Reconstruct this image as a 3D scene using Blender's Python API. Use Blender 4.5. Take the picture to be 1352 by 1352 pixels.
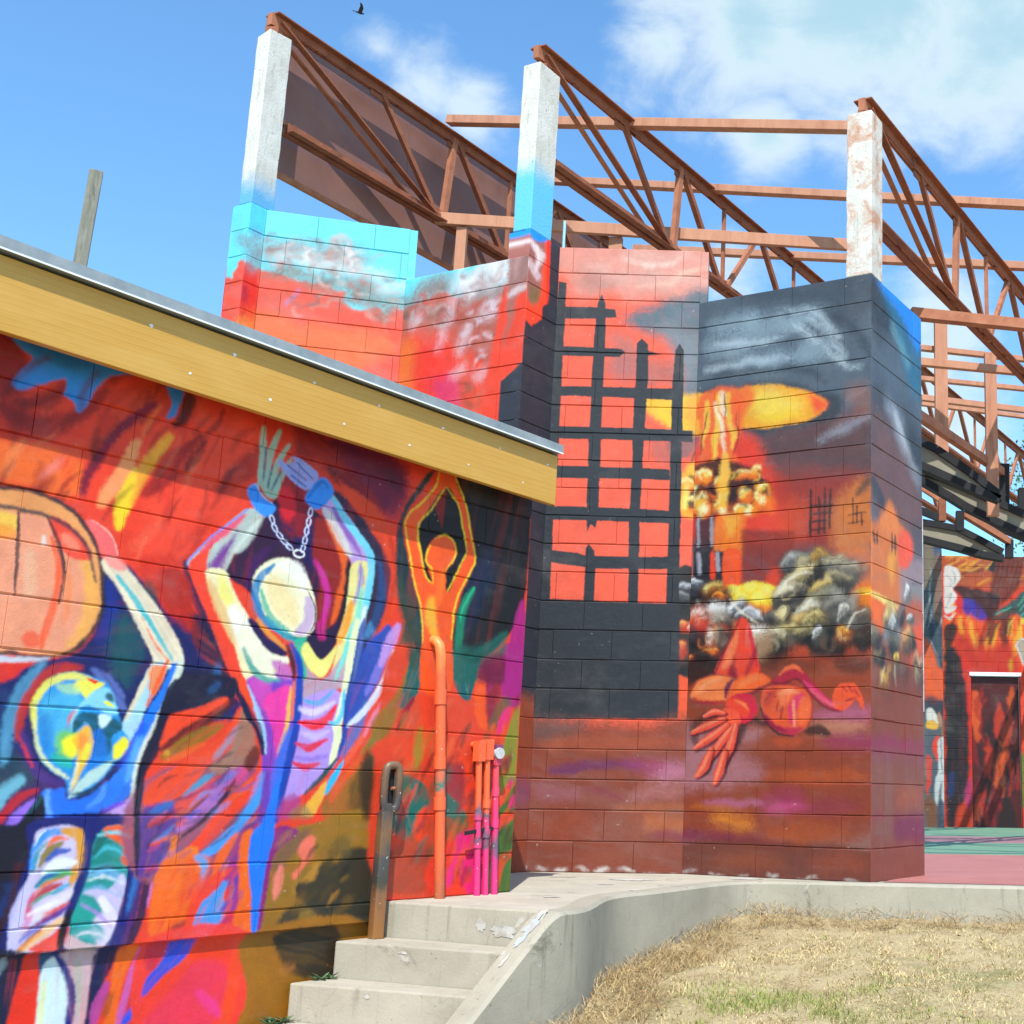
import bpy, bmesh, math, random
import numpy as np
from mathutils import Vector, Matrix

for o in list(bpy.data.objects):
    bpy.data.objects.remove(o)
SC = bpy.context.scene
COL = SC.collection

# ------------------------------------------------------------------ camera
cam_d = bpy.data.cameras.new('camera')
cam = bpy.data.objects.new('camera', cam_d)
COL.objects.link(cam)
SC.camera = cam
cam_d.sensor_width = 36.0
cam_d.lens = 45.7153
cam_d.shift_x = -0.26456
cam_d.shift_y = 0.00003
cam_d.clip_start = 0.05
cam_d.clip_end = 2000.0
cam.matrix_world = Matrix(((0.999869, -0.016198, 0.000000, 0.000000), (-0.003448, -0.212812, -0.977087, 0.000000), (0.015827, 0.976959, -0.212840, 0.526900), (0.000000, 0.000000, 0.000000, 1.000000)))

# ------------------------------------------------------------------ sky and sun
SUN_EL = math.radians(54.0)
SUN_TO = Vector((0.105, -1.0, 0.0)).normalized()       # horizontal direction towards the sun (behind the viewer)
world = bpy.data.worlds.new('World')
SC.world = world
world.use_nodes = True
wn, wl = world.node_tree.nodes, world.node_tree.links
wn.clear()
sky = wn.new('ShaderNodeTexSky')
sky.sky_type = 'NISHITA'
sky.sun_disc = False
sky.sun_elevation = SUN_EL
sky.sun_rotation = math.atan2(SUN_TO.x, SUN_TO.y)
sky.altitude = 150.0
sky.air_density = 1.0
sky.dust_density = 0.6
sky.ozone_density = 3.0
wout = wn.new('ShaderNodeOutputWorld')
bg = wn.new('ShaderNodeBackground')
bg.inputs['Strength'].default_value = 0.145
wl.new(bg.outputs[0], wout.inputs[0])

def wmath(op, a, b=None, clamp=False):
    n = wn.new('ShaderNodeMath'); n.operation = op; n.use_clamp = clamp
    for i, v in enumerate((a, b)):
        if v is None: continue
        if isinstance(v, (int, float)): n.inputs[i].default_value = v
        else: wl.new(v, n.inputs[i])
    return n.outputs[0]

tc = wn.new('ShaderNodeTexCoord')
def wnoise(scale, detail, rough, dist, off):
    mp = wn.new('ShaderNodeMapping'); mp.inputs['Location'].default_value = off
    mp.inputs['Scale'].default_value = (1, 1, 1.6)
    wl.new(tc.outputs['Generated'], mp.inputs[0])
    n = wn.new('ShaderNodeTexNoise'); n.inputs['Scale'].default_value = scale
    n.inputs['Detail'].default_value = detail; n.inputs['Roughness'].default_value = rough
    n.inputs['Distortion'].default_value = dist
    wl.new(mp.outputs[0], n.inputs['Vector'])
    return n.outputs['Fac']
fine = wnoise(9.0, 8, 0.62, 0.35, (3.1, 1.7, 0.4))
broad = wnoise(2.3, 5, 0.55, 0.2, (7.3, 2.2, 5.1))
# cumulus banks hang in a few parts of the sky: direction of each, angular size, weight
CLOUDS = [((0.0568, 0.8265, 0.5600), 0.15, 1.25), ((-0.0350, 0.8365, 0.5468), 0.11, 1.05), ((0.1433, 0.8297, 0.5396), 0.13, 1.1), ((-0.0894, 0.8451, 0.5271), 0.06, 0.85), ((-0.0178, 0.8783, 0.4778), 0.055, 0.95), ((-0.2583, 0.8341, 0.4874), 0.05, 0.62), ((-0.2291, 0.8504, 0.4737), 0.045, 0.6), ((-0.2860, 0.8147, 0.5045), 0.03, 0.5), ((0.1156, 0.9281, 0.3540), 0.06, 1), ((0.0943, 0.9456, 0.3115), 0.06, 1), ((0.1293, 0.9519, 0.2779), 0.07, 0.9), ((-0.0451, 0.9217, 0.3852), 0.035, 0.5), ((0.7605, 0.4056, 0.5070), 0.3, 0.9), ((-0.8653, -0.2036, 0.4581), 0.25, 0.8), ((0.1990, -0.8955, 0.3980), 0.28, 0.8), ((-0.5025, -0.7035, 0.5025), 0.2, 0.8), ((0.8900, -0.3461, 0.2967), 0.25, 0.8), ((-0.9671, 0.1527, 0.2036), 0.2, 0.7)]
mask = None
for (dx, dy, dz), size, weight in CLOUDS:
    dn = wn.new('ShaderNodeVectorMath'); dn.operation = 'DISTANCE'
    wl.new(tc.outputs['Generated'], dn.inputs[0]); dn.inputs[1].default_value = (dx, dy, dz)
    f = wmath('MULTIPLY', wmath('SUBTRACT', 1.0, wmath('DIVIDE', dn.outputs['Value'], size)), weight)
    f = wmath('MAXIMUM', f, -0.35)
    mask = f if mask is None else wmath('MAXIMUM', mask, f)
dens = wmath('ADD', mask, wmath('MULTIPLY', wmath('SUBTRACT', fine, 0.5), 1.7))
dens = wmath('ADD', dens, wmath('MULTIPLY', wmath('SUBTRACT', broad, 0.55), 0.55))
cover = wn.new('ShaderNodeMapRange'); cover.interpolation_type = 'SMOOTHSTEP'
cover.inputs['From Min'].default_value = 0.0; cover.inputs['From Max'].default_value = 0.75
wl.new(dens, cover.inputs['Value'])
thick = wn.new('ShaderNodeMapRange'); thick.interpolation_type = 'SMOOTHSTEP'
thick.inputs['From Min'].default_value = 0.35; thick.inputs['From Max'].default_value = 1.1
wl.new(dens, thick.inputs['Value'])
ccol = wn.new('ShaderNodeMix'); ccol.data_type = 'RGBA'
ccol.inputs['A'].default_value = (4.5, 5.15, 5.4, 1); ccol.inputs['B'].default_value = (2.5, 3.85, 4.5, 1)
wl.new(thick.outputs[0], ccol.inputs['Factor'])
tint = wn.new('ShaderNodeMix'); tint.data_type = 'RGBA'; tint.blend_type = 'MULTIPLY'
tint.inputs['Factor'].default_value = 1.0; tint.inputs['B'].default_value = (.94, 1.33, 1.47, 1)
wl.new(sky.outputs[0], tint.inputs['A'])
cmix = wn.new('ShaderNodeMix'); cmix.data_type = 'RGBA'
wl.new(wmath('MULTIPLY', cover.outputs[0], 0.93), cmix.inputs['Factor'])
wl.new(tint.outputs['Result'], cmix.inputs['A']); wl.new(ccol.outputs['Result'], cmix.inputs['B'])
wl.new(cmix.outputs['Result'], bg.inputs['Color'])

sun_d = bpy.data.lights.new('sun', 'SUN')
sun_d.energy = 4.6
sun_d.angle = math.radians(0.53)
sun_d.color = (1.0, 0.955, 0.88)
sun = bpy.data.objects.new('sun', sun_d)
COL.objects.link(sun)
to_sun = (SUN_TO * math.cos(SUN_EL) + Vector((0, 0, math.sin(SUN_EL)))).normalized()
sun.rotation_euler = to_sun.to_track_quat('Z', 'Y').to_euler()
sun.location = (0, -4, 12)

SC.cycles.max_bounces = 5
SC.cycles.diffuse_bounces = 3
world.cycles.sampling_method = 'MANUAL'
world.cycles.sample_map_resolution = 512
vs = SC.view_settings
SC.display_settings.display_device = 'sRGB'
vs.view_transform = 'Standard'; vs.look = 'None'; vs.exposure = 0.45; vs.gamma = 1.0; vs.use_curve_mapping = False

# ------------------------------------------------------------------ helpers
rng = random.Random(11)
def tag(o, label=None, cat=None, group=None, kind=None):
    if label: o['label'] = label
    if cat: o['category'] = cat
    if group: o['group'] = group
    if kind: o['kind'] = kind
    return o
def empty(name, loc=(0, 0, 0), rz=0.0, parent=None):
    o = bpy.data.objects.new(name, None); COL.objects.link(o)
    o.location = loc; o.rotation_euler = (0, 0, rz); o.empty_display_size = 0.2
    if parent: o.parent = parent
    return o
def link(name, me, mat=None, parent=None, loc=None, rz=None):
    o = bpy.data.objects.new(name, me); COL.objects.link(o)
    if mat is not None and len(me.materials) == 0: me.materials.append(mat)
    if parent: o.parent = parent
    if loc is not None: o.location = loc
    if rz is not None: o.rotation_euler = (0, 0, rz)
    return o
class MB:
    """collects shapes into one mesh"""
    def __init__(s): s.v = []; s.f = []; s.m = []; s.sm = []
    def add(s, vs_, fs, mi=0, smooth=False):
        n = len(s.v); s.v += [tuple(p) for p in vs_]
        for f in fs: s.f.append([i + n for i in f]); s.m.append(mi); s.sm.append(smooth)
        return s
    def box(s, a, b, mi=0):
        (x0, y0, z0), (x1, y1, z1) = a, b
        vs_ = [(x0,y0,z0),(x1,y0,z0),(x1,y1,z0),(x0,y1,z0),(x0,y0,z1),(x1,y0,z1),(x1,y1,z1),(x0,y1,z1)]
        return s.add(vs_, [(0,3,2,1),(4,5,6,7),(0,1,5,4),(1,2,6,5),(2,3,7,6),(3,0,4,7)], mi)
    def bar(s, p, q, w, h, up=(0, 0, 1), mi=0, off=(0, 0)):
        """rectangular bar from p to q; w across, h along up"""
        p, q, up = Vector(p), Vector(q), Vector(up)
        d = (q - p).normalized(); side = d.cross(up)
        if side.length < 1e-4: side = d.cross(Vector((1, 0, 0)))
        side.normalize(); u2 = side.cross(d).normalized()
        p = p + side * off[0] + u2 * off[1]; q = q + side * off[0] + u2 * off[1]
        vs_ = []
        for c in (p, q):
            for i, j in ((-1,-1),(1,-1),(1,1),(-1,1)): vs_.append(c + side * (i * w / 2) + u2 * (j * h / 2))
        return s.add(vs_, [(0,1,2,3),(7,6,5,4),(0,4,5,1),(1,5,6,2),(2,6,7,3),(3,7,4,0)], mi)
    def tube(s, pts, r, n=12, mi=0, caps=True, closed=False):
        pts = [Vector(p) for p in pts]; m = len(pts)
        rr = r if hasattr(r, '__len__') else [r] * m
        rings = []; prev = None
        for i, p in enumerate(pts):
            if closed: t = (pts[(i + 1) % m] - pts[i - 1]).normalized()
            else: t = (pts[min(i + 1, m - 1)] - pts[max(i - 1, 0)]).normalized()
            if prev is None:
                a = Vector((0, 0, 1)) if abs(t.z) < .9 else Vector((1, 0, 0))
                x = t.cross(a).normalized()
            else:
                x = (prev - t * prev.dot(t)).normalized()
            prev = x; y = t.cross(x)
            rings.append([p + (x * math.cos(2*math.pi*k/n) + y * math.sin(2*math.pi*k/n)) * rr[i] for k in range(n)])
        vs_ = [v for rg in rings for v in rg]; fs = []
        for i in range(m if closed else m - 1):
            j = (i + 1) % m
            for k in range(n):
                fs.append((i*n+k, i*n+(k+1)%n, j*n+(k+1)%n, j*n+k))
        s.add(vs_, fs, mi, True)
        if caps and not closed:
            s.add(rings[0], [tuple(range(n))[::-1]], mi); s.add(rings[-1], [tuple(range(n))], mi)
        return s
    def prism(s, poly, z0, z1, mi=0):
        n = len(poly); vs_ = [(x, y, z0) for x, y in poly] + [(x, y, z1) for x, y in poly]
        fs = [tuple(range(n))[::-1], tuple(range(n, 2*n))] + [(i, (i+1)%n, n+(i+1)%n, n+i) for i in range(n)]
        return s.add(vs_, fs, mi)
    def mesh(s, name, mats=(), bevel=0.0):
        me = bpy.data.meshes.new(name); me.from_pydata(s.v, [], s.f)
        me.polygons.foreach_set('material_index', s.m); me.polygons.foreach_set('use_smooth', s.sm)
        for m in mats: me.materials.append(m)
        bm = bmesh.new(); bm.from_mesh(me)
        if bevel:
            bmesh.ops.remove_doubles(bm, verts=bm.verts, dist=1e-6)
        bmesh.ops.recalc_face_normals(bm, faces=bm.faces)
        if bevel:
            es = [e for e in bm.edges if len(e.link_faces) == 2 and e.calc_face_angle(0) > .5]
            bmesh.ops.bevel(bm, geom=es, offset=bevel, segments=2, affect='EDGES', profile=.6)
        bm.to_mesh(me); bm.free(); me.update()
        return me
    def build(s, name, mat, parent=None, bevel=0.0, loc=None, rz=None):
        mats = mat if isinstance(mat, (list, tuple)) else [mat]
        return link(name, s.mesh(name, mats, bevel), None, parent, loc, rz)

# ------------------------------------------------------------------ materials
def nodes(name):
    m = bpy.data.materials.new(name); m.use_nodes = True
    n, l = m.node_tree.nodes, m.node_tree.links
    n.clear()
    out = n.new('ShaderNodeOutputMaterial'); b = n.new('ShaderNodeBsdfPrincipled')
    l.new(b.outputs[0], out.inputs[0])
    return m, n, l, b
def tex_noise(n, l, vec, scale, detail=4, rough=.55, dist=0.):
    t = n.new('ShaderNodeTexNoise'); t.inputs['Scale'].default_value = scale
    t.inputs['Detail'].default_value = detail; t.inputs['Roughness'].default_value = rough; t.inputs['Distortion'].default_value = dist
    if vec is not None: l.new(vec, t.inputs['Vector'])
    return t.outputs['Fac']
def ramp(n, l, fac, stops):
    r = n.new('ShaderNodeValToRGB'); e = r.color_ramp.elements
    while len(e) < len(stops): e.new(.5)
    for i, (p, c) in enumerate(stops): e[i].position = p; e[i].color = (*c, 1)
    l.new(fac, r.inputs[0]); return r.outputs['Color']
def rng_map(n, l, v, a, b, c=0., d=1.):
    r = n.new('ShaderNodeMapRange'); r.interpolation_type = 'SMOOTHSTEP'
    for k, x in zip(('From Min', 'From Max', 'To Min', 'To Max'), (a, b, c, d)): r.inputs[k].default_value = x
    l.new(v, r.inputs['Value']); return r.outputs[0]
def mixc(n, l, fac, a, b, blend='MIX'):
    m = n.new('ShaderNodeMix'); m.data_type = 'RGBA'; m.blend_type = blend
    for k, v in (('Factor', fac), ('A', a), ('B', b)):
        if isinstance(v, (int, float)): m.inputs[k].default_value = v
        elif isinstance(v, tuple): m.inputs[k].default_value = (*v, 1)
        else: l.new(v, m.inputs[k])
    return m.outputs['Result']
def bump(n, l, b, h, strength, dist=.01):
    k = n.new('ShaderNodeBump'); k.inputs['Strength'].default_value = strength; k.inputs['Distance'].default_value = dist
    l.new(h, k.inputs['Height']); l.new(k.outputs[0], b.inputs['Normal'])
def objvec(n, l, scale=(1, 1, 1), ob=None):
    t = n.new('ShaderNodeTexCoord'); m = n.new('ShaderNodeMapping'); m.inputs['Scale'].default_value = scale
    if ob: t.object = ob
    l.new(t.outputs['Object'], m.inputs[0]); return m.outputs[0]
def geovec(n, l, scale=(1, 1, 1)):
    t = n.new('ShaderNodeNewGeometry'); m = n.new('ShaderNodeMapping'); m.inputs['Scale'].default_value = scale
    l.new(t.outputs['Position'], m.inputs[0]); return m.outputs[0]
def plain(name, c1, c2, scale=8., rough=.6, bscale=60., bstr=.2, metal=0., stretch=(1, 1, 1), spots=None, c3=None, d3=(.55, .7)):
    """two-tone weathered surface, optional third tone in patches and small spots"""
    m, n, l, b = nodes(name)
    v = geovec(n, l, stretch)
    col = ramp(n, l, tex_noise(n, l, v, scale, 6, .6, .2), [(.32, c1), (.68, c2)])
    if c3: col = mixc(n, l, rng_map(n, l, tex_noise(n, l, v, scale * .37, 7, .68, .5), d3[0], d3[1]), col, c3)
    if spots: col = mixc(n, l, rng_map(n, l, tex_noise(n, l, v, scale * 6, 3, .5), .70, .74), col, spots)
    l.new(col, b.inputs['Base Color'])
    b.inputs['Roughness'].default_value = rough; b.inputs['Metallic'].default_value = metal
    if bstr: bump(n, l, b, tex_noise(n, l, v, bscale, 5, .6), bstr, .004)
    return m

M = {}
M['rust'] = plain('rust_steel_lit', (.30, .10, .045), (.42, .165, .085), 7, .8, 90, .35, c3=(.19, .065, .03), spots=(.5, .26, .15))  # rusty steel in a lighter tone, as the sunlit truss members look
M['rust_shade'] = plain('rust_steel_shaded', (.20, .062, .028), (.30, .10, .046), 8, .85, 90, .35, c3=(.11, .04, .022), spots=(.42, .20, .11))  # same rusty steel, with the shade on truss members put into the colour
M['panel'] = plain('brown_sheet_steel', (.20, .098, .080), (.25, .125, .10), 3, .5, 40, .1, c3=(.17, .08, .066))
M['timber'] = plain('stained_timber', (.40, .17, .095), (.50, .24, .14), 4, .75, 60, .3, stretch=(3, 3, .6), c3=(.33, .13, .07))
M['fascia'] = None
M['grey_timber'] = plain('weathered_grey_timber', (.13, .13, .10), (.24, .235, .19), 14, .9, 50, .6, stretch=(4, 4, .5), c3=(.07, .075, .06))
M['galv'] = plain('galvanised_flashing', (.21, .25, .275), (.31, .35, .375), 9, .6, 80, .1, metal=.2, c3=(.17, .19, .2))
M['white_metal'] = plain('white_painted_metal', (.70, .74, .78), (.80, .82, .84), 10, .4, 60, .05)
M['black'] = plain('black_painted_steel', (.006, .0065, .008), (.014, .014, .016), 9, .85, 60, .15)
M['beige'] = plain('beige_panel', (.21, .19, .135), (.26, .235, .17), 4, .75, 40, .15)
M['roof'] = plain('grey_roofing', (.12, .12, .12), (.2, .2, .2), 5, .9, 40, .4)
M['red_floor'] = plain('red_floor_paint', (.34, .12, .105), (.40, .155, .13), 2.2, .6, 60, .15, c3=(.44, .24, .2), d3=(.6, .75), spots=(.6, .5, .45))
M['green_floor'] = plain('green_floor_paint', (.10, .215, .135), (.135, .265, .165), 2.2, .7, 60, .15, c3=(.17, .24, .17), spots=(.3, .34, .3))
M['mauve_floor'] = plain('mauve_floor_paint', (.24, .12, .13), (.30, .16, .16), 2.2, .6, 60, .15)
M['bird'] = plain('dark_feathers', (.01, .01, .012), (.03, .028, .03), 60, .8, 200, .1)
M['galvrod'] = plain('blue_painted_rod', (.25, .50, .62), (.32, .58, .70), 30, .5, 60, .1)

def concrete(name, base, stain, streak=True, splash=0., grime=.75):
    m, n, l, b = nodes(name)
    v = geovec(n, l)
    c = tuple(x * 1.12 for x in base); d = tuple(x * .86 for x in base)
    col = ramp(n, l, tex_noise(n, l, v, 3.2, 8, .65, .3), [(.3, d), (.7, c)])
    col = mixc(n, l, rng_map(n, l, tex_noise(n, l, v, 1.1, 6, .7, .6), .52, .72, 0, .6), col, stain)
    if streak:
        v2 = geovec(n, l, (11, 11, .9))
        col = mixc(n, l, rng_map(n, l, tex_noise(n, l, v2, 2.0, 5, .6, .2), .57, .74, 0, .5), col, tuple(x * .62 for x in stain))
    col = mixc(n, l, rng_map(n, l, tex_noise(n, l, v, 2.4, 9, .78, 1.1), .56, .66, 0, grime), col, tuple(x * .62 for x in stain))
    ck = n.new('ShaderNodeTexVoronoi'); ck.feature = 'DISTANCE_TO_EDGE'; ck.inputs['Scale'].default_value = .75
    wv = n.new('ShaderNodeVectorMath'); wv.operation = 'ADD'; l.new(v, wv.inputs[0])
    nw = n.new('ShaderNodeTexNoise'); nw.inputs['Scale'].default_value = 5; nw.inputs['Detail'].default_value = 6; l.new(v, nw.inputs['Vector'])
    sc_ = n.new('ShaderNodeVectorMath'); sc_.operation = 'SCALE'; sc_.inputs['Scale'].default_value = .35; l.new(nw.outputs['Color'], sc_.inputs[0]); l.new(sc_.outputs[0], wv.inputs[1]); l.new(wv.outputs[0], ck.inputs['Vector'])
    col = mixc(n, l, rng_map(n, l, ck.outputs['Distance'], .0006, .003, .12, 0), col, (.10, .09, .075))
    pits = rng_map(n, l, tex_noise(n, l, v, 42, 2, .5), .70, .76, 0, .6)
    col = mixc(n, l, pits, col, (.09, .085, .075))
    if splash:
        col = mixc(n, l, rng_map(n, l, tex_noise(n, l, v, 7.5, 5, .62, .7), .66, .70, 0, splash), col, (.78, .77, .74))
    l.new(col, b.inputs['Base Color'])
    b.inputs['Roughness'].default_value = .85
    bump(n, l, b, tex_noise(n, l, v, 70, 6, .7), .35, .006)
    return m
M['landing'] = concrete('landing_concrete', (.415, .38, .30), (.35, .315, .245), False, .35)
M['steps'] = concrete('step_concrete', (.395, .36, .28), (.32, .285, .215), True, .25)
M['curb'] = concrete('curb_concrete', (.335, .305, .235), (.235, .21, .155), True, .15)
M['foundation'] = concrete('foundation', (.3, .28, .24), (.2, .2, .18))

def column_mat(name, rusty, blue_z, blue):
    m, n, l, b = nodes(name)
    v = geovec(n, l)
    col = ramp(n, l, tex_noise(n, l, v, 6, 8, .65, .3), [(.3, (.50, .49, .43)), (.65, (.64, .635, .59))])
    col = mixc(n, l, rng_map(n, l, tex_noise(n, l, geovec(n, l, (9, 9, 1.6)), 2.2, 6, .7, .4), .53, .70, 0, .7), col, (.34, .33, .26))
    col = mixc(n, l, rng_map(n, l, tex_noise(n, l, v, 34, 3, .6), .66, .72, 0, .8), col, (.16, .15, .12))
    if rusty: col = mixc(n, l, rng_map(n, l, tex_noise(n, l, v, 4.6, 8, .75, .8), .45, .66, 0, .85), col, (.46, .19, .09))
    if blue_z is not None:
        sx = n.new('ShaderNodeSeparateXYZ'); g = n.new('ShaderNodeNewGeometry'); l.new(g.outputs['Position'], sx.inputs[0])
        ad = n.new('ShaderNodeMath'); ad.operation = 'MULTIPLY_ADD'; l.new(tex_noise(n, l, v, 9, 5, .6), ad.inputs[0]); ad.inputs[1].default_value = -.18
        l.new(sx.outputs['Z'], ad.inputs[2])
        col = mixc(n, l, rng_map(n, l, ad.outputs[0], blue_z - .24, blue_z, 1, 0), col, blue)
    l.new(col, b.inputs['Base Color']); b.inputs['Roughness'].default_value = .85
    bump(n, l, b, tex_noise(n, l, v, 55, 6, .7), .5, .008)
    return m

def fascia_mat():
    m, n, l, b = nodes('pine_fascia')
    v = objvec(n, l, (.12, 1, 1))
    w = n.new('ShaderNodeTexWave'); w.wave_type = 'RINGS'; w.rings_direction = 'X'
    w.inputs['Scale'].default_value = 12; w.inputs['Distortion'].default_value = 4; w.inputs['Detail'].default_value = 3; w.inputs['Detail Scale'].default_value = 1.4
    l.new(v, w.inputs['Vector'])
    col = ramp(n, l, w.outputs['Fac'], [(.1, (.51, .275, .042)), (.6, (.535, .295, .050)), (.95, (.485, .255, .036))])
    col = mixc(n, l, rng_map(n, l, tex_noise(n, l, objvec(n, l, (1.2, 3, 5)), 1.4, 5, .6, .3), .45, .7, 0, .5), col, (.58, .345, .085))
    l.new(col, b.inputs['Base Color']); b.inputs['Roughness'].default_value = .5
    bump(n, l, b, w.outputs['Fac'], .05, .003)
    return m
M['fascia'] = fascia_mat()

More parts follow.
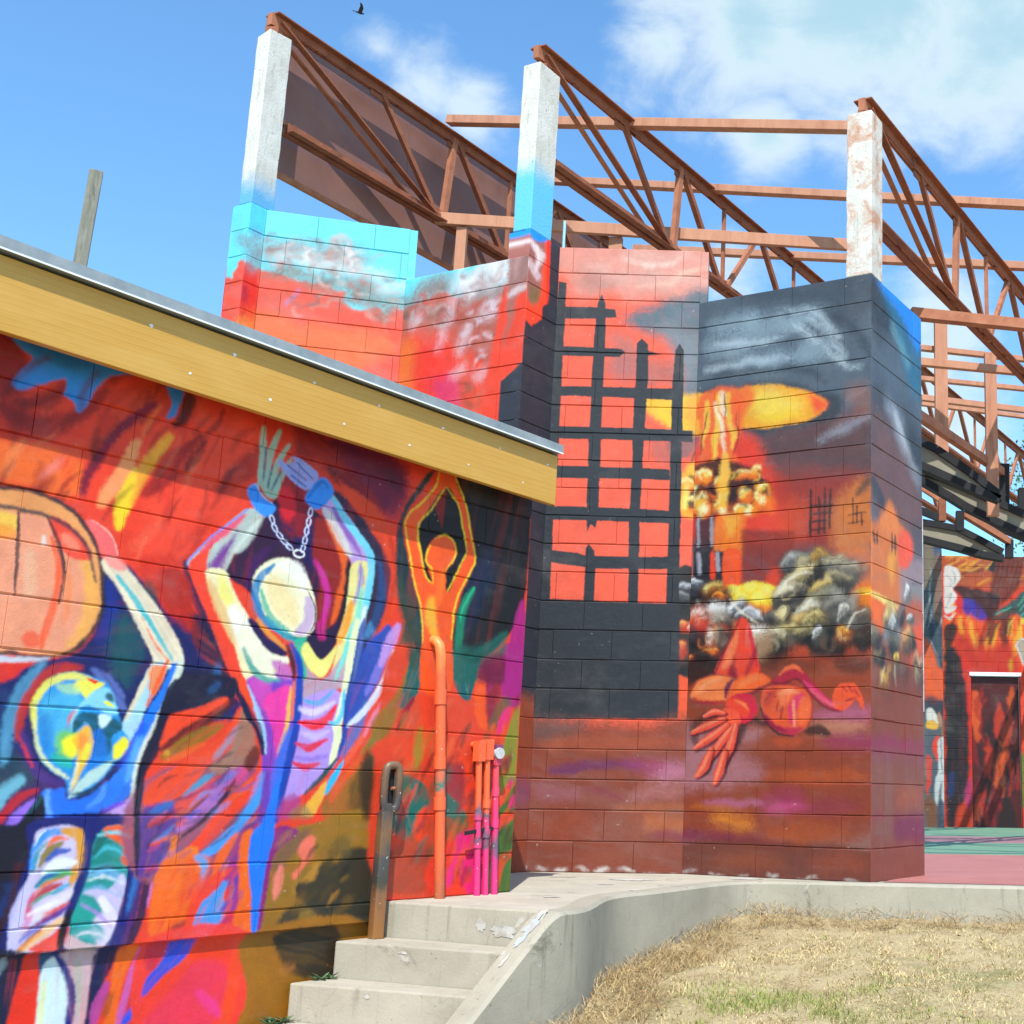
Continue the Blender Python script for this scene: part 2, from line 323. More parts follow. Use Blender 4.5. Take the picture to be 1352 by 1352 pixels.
# ------------------------------------------------------------------ mural painting engine
# every mural is a list of brush shapes in wall coordinates (mm along the wall, mm up); they are
# rasterised here into the colour map of that wall's paint layer
PAINT = {}
PAINT['L'] = '''de4a32 13.2 1 0 0 1 1513,2122,4298,625-6-3679-3874,360
8a2220:f0643c:17255e:2c7ee6:d8402c:7a3c90:f2b44e:0f5a5e 60 0.8 42.4 0 5 36,125,517,1572,1652,548,343-2430-1697,181
17255e 30.5 0.9 30.5 0.3 1 967,985,909,223,441-324,62-797-721-178-535,156
e2a06a 12.7 0.9 12.7 0.3 1 1059,1398,540,172,232-369-332-289-400,47
aed6e6 13.1 0.9 13.1 0.35 1 1462,132,96,424,189,227,184,92,15,36-34,20-233-44-212-269-55-460,20-41
2c7ee6 13 0.9 13 0.35 1 1546,41,97,428,188,232-1,34-30,3-236-213-62-461,18-35
7d1c22 25.3 0.85 21.1 0 1 2077,2209,212-2,93-117-18-114-83-67-161,0
c23a26 33.8 0.8 21.1 0 1 2147,1995,176-30,123-21-17-131-131-31-119-12
f0743a 17 0.95 12.7 0.4 1 2141,1761,238,40,230-8,12-153-167-8-134-2-158-17
f79a66 12.7 0.7 5.1 0.35 1 2350,1667,23,69,23,63-3,14-14-5-45-59-6-78,9-14
f28b80 12.3 0.8 5.3 0.35 1 2472,1672,52,50,22,50-1,12-12-3-38-36-38-60,1-14
8a2320 19.9 0.9 16.3 0.5 1 2443,1835,101,43,103,119,67,142,71,50-41,17-107-136-78-105-153-49-130,27,26-72
701a20 17.6 0.8 5.3 0.35 1 2347,1926,135,41,47,99-3,22-21-6-56-59-111-62-12-25
3f8fd8 8.1 0.97 12.6 0.4 1 2288,2215,455,0,41-17-101-48-55-83-32-74-19-24-23,31-40,27-1,73-97-64-57-27-40,17,57,108-65,34
2a6a9c 22.5 0.6 12.6 0 1 2315,2206,184,2,130-8-120-64-109,14
c84a2c 21.1 0.8 11.5 0.5 1 2647,1922,110,181,129,85,66-31-104-145-118-144-63-90
7a1838 11.2 0.9 5.6 0.35 1 2882,2093-122-110-79-145-51-116,1-78,7-8,8,7,17,72,50,110,75,139,108,115,1,15
3b86cc 8.1 0.95 10.1 0 1 2932,2189,72,8-6-77-23-61-28-14,15,75
7a1c24 14.3 0.9 10.2 0 1 3022,2182,56-20-30-99-67-57,21,85
e85238 41 0.8 20.5 0.4 1 2834,1969,137,35,102,26,255,105,77-64-60-180-104-164-73-113-138-74-131,81
f79c6a 11.3 0.95 5.6 0.35 1 2816,1905-47-106-59-114-7-58,7-18,18,9,37,43,62,119,22,119-11,20
d07a90 11.5 0.75 5.8 0.35 1 2881,1850-36-82-11-82,5-8,9,6,28,78,22,84-6,10
f7a63e 11.6 0.95 5.8 0.35 1 2963,1973-80-101-47-111-11-113,9-13,14,10,39,105,45,101,57,108-4,20
f8cc3c 11.3 0.95 5.7 0.35 1 2820,1782-47-129,13-107,14-14,16,14,25,101,16,129-14,22
8f2322 13.9 0.9 5.9 0.35 1 3083,2004-110-135-67-111-27-54,0-20,20,2,61,40,69,113,85,148-4,25
a02c24 18.6 0.9 6.2 0.35 1 3337,1983-81-119-101-162-61-134-15-138,13-20,21,13,57,126,57,123,103,162,50,136-11,27
9a2a22 17.4 0.8 6.5 0.35 1 3390,2031-33-97-73-85-2-21,23,1,114,79,11,122-16,19
fb7b5c 12.2 0.7 6.1 0.35 1 3121,1926-49-89-29-127,5-8,9,5,45,123,36,91-5,10
f4543e 24.1 0.85 14 0.3 1 2984,1743,273,37,127-25-215-151-48-125-201-24-49,76
c93a28 19.4 0.8 9.7 0.4 1 2921,1446,182,11,34-189-131-17-90,82
8f2420 42.1 0.5 21 0 1 3032,2019-131,55-61,3,114,61,229,63,256-15,187,5-15,127-738-25
8a2220:b83424:6e1a22:f0643c:d8402c:e88048:7a1c30 46 0.5 39.2 0 5 70,166,2121,1798,758,212,63-495-759-151
b83426:f0583e:8f2622:f8785c:c83c2a 26 0.5 44.2 0 5 84,190,2683,1839,624,165,83-708-623-98
7a1838 11.2 0.85 5.6 0.35 1 2882,2093-122-110-79-145-51-116,1-78,7-8,8,7,17,72,50,110,75,139,108,115,1,15
f79c6a 11.3 0.9 5.6 0.35 1 2818,1904-44-107-60-114-9-57,6-15,15,7,34,45,63,118,24,118-10,17
f7a63e 11.6 0.9 5.8 0.35 1 2965,1972-78-101-48-110-13-113,8-12,13,9,37,105,45,103,58,107-3,17
f8cc3c 11.3 0.9 5.7 0.35 1 2816,1761-37-109,10-106,11-12,14,12,21,102,12,109-12,17
3f8fd8 8.1 0.97 12.6 0.4 1 2288,2215,455,0,41-17-101-48-55-83-32-74-19-24-23,31-40,27-1,73-97-64-57-27-40,17,57,108-65,34
2a6a9c 22.5 0.6 12.6 0 1 2315,2206,184,2,130-8-120-64-109,14
3b86cc 8.1 0.95 10.1 0 1 2932,2189,72,8-6-77-23-61-28-14,15,75
5a1420 14.3 0.9 10.2 0 1 3022,2182,56-20-30-99-67-57,21,85
4a0e16:5a1420:6a1a1c:3c0c1c 34 0.55 30.9 0 5 78,179,2135,1861,977,287,85-694-979-179
8a1f26 33.1 0.9 17.7 0.3 1 3563,2188,232-10,222-18,208-14,16-164-141-131-183,84-177,101-137-3
5a1a48 40 0.75 22.8 0 1 3796,2168,455-16,29-162-75-160-138,96-161,107
c83a24 30.5 0.6 6.1 0 1 3373,2140,168,43,53-74-38-58-158,57
3c1030:6a1a30:4a1a50:a02a28:2a0c24 30 0.6 48.2 0 5 138-60,3447,2254,645,166,37-372-644-133
162a44 11.1 0.97 8.8 0.4 1 3826,1897,71,4,105-69,117-48,87-97,21-200-42-205-54-201-43-54-72-6,46,247,30,300-78,146
2a5a90 15.7 0.7 6.7 0.35 1 4124,1611,29-134-23-138-22-142,9-9,12,7,48,141,24,147-51,135-16,7
d9502e 11.3 0.97 9 0.5 1 3881,1938,110-7,134-75,119-153,40-136-21-176-63-137-81-58,82,167,24,144-40,136-129,149
a83422 13.8 0.7 6.9 0.35 1 4189,1743,45-154-10-161,8-8,11,7,33,169-65,155-14,5
3a1440 6 1 6 0 1 3538,1828,158-16,121-54,134-134,25-231-41-168-81-113-128,44-210,131-93,87-108,47-18,33,79,139,90,117
8a1a30 14.4 0.9 8.2 0.4 1 3528,1920,83,47,101-94-1-193-86-34-77,99
d82c3c 12.2 0.8 8.1 0 1 3525,1853,75,16,32-89-37-64-49,47
221458 10.3 0.9 6.2 0 1 3552,1708,69-25,31-80,125-103-13,113-60,123-35-82
8f2a26 12.7 0.95 6.3 0.4 1 3747,1764,70-6,95-111,41-150-27-197-69-112-61,144,7,134-59,124
e06a30 8.5 0.95 6.4 0.35 1 3808,1751,72-105,40-104-23-155-13-99,7-9,11,7,36,98,25,163-44,117-92,100-16,1
c43a98 8.4 0.95 6.3 0.35 1 3755,1560,52-89,27-86-12-162,8-7,9,6,33,166-29,98-70,84-14,2
1c0c26 6.4 1 6.4 0.35 1 3941,1584-3-192-30-133-65-133,5-13,15,5,93,129,34,145-21,195-15,10
281048 10.3 0.9 6.2 0.35 1 3728,1262,30-87,70-53,22-3,4,19-34,67-56,72-26,7
4a1a60 13.6 0.8 5.8 0.35 1 3435,1391,28,105,49,76-1,15-17-3-80-74-8-117,12-14
141f48 5.5 0.97 5.5 0.35 1 3102,1448,17-88,72-113,70-96,126-140,13-2,3,12-107,151-70,95-70,110-32,78-14,6
b8321f 21.3 0.8 8.9 0.5 1 2995,1398,107,26,61-112,41-99-94-2-98,55
131c40 12.5 0.95 8.9 0.3 1 3110,1211,102,20,101-118,87-142-347-28,14,170
7d2420 14.3 0.7 5.4 0 1 3158,1199,38,5,15-119-42,30
bccac6 3.7 1 2.8 0.2 1 3379,1735,97-13-126-170-52-111-90-23-82,22,7,36,111,125
f2523e 5.5 1 3.7 0 1 3247,1579,70,76-85-114-21-74,6-45-87,18,30,54
e8607e 7.5 0.95 5.6 0.35 1 3354,1707-106-95-69-91,1-12,13,1,86,78,93,105-1,16
7c3a94 11.3 0.95 5.6 0.4 1 3349,1643-22-68-34-95-10-37-68-2,40,68,51,72
d8e6de 9.6 0.9 5.8 0.35 1 3435,1694-70-88-33-58,2-15,16,3,57,47,53,100-5,17
7a96ee 1.9 0.95 5.6 0.35 1 3377,1735-128-120-121-141-4-33,2-3,3,2,7,29,120,140,126,123,0,4
f0503a 3.7 1 3.7 0.2 1 3127,1438,85-17,84-153,83-122,101-168-80-7-99,167-110,178
efe8be 4.7 1 3.8 0.2 1 3209,1421,92,25,64-98,94-104,95-97,82-157-166-13-90,160-83,123
e2c08a 9.3 0.9 5.6 0.35 1 3223,1376,57-119,99-124,17-4,5,15-73,138-78,108-21,5
ebe472 11.2 0.9 5.6 0.35 1 3272,1411,29-89,51-51,17-4,5,16-23,63-51,77-20,6
f6f8ee 13.4 0.95 5.7 0.35 1 3340,1262,52-100,71-97,62-45,33-9,9,28-13,73-76,102-92,78-39,5
1c0c34:4a1a60:6a1640:2a1458:8a1a30 34 0.5 22.6 0 5 39,135,3429,1557,163-92,150-138,35-316-301,150-200,125
c85a4a 5.8 0.95 5.8 0.35 1 3428,1346,38-98,83-74,65-43,10,0,0,9-54,53-80,69-47,90-10,3
d88a3c 4.9 0.95 5.9 0.35 1 3485,1243,77-66,75-43,7,1,0,6-66,52-84,59-9-1
f3f0d0 4 1 3 0 1 3443,1422,33,73,79,47,88-1,81-58,56-87,21-92-15-67-43-35-100,7-80,37-71,65
ecd6a0 21.9 0.8 6 0.3 1 3507,1450,75,2,97-79,24-118-77,0-83,72
2a83b6 5.9 0.97 5.9 0.35 1 3530,1514-74-64-7-101,55-101,112-46,13,3-3,10-92,57-46,86,5,82,53,62,0,14
3cae94 9.8 0.9 5.9 0.35 1 3486,1381,50-108,112-57,10,2-1,9-96,64-59,97-12,3
c4acce 10.2 0.9 4.1 0 1 3732,1389,48-21,14-74-42-80-66,2,47,70
fbfbf2 14.2 0.8 6.1 0.35 1 3569,1496,68-24,76-64,26-4,7,23-55,104-111,4-27-16
5a4a58 2.1 0.9 6.2 0.35 1 3739,1413,48-64,3-73-38-70,0-3,3,1,43,70-3,77-52,64-3,1
c0a8dc 4.4 1 3.3 0.2 1 3794,1861,71,4,147-131,86-85-1-71-111,1-49,63-83,103-76,54
dcd8d2 6.5 0.95 6.5 0.35 1 3787,1804,71-98,88-87,17-2,4,15-64,103-91,86-21,1
8a62b0 8.7 0.9 6.5 0.35 1 3838,1816,87-105,91-79,12-1,1,10-74,91-101,96-14,0
ebe09c 4.3 1 3.2 0.2 1 3974,1581,126,8-5-170-37-171-6-224-129-11,14,193,29,167
7cd2ec 4.4 0.97 6.6 0.35 1 3824,1871,93-105,140-122,15-78-10-158-11-130,9-8,11,7,35,131,10,162-20,96-145,126-108,93-16,0
8f80cc 8.8 0.9 6.6 0.35 1 4011,1584,6-85-14-100,7-8,10,6,37,104-24,88-13,6
f09e34 8.6 0.95 6.4 0.35 1 3980,1397-35-117-8-71,9-11,14,7,36,69,12,121-12,12
90e0cc 8.7 0.95 6.5 0.35 1 4035,1462-22-177-18-157,8-9,12,7,44,158,1,178-12,10
fafae6 8.7 0.9 6.5 0.35 1 4071,1378-27-168-6-136,8-7,9,6,26,136,10,169-9,8
a6beae 3 1 2 0.35 1 3410,2116,0-126,4-131,8-7,8,9,17,134-16,126-11,7
a6beae 3 1 2 0.35 1 3496,2125-48-124,7-161,9-7,8,8,13,161,31,121-7,10
a6beae 3 1 2 0.35 1 3550,2071-60-106-11-138,7-7,8,7,29,134,44,106-4,10
a6beae 3 1 2 0.35 1 3569,2010-49-95-15-92,5-7,9,6,32,88,34,96-5,10
a6beae 5 1 2 0 1 3418,1896,43,38,68-23-2-95-62-3
35587c 3 0.95 2 0.35 1 3438,2023,2-140,4-4,4,5-2,141-4,3
35587c 3 0.95 2 0.35 1 3481,1958-12-106,4-4,4,4,12,107-3,3
35587c 3 0.95 2 0.35 1 3530,1942-39-94,2-5,6,3,39,94-2,5
a0a8e2 4.1 1 2.1 0.35 1 3512,1973,77-55,97-24,15,5-4,13-80,44-89,37-18-4
a0a8e2 4.2 1 2.1 0.35 1 3592,2007,70-44,63-21,15,3-1,14-48,42-84,27-19-5
a0a8e2 4.1 1 2.1 0.35 1 3563,1936,42-30,66-23,11,3-1,10-54,39-52,17-14-4
a0a8e2 6.3 1 3.1 0.2 1 3567,1958,49,59,58-11,68-39-38-76-86,11
4a549a 2.1 0.9 2.1 0.35 1 3563,1973,106-44,5,2-1,4-106,45-5-2
4a549a 2.1 0.9 2.1 0.35 1 3616,1995,91-52,5,1,0,4-91,53-6-1
4a549a 2.1 0.9 2.1 0.35 1 3590,1931,83-35,5,2-1,4-83,36-5-2
4694ea 3 1 2 0 1 3369,1821,38,31,43-52,73-23-25-51-55-1-52,45
a8d0f8 2 0.9 5.9 0.35 1 3373,1815,33,29,47-47,58-19,2,1-1,3-54,21-49,48-39-33,0-3
4694ea 3.2 1 2.1 0 1 3680,1857,79,106,69-36-3-50-71-73-59,17
2a68b8 5.3 0.8 6.4 0.35 1 3697,1847,71,87,28-17,7,1,0,7-47,25-69-98,1-7
ccd6f8 2 1 1 0 0 3523,1691-10,0-11,8-7,12-2,13,6,8,10,0,11-7,7-13,1-13-5-8-4,6,2,5-2,8-5,9-6,6-5,1-2-5,2-8,5-9,6-6,5-1
ccd6f8 2 1 1 0 0 3545,1658-10-2-12,6-10,11-4,12,4,9,10,1,13-5,10-12,3-12-4-8-5,5,1,5-4,7-6,8-8,5-5,0-1-4,4-8,7-8,7-5,5,0
ccd6f8 2 1 1 0 0 3579,1630-9-3-14,4-12,9-7,12,3,9,10,3,13-4,13-9,6-12-3-9-6,5,0,5-5,7-8,6-9,4-5-1,0-5,5-6,9-7,8-3,5,0
ccd6f8 2 1 1 0 0 3613,1609-10-4-14,1-15,8-8,10,1,9,9,4,15-2,14-7,8-10,0-9-7,4-1,4-7,6-10,5-9,2-5-1,1-4,6-6,10-5,9-3,6,2
ccd6f8 2 1 1 0 0 3640,1589-9-4-15,2-14,7-9,10,1,9,9,4,15-1,14-7,9-11-1-9-7,4-1,4-6,6-10,5-10,3-5-2,1-4,7-6,10-5,9-2,5,1
ccd6f8 2.1 1 1 0 0 3710,1759-8,5-5,12,2,15,6,13,10,5,9-4,4-12-1-16-7-13-10-5,1,8,4,3,4,9,1,11-2,9-4,3-4-4-3-9-1-10,1-9,4-3
ccd6f8 2.1 1 1 0 0 3706,1712-9,5-5,12,2,15,7,13,9,5,9-4,4-13-1-15-7-13-9-5,0,8,4,3,4,9,1,11-2,8-4,3-4-3-3-9-1-10,2-9,3-3
ccd6f8 2.1 1 1 0 0 3699,1668-8,4-5,13,1,15,7,13,10,5,8-5,5-12-1-15-7-13-10-5,1,8,4,3,3,9,1,10-1,9-4,3-4-3-3-9-1-11,1-8,4-3
ccd6f8 2.1 1 1 0 0 3694,1622-8,5-5,12,1,15,7,13,10,5,8-5,5-12-1-15-7-13-10-5,1,8,4,3,3,9,1,10-1,9-4,3-4-3-3-9-1-10,1-9,4-3
ccd6f8 2.1 1 1 0 0 3684,1586-7,5-2,13,5,15,9,12,10,4,7-6,2-13-4-15-9-12-11-3,3,7,4,3,5,8,3,10,1,9-3,4-5-3-5-8-3-10,0-9,3-4
eef2ff 2 1 1 0 0 3708,1581-8-13-19-8-22-1-18,8-5,13,8,12,18,9,23,0,17-8,6-12-11,0-4,7-13,4-15,0-13-5-6-7,5-7,12-5,15,1,13,4,6,8
17255e 9.5 1 7.9 0.3 1 2762,1371,88,22,55-32,87-69,51-59,115-52,58-93,160-153,54-125-987-55-137-8-26,182,135,20,216,42,124,128
0f5a5e 32.4 0.8 16.2 0.4 1 2825,1206,107-51,51-131-69-124-75,72
1c3a90 24 0.7 12 0 1 2777,1318,54-32-4-159-50-53
0d1430 25.9 0.8 5.2 0 1 3111,979,161,31,105-159-225-56-63,78
2f6a9c 8.9 0.7 5.3 0.35 1 3299,1032-9-84,16-18,20,14,9,85-17,18
0f4a4c 16.7 0.7 5 0 1 2941,1350,45-10,19-79-58,41
ab2c22 12 0.95 8.6 0.4 1 3005,1393,106,16,61-159-6-93-64,34-69,57
e2a06a 3 1 2.3 0.2 1 2187,1577,136,31,93,12,100-13,90-33,63-52,59-85,32-82,14-140-20-89-54-75-64-44-82-5-89,3-56-13-137-7
e8a084 7.5 0.95 3.7 0.2 1 2198,1502,137,23,93,7,91-2,106-35,69-71,35-113,3-141-42-105-71-45-212-14-137-7
efb060 14 0.9 6.2 0.3 1 2651,1417,61-38,38-104-7-127-45-82-51-28,41,104,7,125
ec4d3a 6.2 0.95 3.9 0 1 2515,1529,74-6,79-56,37-65-66-15-59,33
f2947a 10.8 0.8 4.6 0 1 2572,1481,55-6,22-43-55-1
ecc45c 7.2 0.9 3.6 0 1 2267,1500,125,21,7-71-122-22
f29a48 10.1 0.8 4.3 0 1 2273,1457,120,15,6-45-120-13
f0643e 6 0.9 4.5 0.35 1 2531,1448,34-94,8-116-21-122-3-78,6-9,9,6,21,75,21,126-9,127-50,93-12,4
f0664a 10.3 0.85 7.4 0 1 2551,1062-7-22-24-11-26,6-13,19,8,22,23,11,26-5
e88a58 9.2 0.7 4.6 0.35 1 2593,1375,25-119,9-120,7-7,7,6,7,125-39,120-10,5
e6eeee 4.5 0.9 4.5 0.35 1 2500,1452,6-29,7-5,6,8-6,30-8,5
f6c8a8 18.5 0.6 4.4 0.35 1 2442,1367,19-133,26-20,20,27-18,133-27,20
3a3a46 2.3 0.9 4.5 0.35 1 2264,1524,69,7,94,0,105-9,88-35,61-61,52-115,5-2,3,5-45,121-67,67-93,36-108,9-96,0-69-15-4-5
2a2a36 2.3 0.95 4.6 0.35 1 2254,1591,69,9,92,12,98-14,88-33,60-49,59-83,31-88,13-137-26-86-52-69-52-45-1-5,6-1,61,38,55,74,28,92-13,143-33,93-61,87-65,53-92,34-102,14-95-12-69-17-4-6
2e2c38 1.8 0.95 4.4 0.35 1 2401,1527,10-135,17-170,4-3,3,4-9,171-17,134-4,3
2e2c38 1.9 0.95 4.6 0.35 1 2506,1528,48-83,40-116,8-117,3-3,4,3,0,120-41,120-55,81-6,1
34323c 2.9 0.9 4.4 0.35 1 2340,984,71,0,40,14,45-14,59,8,82,9,3,4-4,4-83,0-57-8-46,14-42-15-69-7-4-5
ced4e2 4.3 0.95 3.6 0 1 2341,979,112,10,146,10-57-24-128-13-70-5
d63c30 5.8 0.95 3.6 0 1 2345,952,140,10,116,22-68-47-83-29-97-15
8a98b0 5.8 0.8 4.3 0.35 1 2383,884,84,18,95,49,2,5-6,2-97-41-81-24-2-6
ee7272 3.2 1 2.4 0 1 2662,1545,26,11,53-28,46-40,27-62-67-9-33,66
f6b0a8 1.6 0.9 4.8 0.35 1 2688,1552,59-30,43-43,20-48,2-1,1,2-18,50-44,46-62,27-2,0
ebdfc6 3.3 1 2.5 0.2 1 2750,1397,30,25,52-17,134-116,123-132,64-104-27-52-98,7-12,27-84,120-103,147-62,58
ee8a86 9.7 0.8 4.9 0 1 2764,1415,57,10,39-46-57-9
4ab8c4 5 0.95 5 0.35 1 2822,1341,79-88,70-83,129-138,8,0,0,7-118,145-71,84-87,82-9,0
e2684c 2.5 0.95 5 0.35 1 2943,1187,81-109,67-53,2,0,0,3-62,55-85,107-3,0
182660 7.9 1 5.6 0.2 1 2218,906,231,31,124,49,114-6,197-46,66-123-4-162,77-112,15-258-732,18
123f70 20.9 0.8 10.4 0.4 1 2278,833,181,34,51-137-14-128-181-26
2a4a58 21 0.8 10.5 0.4 1 2308,627,182,17,96-72-4-53-256-19
d63c30 7.4 0.95 4.3 0 1 2310,961,136-3,94,25-43-42-43-42-131-26
aed6e6 3 1 2.4 0.3 1 3013,1006,72-1-74-179-30-106-45-37-28,45,39,106
ecd8b0 3.6 0.9 3.6 0.35 1 3015,1001-48-103-42-115,2-6,6,2,54,112,39,106-3,7
f08c4c 7.4 0.9 3.7 0 1 3017,1001,62,2-11-66-27-49-29,27
f0602e 3.7 0.9 3.7 0.35 1 3076,1030-33-79-33-105,3-6,7,3,43,102,25,82-4,7
2c7ee6 3.6 1 3 0.4 1 3107,1016,34-6-54-173-52-126-26-111-19-98-37-46-63-28-18,50,16,56,47,64,25,86,53,125,57,110
164ac0 12 0.8 4.8 0.4 1 2992,779,28-22-29-71-40-71-34-24,37,93
6fb6ee 12 0.7 4.8 0.4 1 2982,708,44,2-20-93-33-81-15,22
dce6d6 2.5 0.97 3.7 0.35 1 3131,1052-7-52-51-164-52-132-29-107-7-93,8-104,6-6,7,5,8,101,7,90,28,104,53,133,52,167-7,58-8,8
cba8e8 4.7 0.95 2.9 0 1 2877,395,37,33,56,40,23,11,11-85
7a42d4 4.7 0.9 3.5 0.35 1 2883,413,52,24,38,18,2,5-6,3-44-10-48-32-1-6
6aacd0 11.8 0.75 3.2 0.35 1 2488,600,12,103,15,111,31,73,37,88-4,15-15-3-62-76-33-83-17-117,10-108,13-15
b43a34 6.6 0.95 3.3 0.35 1 2526,686,12,84,25,84,42,64,56,27,64,17,7,10-10,8-73,2-71-35-50-76-27-92,5-90,9-11
50367e 6.6 0.9 3.3 0.35 1 2523,709,6-59,45-73,63-53,82-9,11,6-8,11-69,27-49,41-39,63-20,49-13,9
e2402c 3.8 0.9 3.2 0.35 1 2517,692,26-48,38-57,4-1,1,4-32,59-31,46-4,1
6e7ec0 10.6 0.75 3.5 0.35 1 2766,955,56-42,45-49,41-48,15-4,4,13-22,63-55,59-73,28-17-4
3a98d8 2.8 1 2.3 0.3 1 2566,777-2,54,27,63,45,39,55,16,71-5,76-25,46-77,19-51,15-40,36-44-2-46-38-47-41-55-42-42-86-46-23,61-23,21-54,32-45,52-23,75
62bade 15.7 0.8 5.6 0.4 1 2588,838,67,38,70-6,16-27-29-46-1-78-39-46-48,20-31,64
2a80c8 14.3 0.7 5.5 0.4 1 2588,756,28,35,28-76-7-76-25,20
e8e270 4.5 0.95 3.4 0.35 1 2580,734-3,78,22,61,45,36,73,13,89-12,9,5-6,8-93,28-85-16-56-45-26-73,16-84,8-7
e2e8b4 3.3 0.95 3.3 0.35 1 2565,755,17-88,42-61,51-38,52-26,5,1-1,6-47,32-48,35-38,56-24,84-6,4
f2e65c 5.8 0.95 2.9 0 1 2718,926,59-1,49-7-43-38-26-30-20,21-38,20
b4dca0 10.2 0.7 3.4 0 1 2630,897,79,6,28-32-69-5
e8402c 1.7 1 0.9 0 0 2741,937,62-13-18-13-20,11
7cc24c 14.6 0.85 5.6 0 1 2660,716,50,14,38-32-12-78-58,9
ece43c 10.2 0.9 4.5 0 1 2686,695,49,14,16-33-4-50-42,9
38b49c 10.1 0.8 3.4 0 1 2643,639,75-14,22-38-46,4
95d4e8 4 0.95 2.9 0 1 2762,862,31,30,50,10,41-60,9-46-78,18-49,14-32-24-13-74-13,11,4,56
0f525c 3.5 0.97 2.3 0.3 1 2717,763,30,36,71-4,19-53,20,29,29,13,27-21,7-23-37-25-3-68-35-12-31,10-9,67-30,49-32-24-20-23
2c78d0 5.8 0.9 2.9 0.4 1 2804,723,34,13,24-44,3-68-51-69-29-44,13,77
f2ba40 3.4 0.97 2.3 0.2 1 2776,753,30-47,2-61-26-68-30-78-10-11,10,99-3,61-26,43,22,35
f28a4c 8 0.8 3.4 0 1 2757,721,25-10,0-45-28-12-6,44
e8e64a 6.9 0.8 3.4 0 1 2780,677,22-10-13-57-21-11
d2ecf2 2.9 0.95 1.8 0 1 2818,792,55-3-36-47
0f4a58 4.7 0.9 3.5 0 1 2832,872,22,14,23-33-18-2
f0ec40 1.8 1 0.9 0 0 2821,850,26-2,39-21-36,5
f2e430 3.6 0.97 2.4 0 1 2899,682,33,30,23-22-15-41-33-27-15,25
c0dcd6 4 0.95 2.3 0.2 1 2748,491,33,53,41,39,79,36-29-51-42-40-85-57
24465a 2.9 0.95 3.4 0.35 1 2749,482,59,3,54,32,1,4-4,2-56-25-55-9-3-4
e2ecd8 3.4 0.9 3.4 0.35 1 2756,611-12-66-7-45,3-4,4,2,16,43,5,68-4,5
e25a34 2.8 0.9 3.4 0.35 1 2700,739,9,38,13,30-2,3-3,0-20-29-3-40,2-4
3078e2 3.4 1 2.3 0.2 1 2633,493,51,11,38,6,11-41,58,2,54,29,40,40,12-45-19-61-42-39-177,1
8cc0f0 6.6 0.8 3.3 0.35 1 2649,499-5-56,31-44,9-3,3,7-15,43-8,51-8,9
6aaae8 6.9 0.7 3.5 0.35 1 2872,525-15-46-42-36-1-7,7-1,55,31,8,55-5,8
2048a8 7.9 0.8 3.4 0.35 1 2699,381,70-19,82,8,7,8-9,8-81,10-69,4-10-8
7cbcd2 10.5 0.9 5.2 0.4 1 2384,444,64,52,57,43,39,22,21-32-52-53-24-48-95-56
0f1a2e 5.4 1 4.3 0 1 2539,291,16,80,62,95,26,11,16-81-18-107
b4303c 4.3 0.95 3.2 0.35 1 2494,367,34,52,39,44,49,31,2,9-10,4-63-18-44-51-23-62,5-12
9c78de 4.3 0.95 3.2 0.35 1 2528,289,18,69,28,42,39,54-1,12-12,0-55-41-33-52-3-78,8-12
0f5a60 4.3 0.9 3.3 0.35 1 2590,404,41,46,9,30-2,5-5-1-16-24-34-50,2-6
10162c 5.3 1 4.2 0.2 1 2398,344,140,29,97-1,17-159-49-154-11-142-133,2
14407c 12.6 0.6 3.1 0.35 1 2551,129-16,49-3-122,8-12,10,6,26,122-46-32,7-15
16246a 5.6 1 3.4 0.2 1 2621,393,420,9,19-148-35-111-35-196-28-63-380,24,3,204,32,154
d0c8ea 2.7 1 2.2 0.2 1 2629,340,46,23,66,8,54-17,31-50-1-87-23-85-25-105-2-113-135-1-53-1-3,97,17,102,28,92
3492e4 3.3 0.97 3.3 0.35 1 2642,211,14,79,31,37,70,15,6,7-9,7-85,0-44-52-1-88,8-11
e4ecf0 1.6 0.9 3.3 0.35 1 2637,297,8,30,22,22,0,2-3,1-27-20-5-34,2-3
e8722e 3.3 0.95 3.3 0.35 1 2684,286,31,23,39,8,5,5-7,5-50,4-28-35,1-9
da9e2a 4.5 0.97 3.4 0.35 1 2732,337,45-16,15-39-3-56-12-67,7-14,14,4,39,60,3,74-34,71-72,7-14-9
86782c 4.4 0.95 3.3 0.35 1 2669,218,31,46,38,36,0,10-10,2-54-26-21-59,5-11
2054ac 3.3 0.95 3.3 0.35 1 2691,238,36,25,42,10,5,6-8,5-52,2-33-38,0-9
e8f0f4 5.5 0.95 3.3 0.35 1 2696,185,48,25,52,14,8,11-13,10-71,7-42-46,0-18
3aa28c 5.5 0.95 3.3 0.35 1 2674,141,47,25,58,23,6,10-12,7-73-4-42-44,0-15
b2323e 4.4 0.95 3.3 0.35 1 2663,92,47,33,47,25,2,8-9,3-59-12-40-46,1-10
4aacdc 2.8 0.95 3.3 0.35 1 2728,116,38,21,23,13,2,5-5,3-31-6-33-28-1-7
e8dee6 5.5 0.95 3.3 0.35 1 2670,23,73,32,63,56,1,16-18,5-82-32-57-53-1-19
d03c6e 4.3 0.9 3.2 0.35 1 2644,34,10,40,4,48-4,6-6-3-16-44,0-43,6-7
e098c4 4.3 0.9 3.2 0.35 1 2646,1,20,50-6,12-11-3-20-50,5-12
5a3c9c 3.3 0.95 3.3 0.35 1 2694,7,70,33,32,32,0,7-7,1-39-22-63-41-1-8
b03c4a 3.3 0.9 3.3 0.35 1 2701,29,69,35,28,23,1,4-5,1-34-16-64-41-1-5
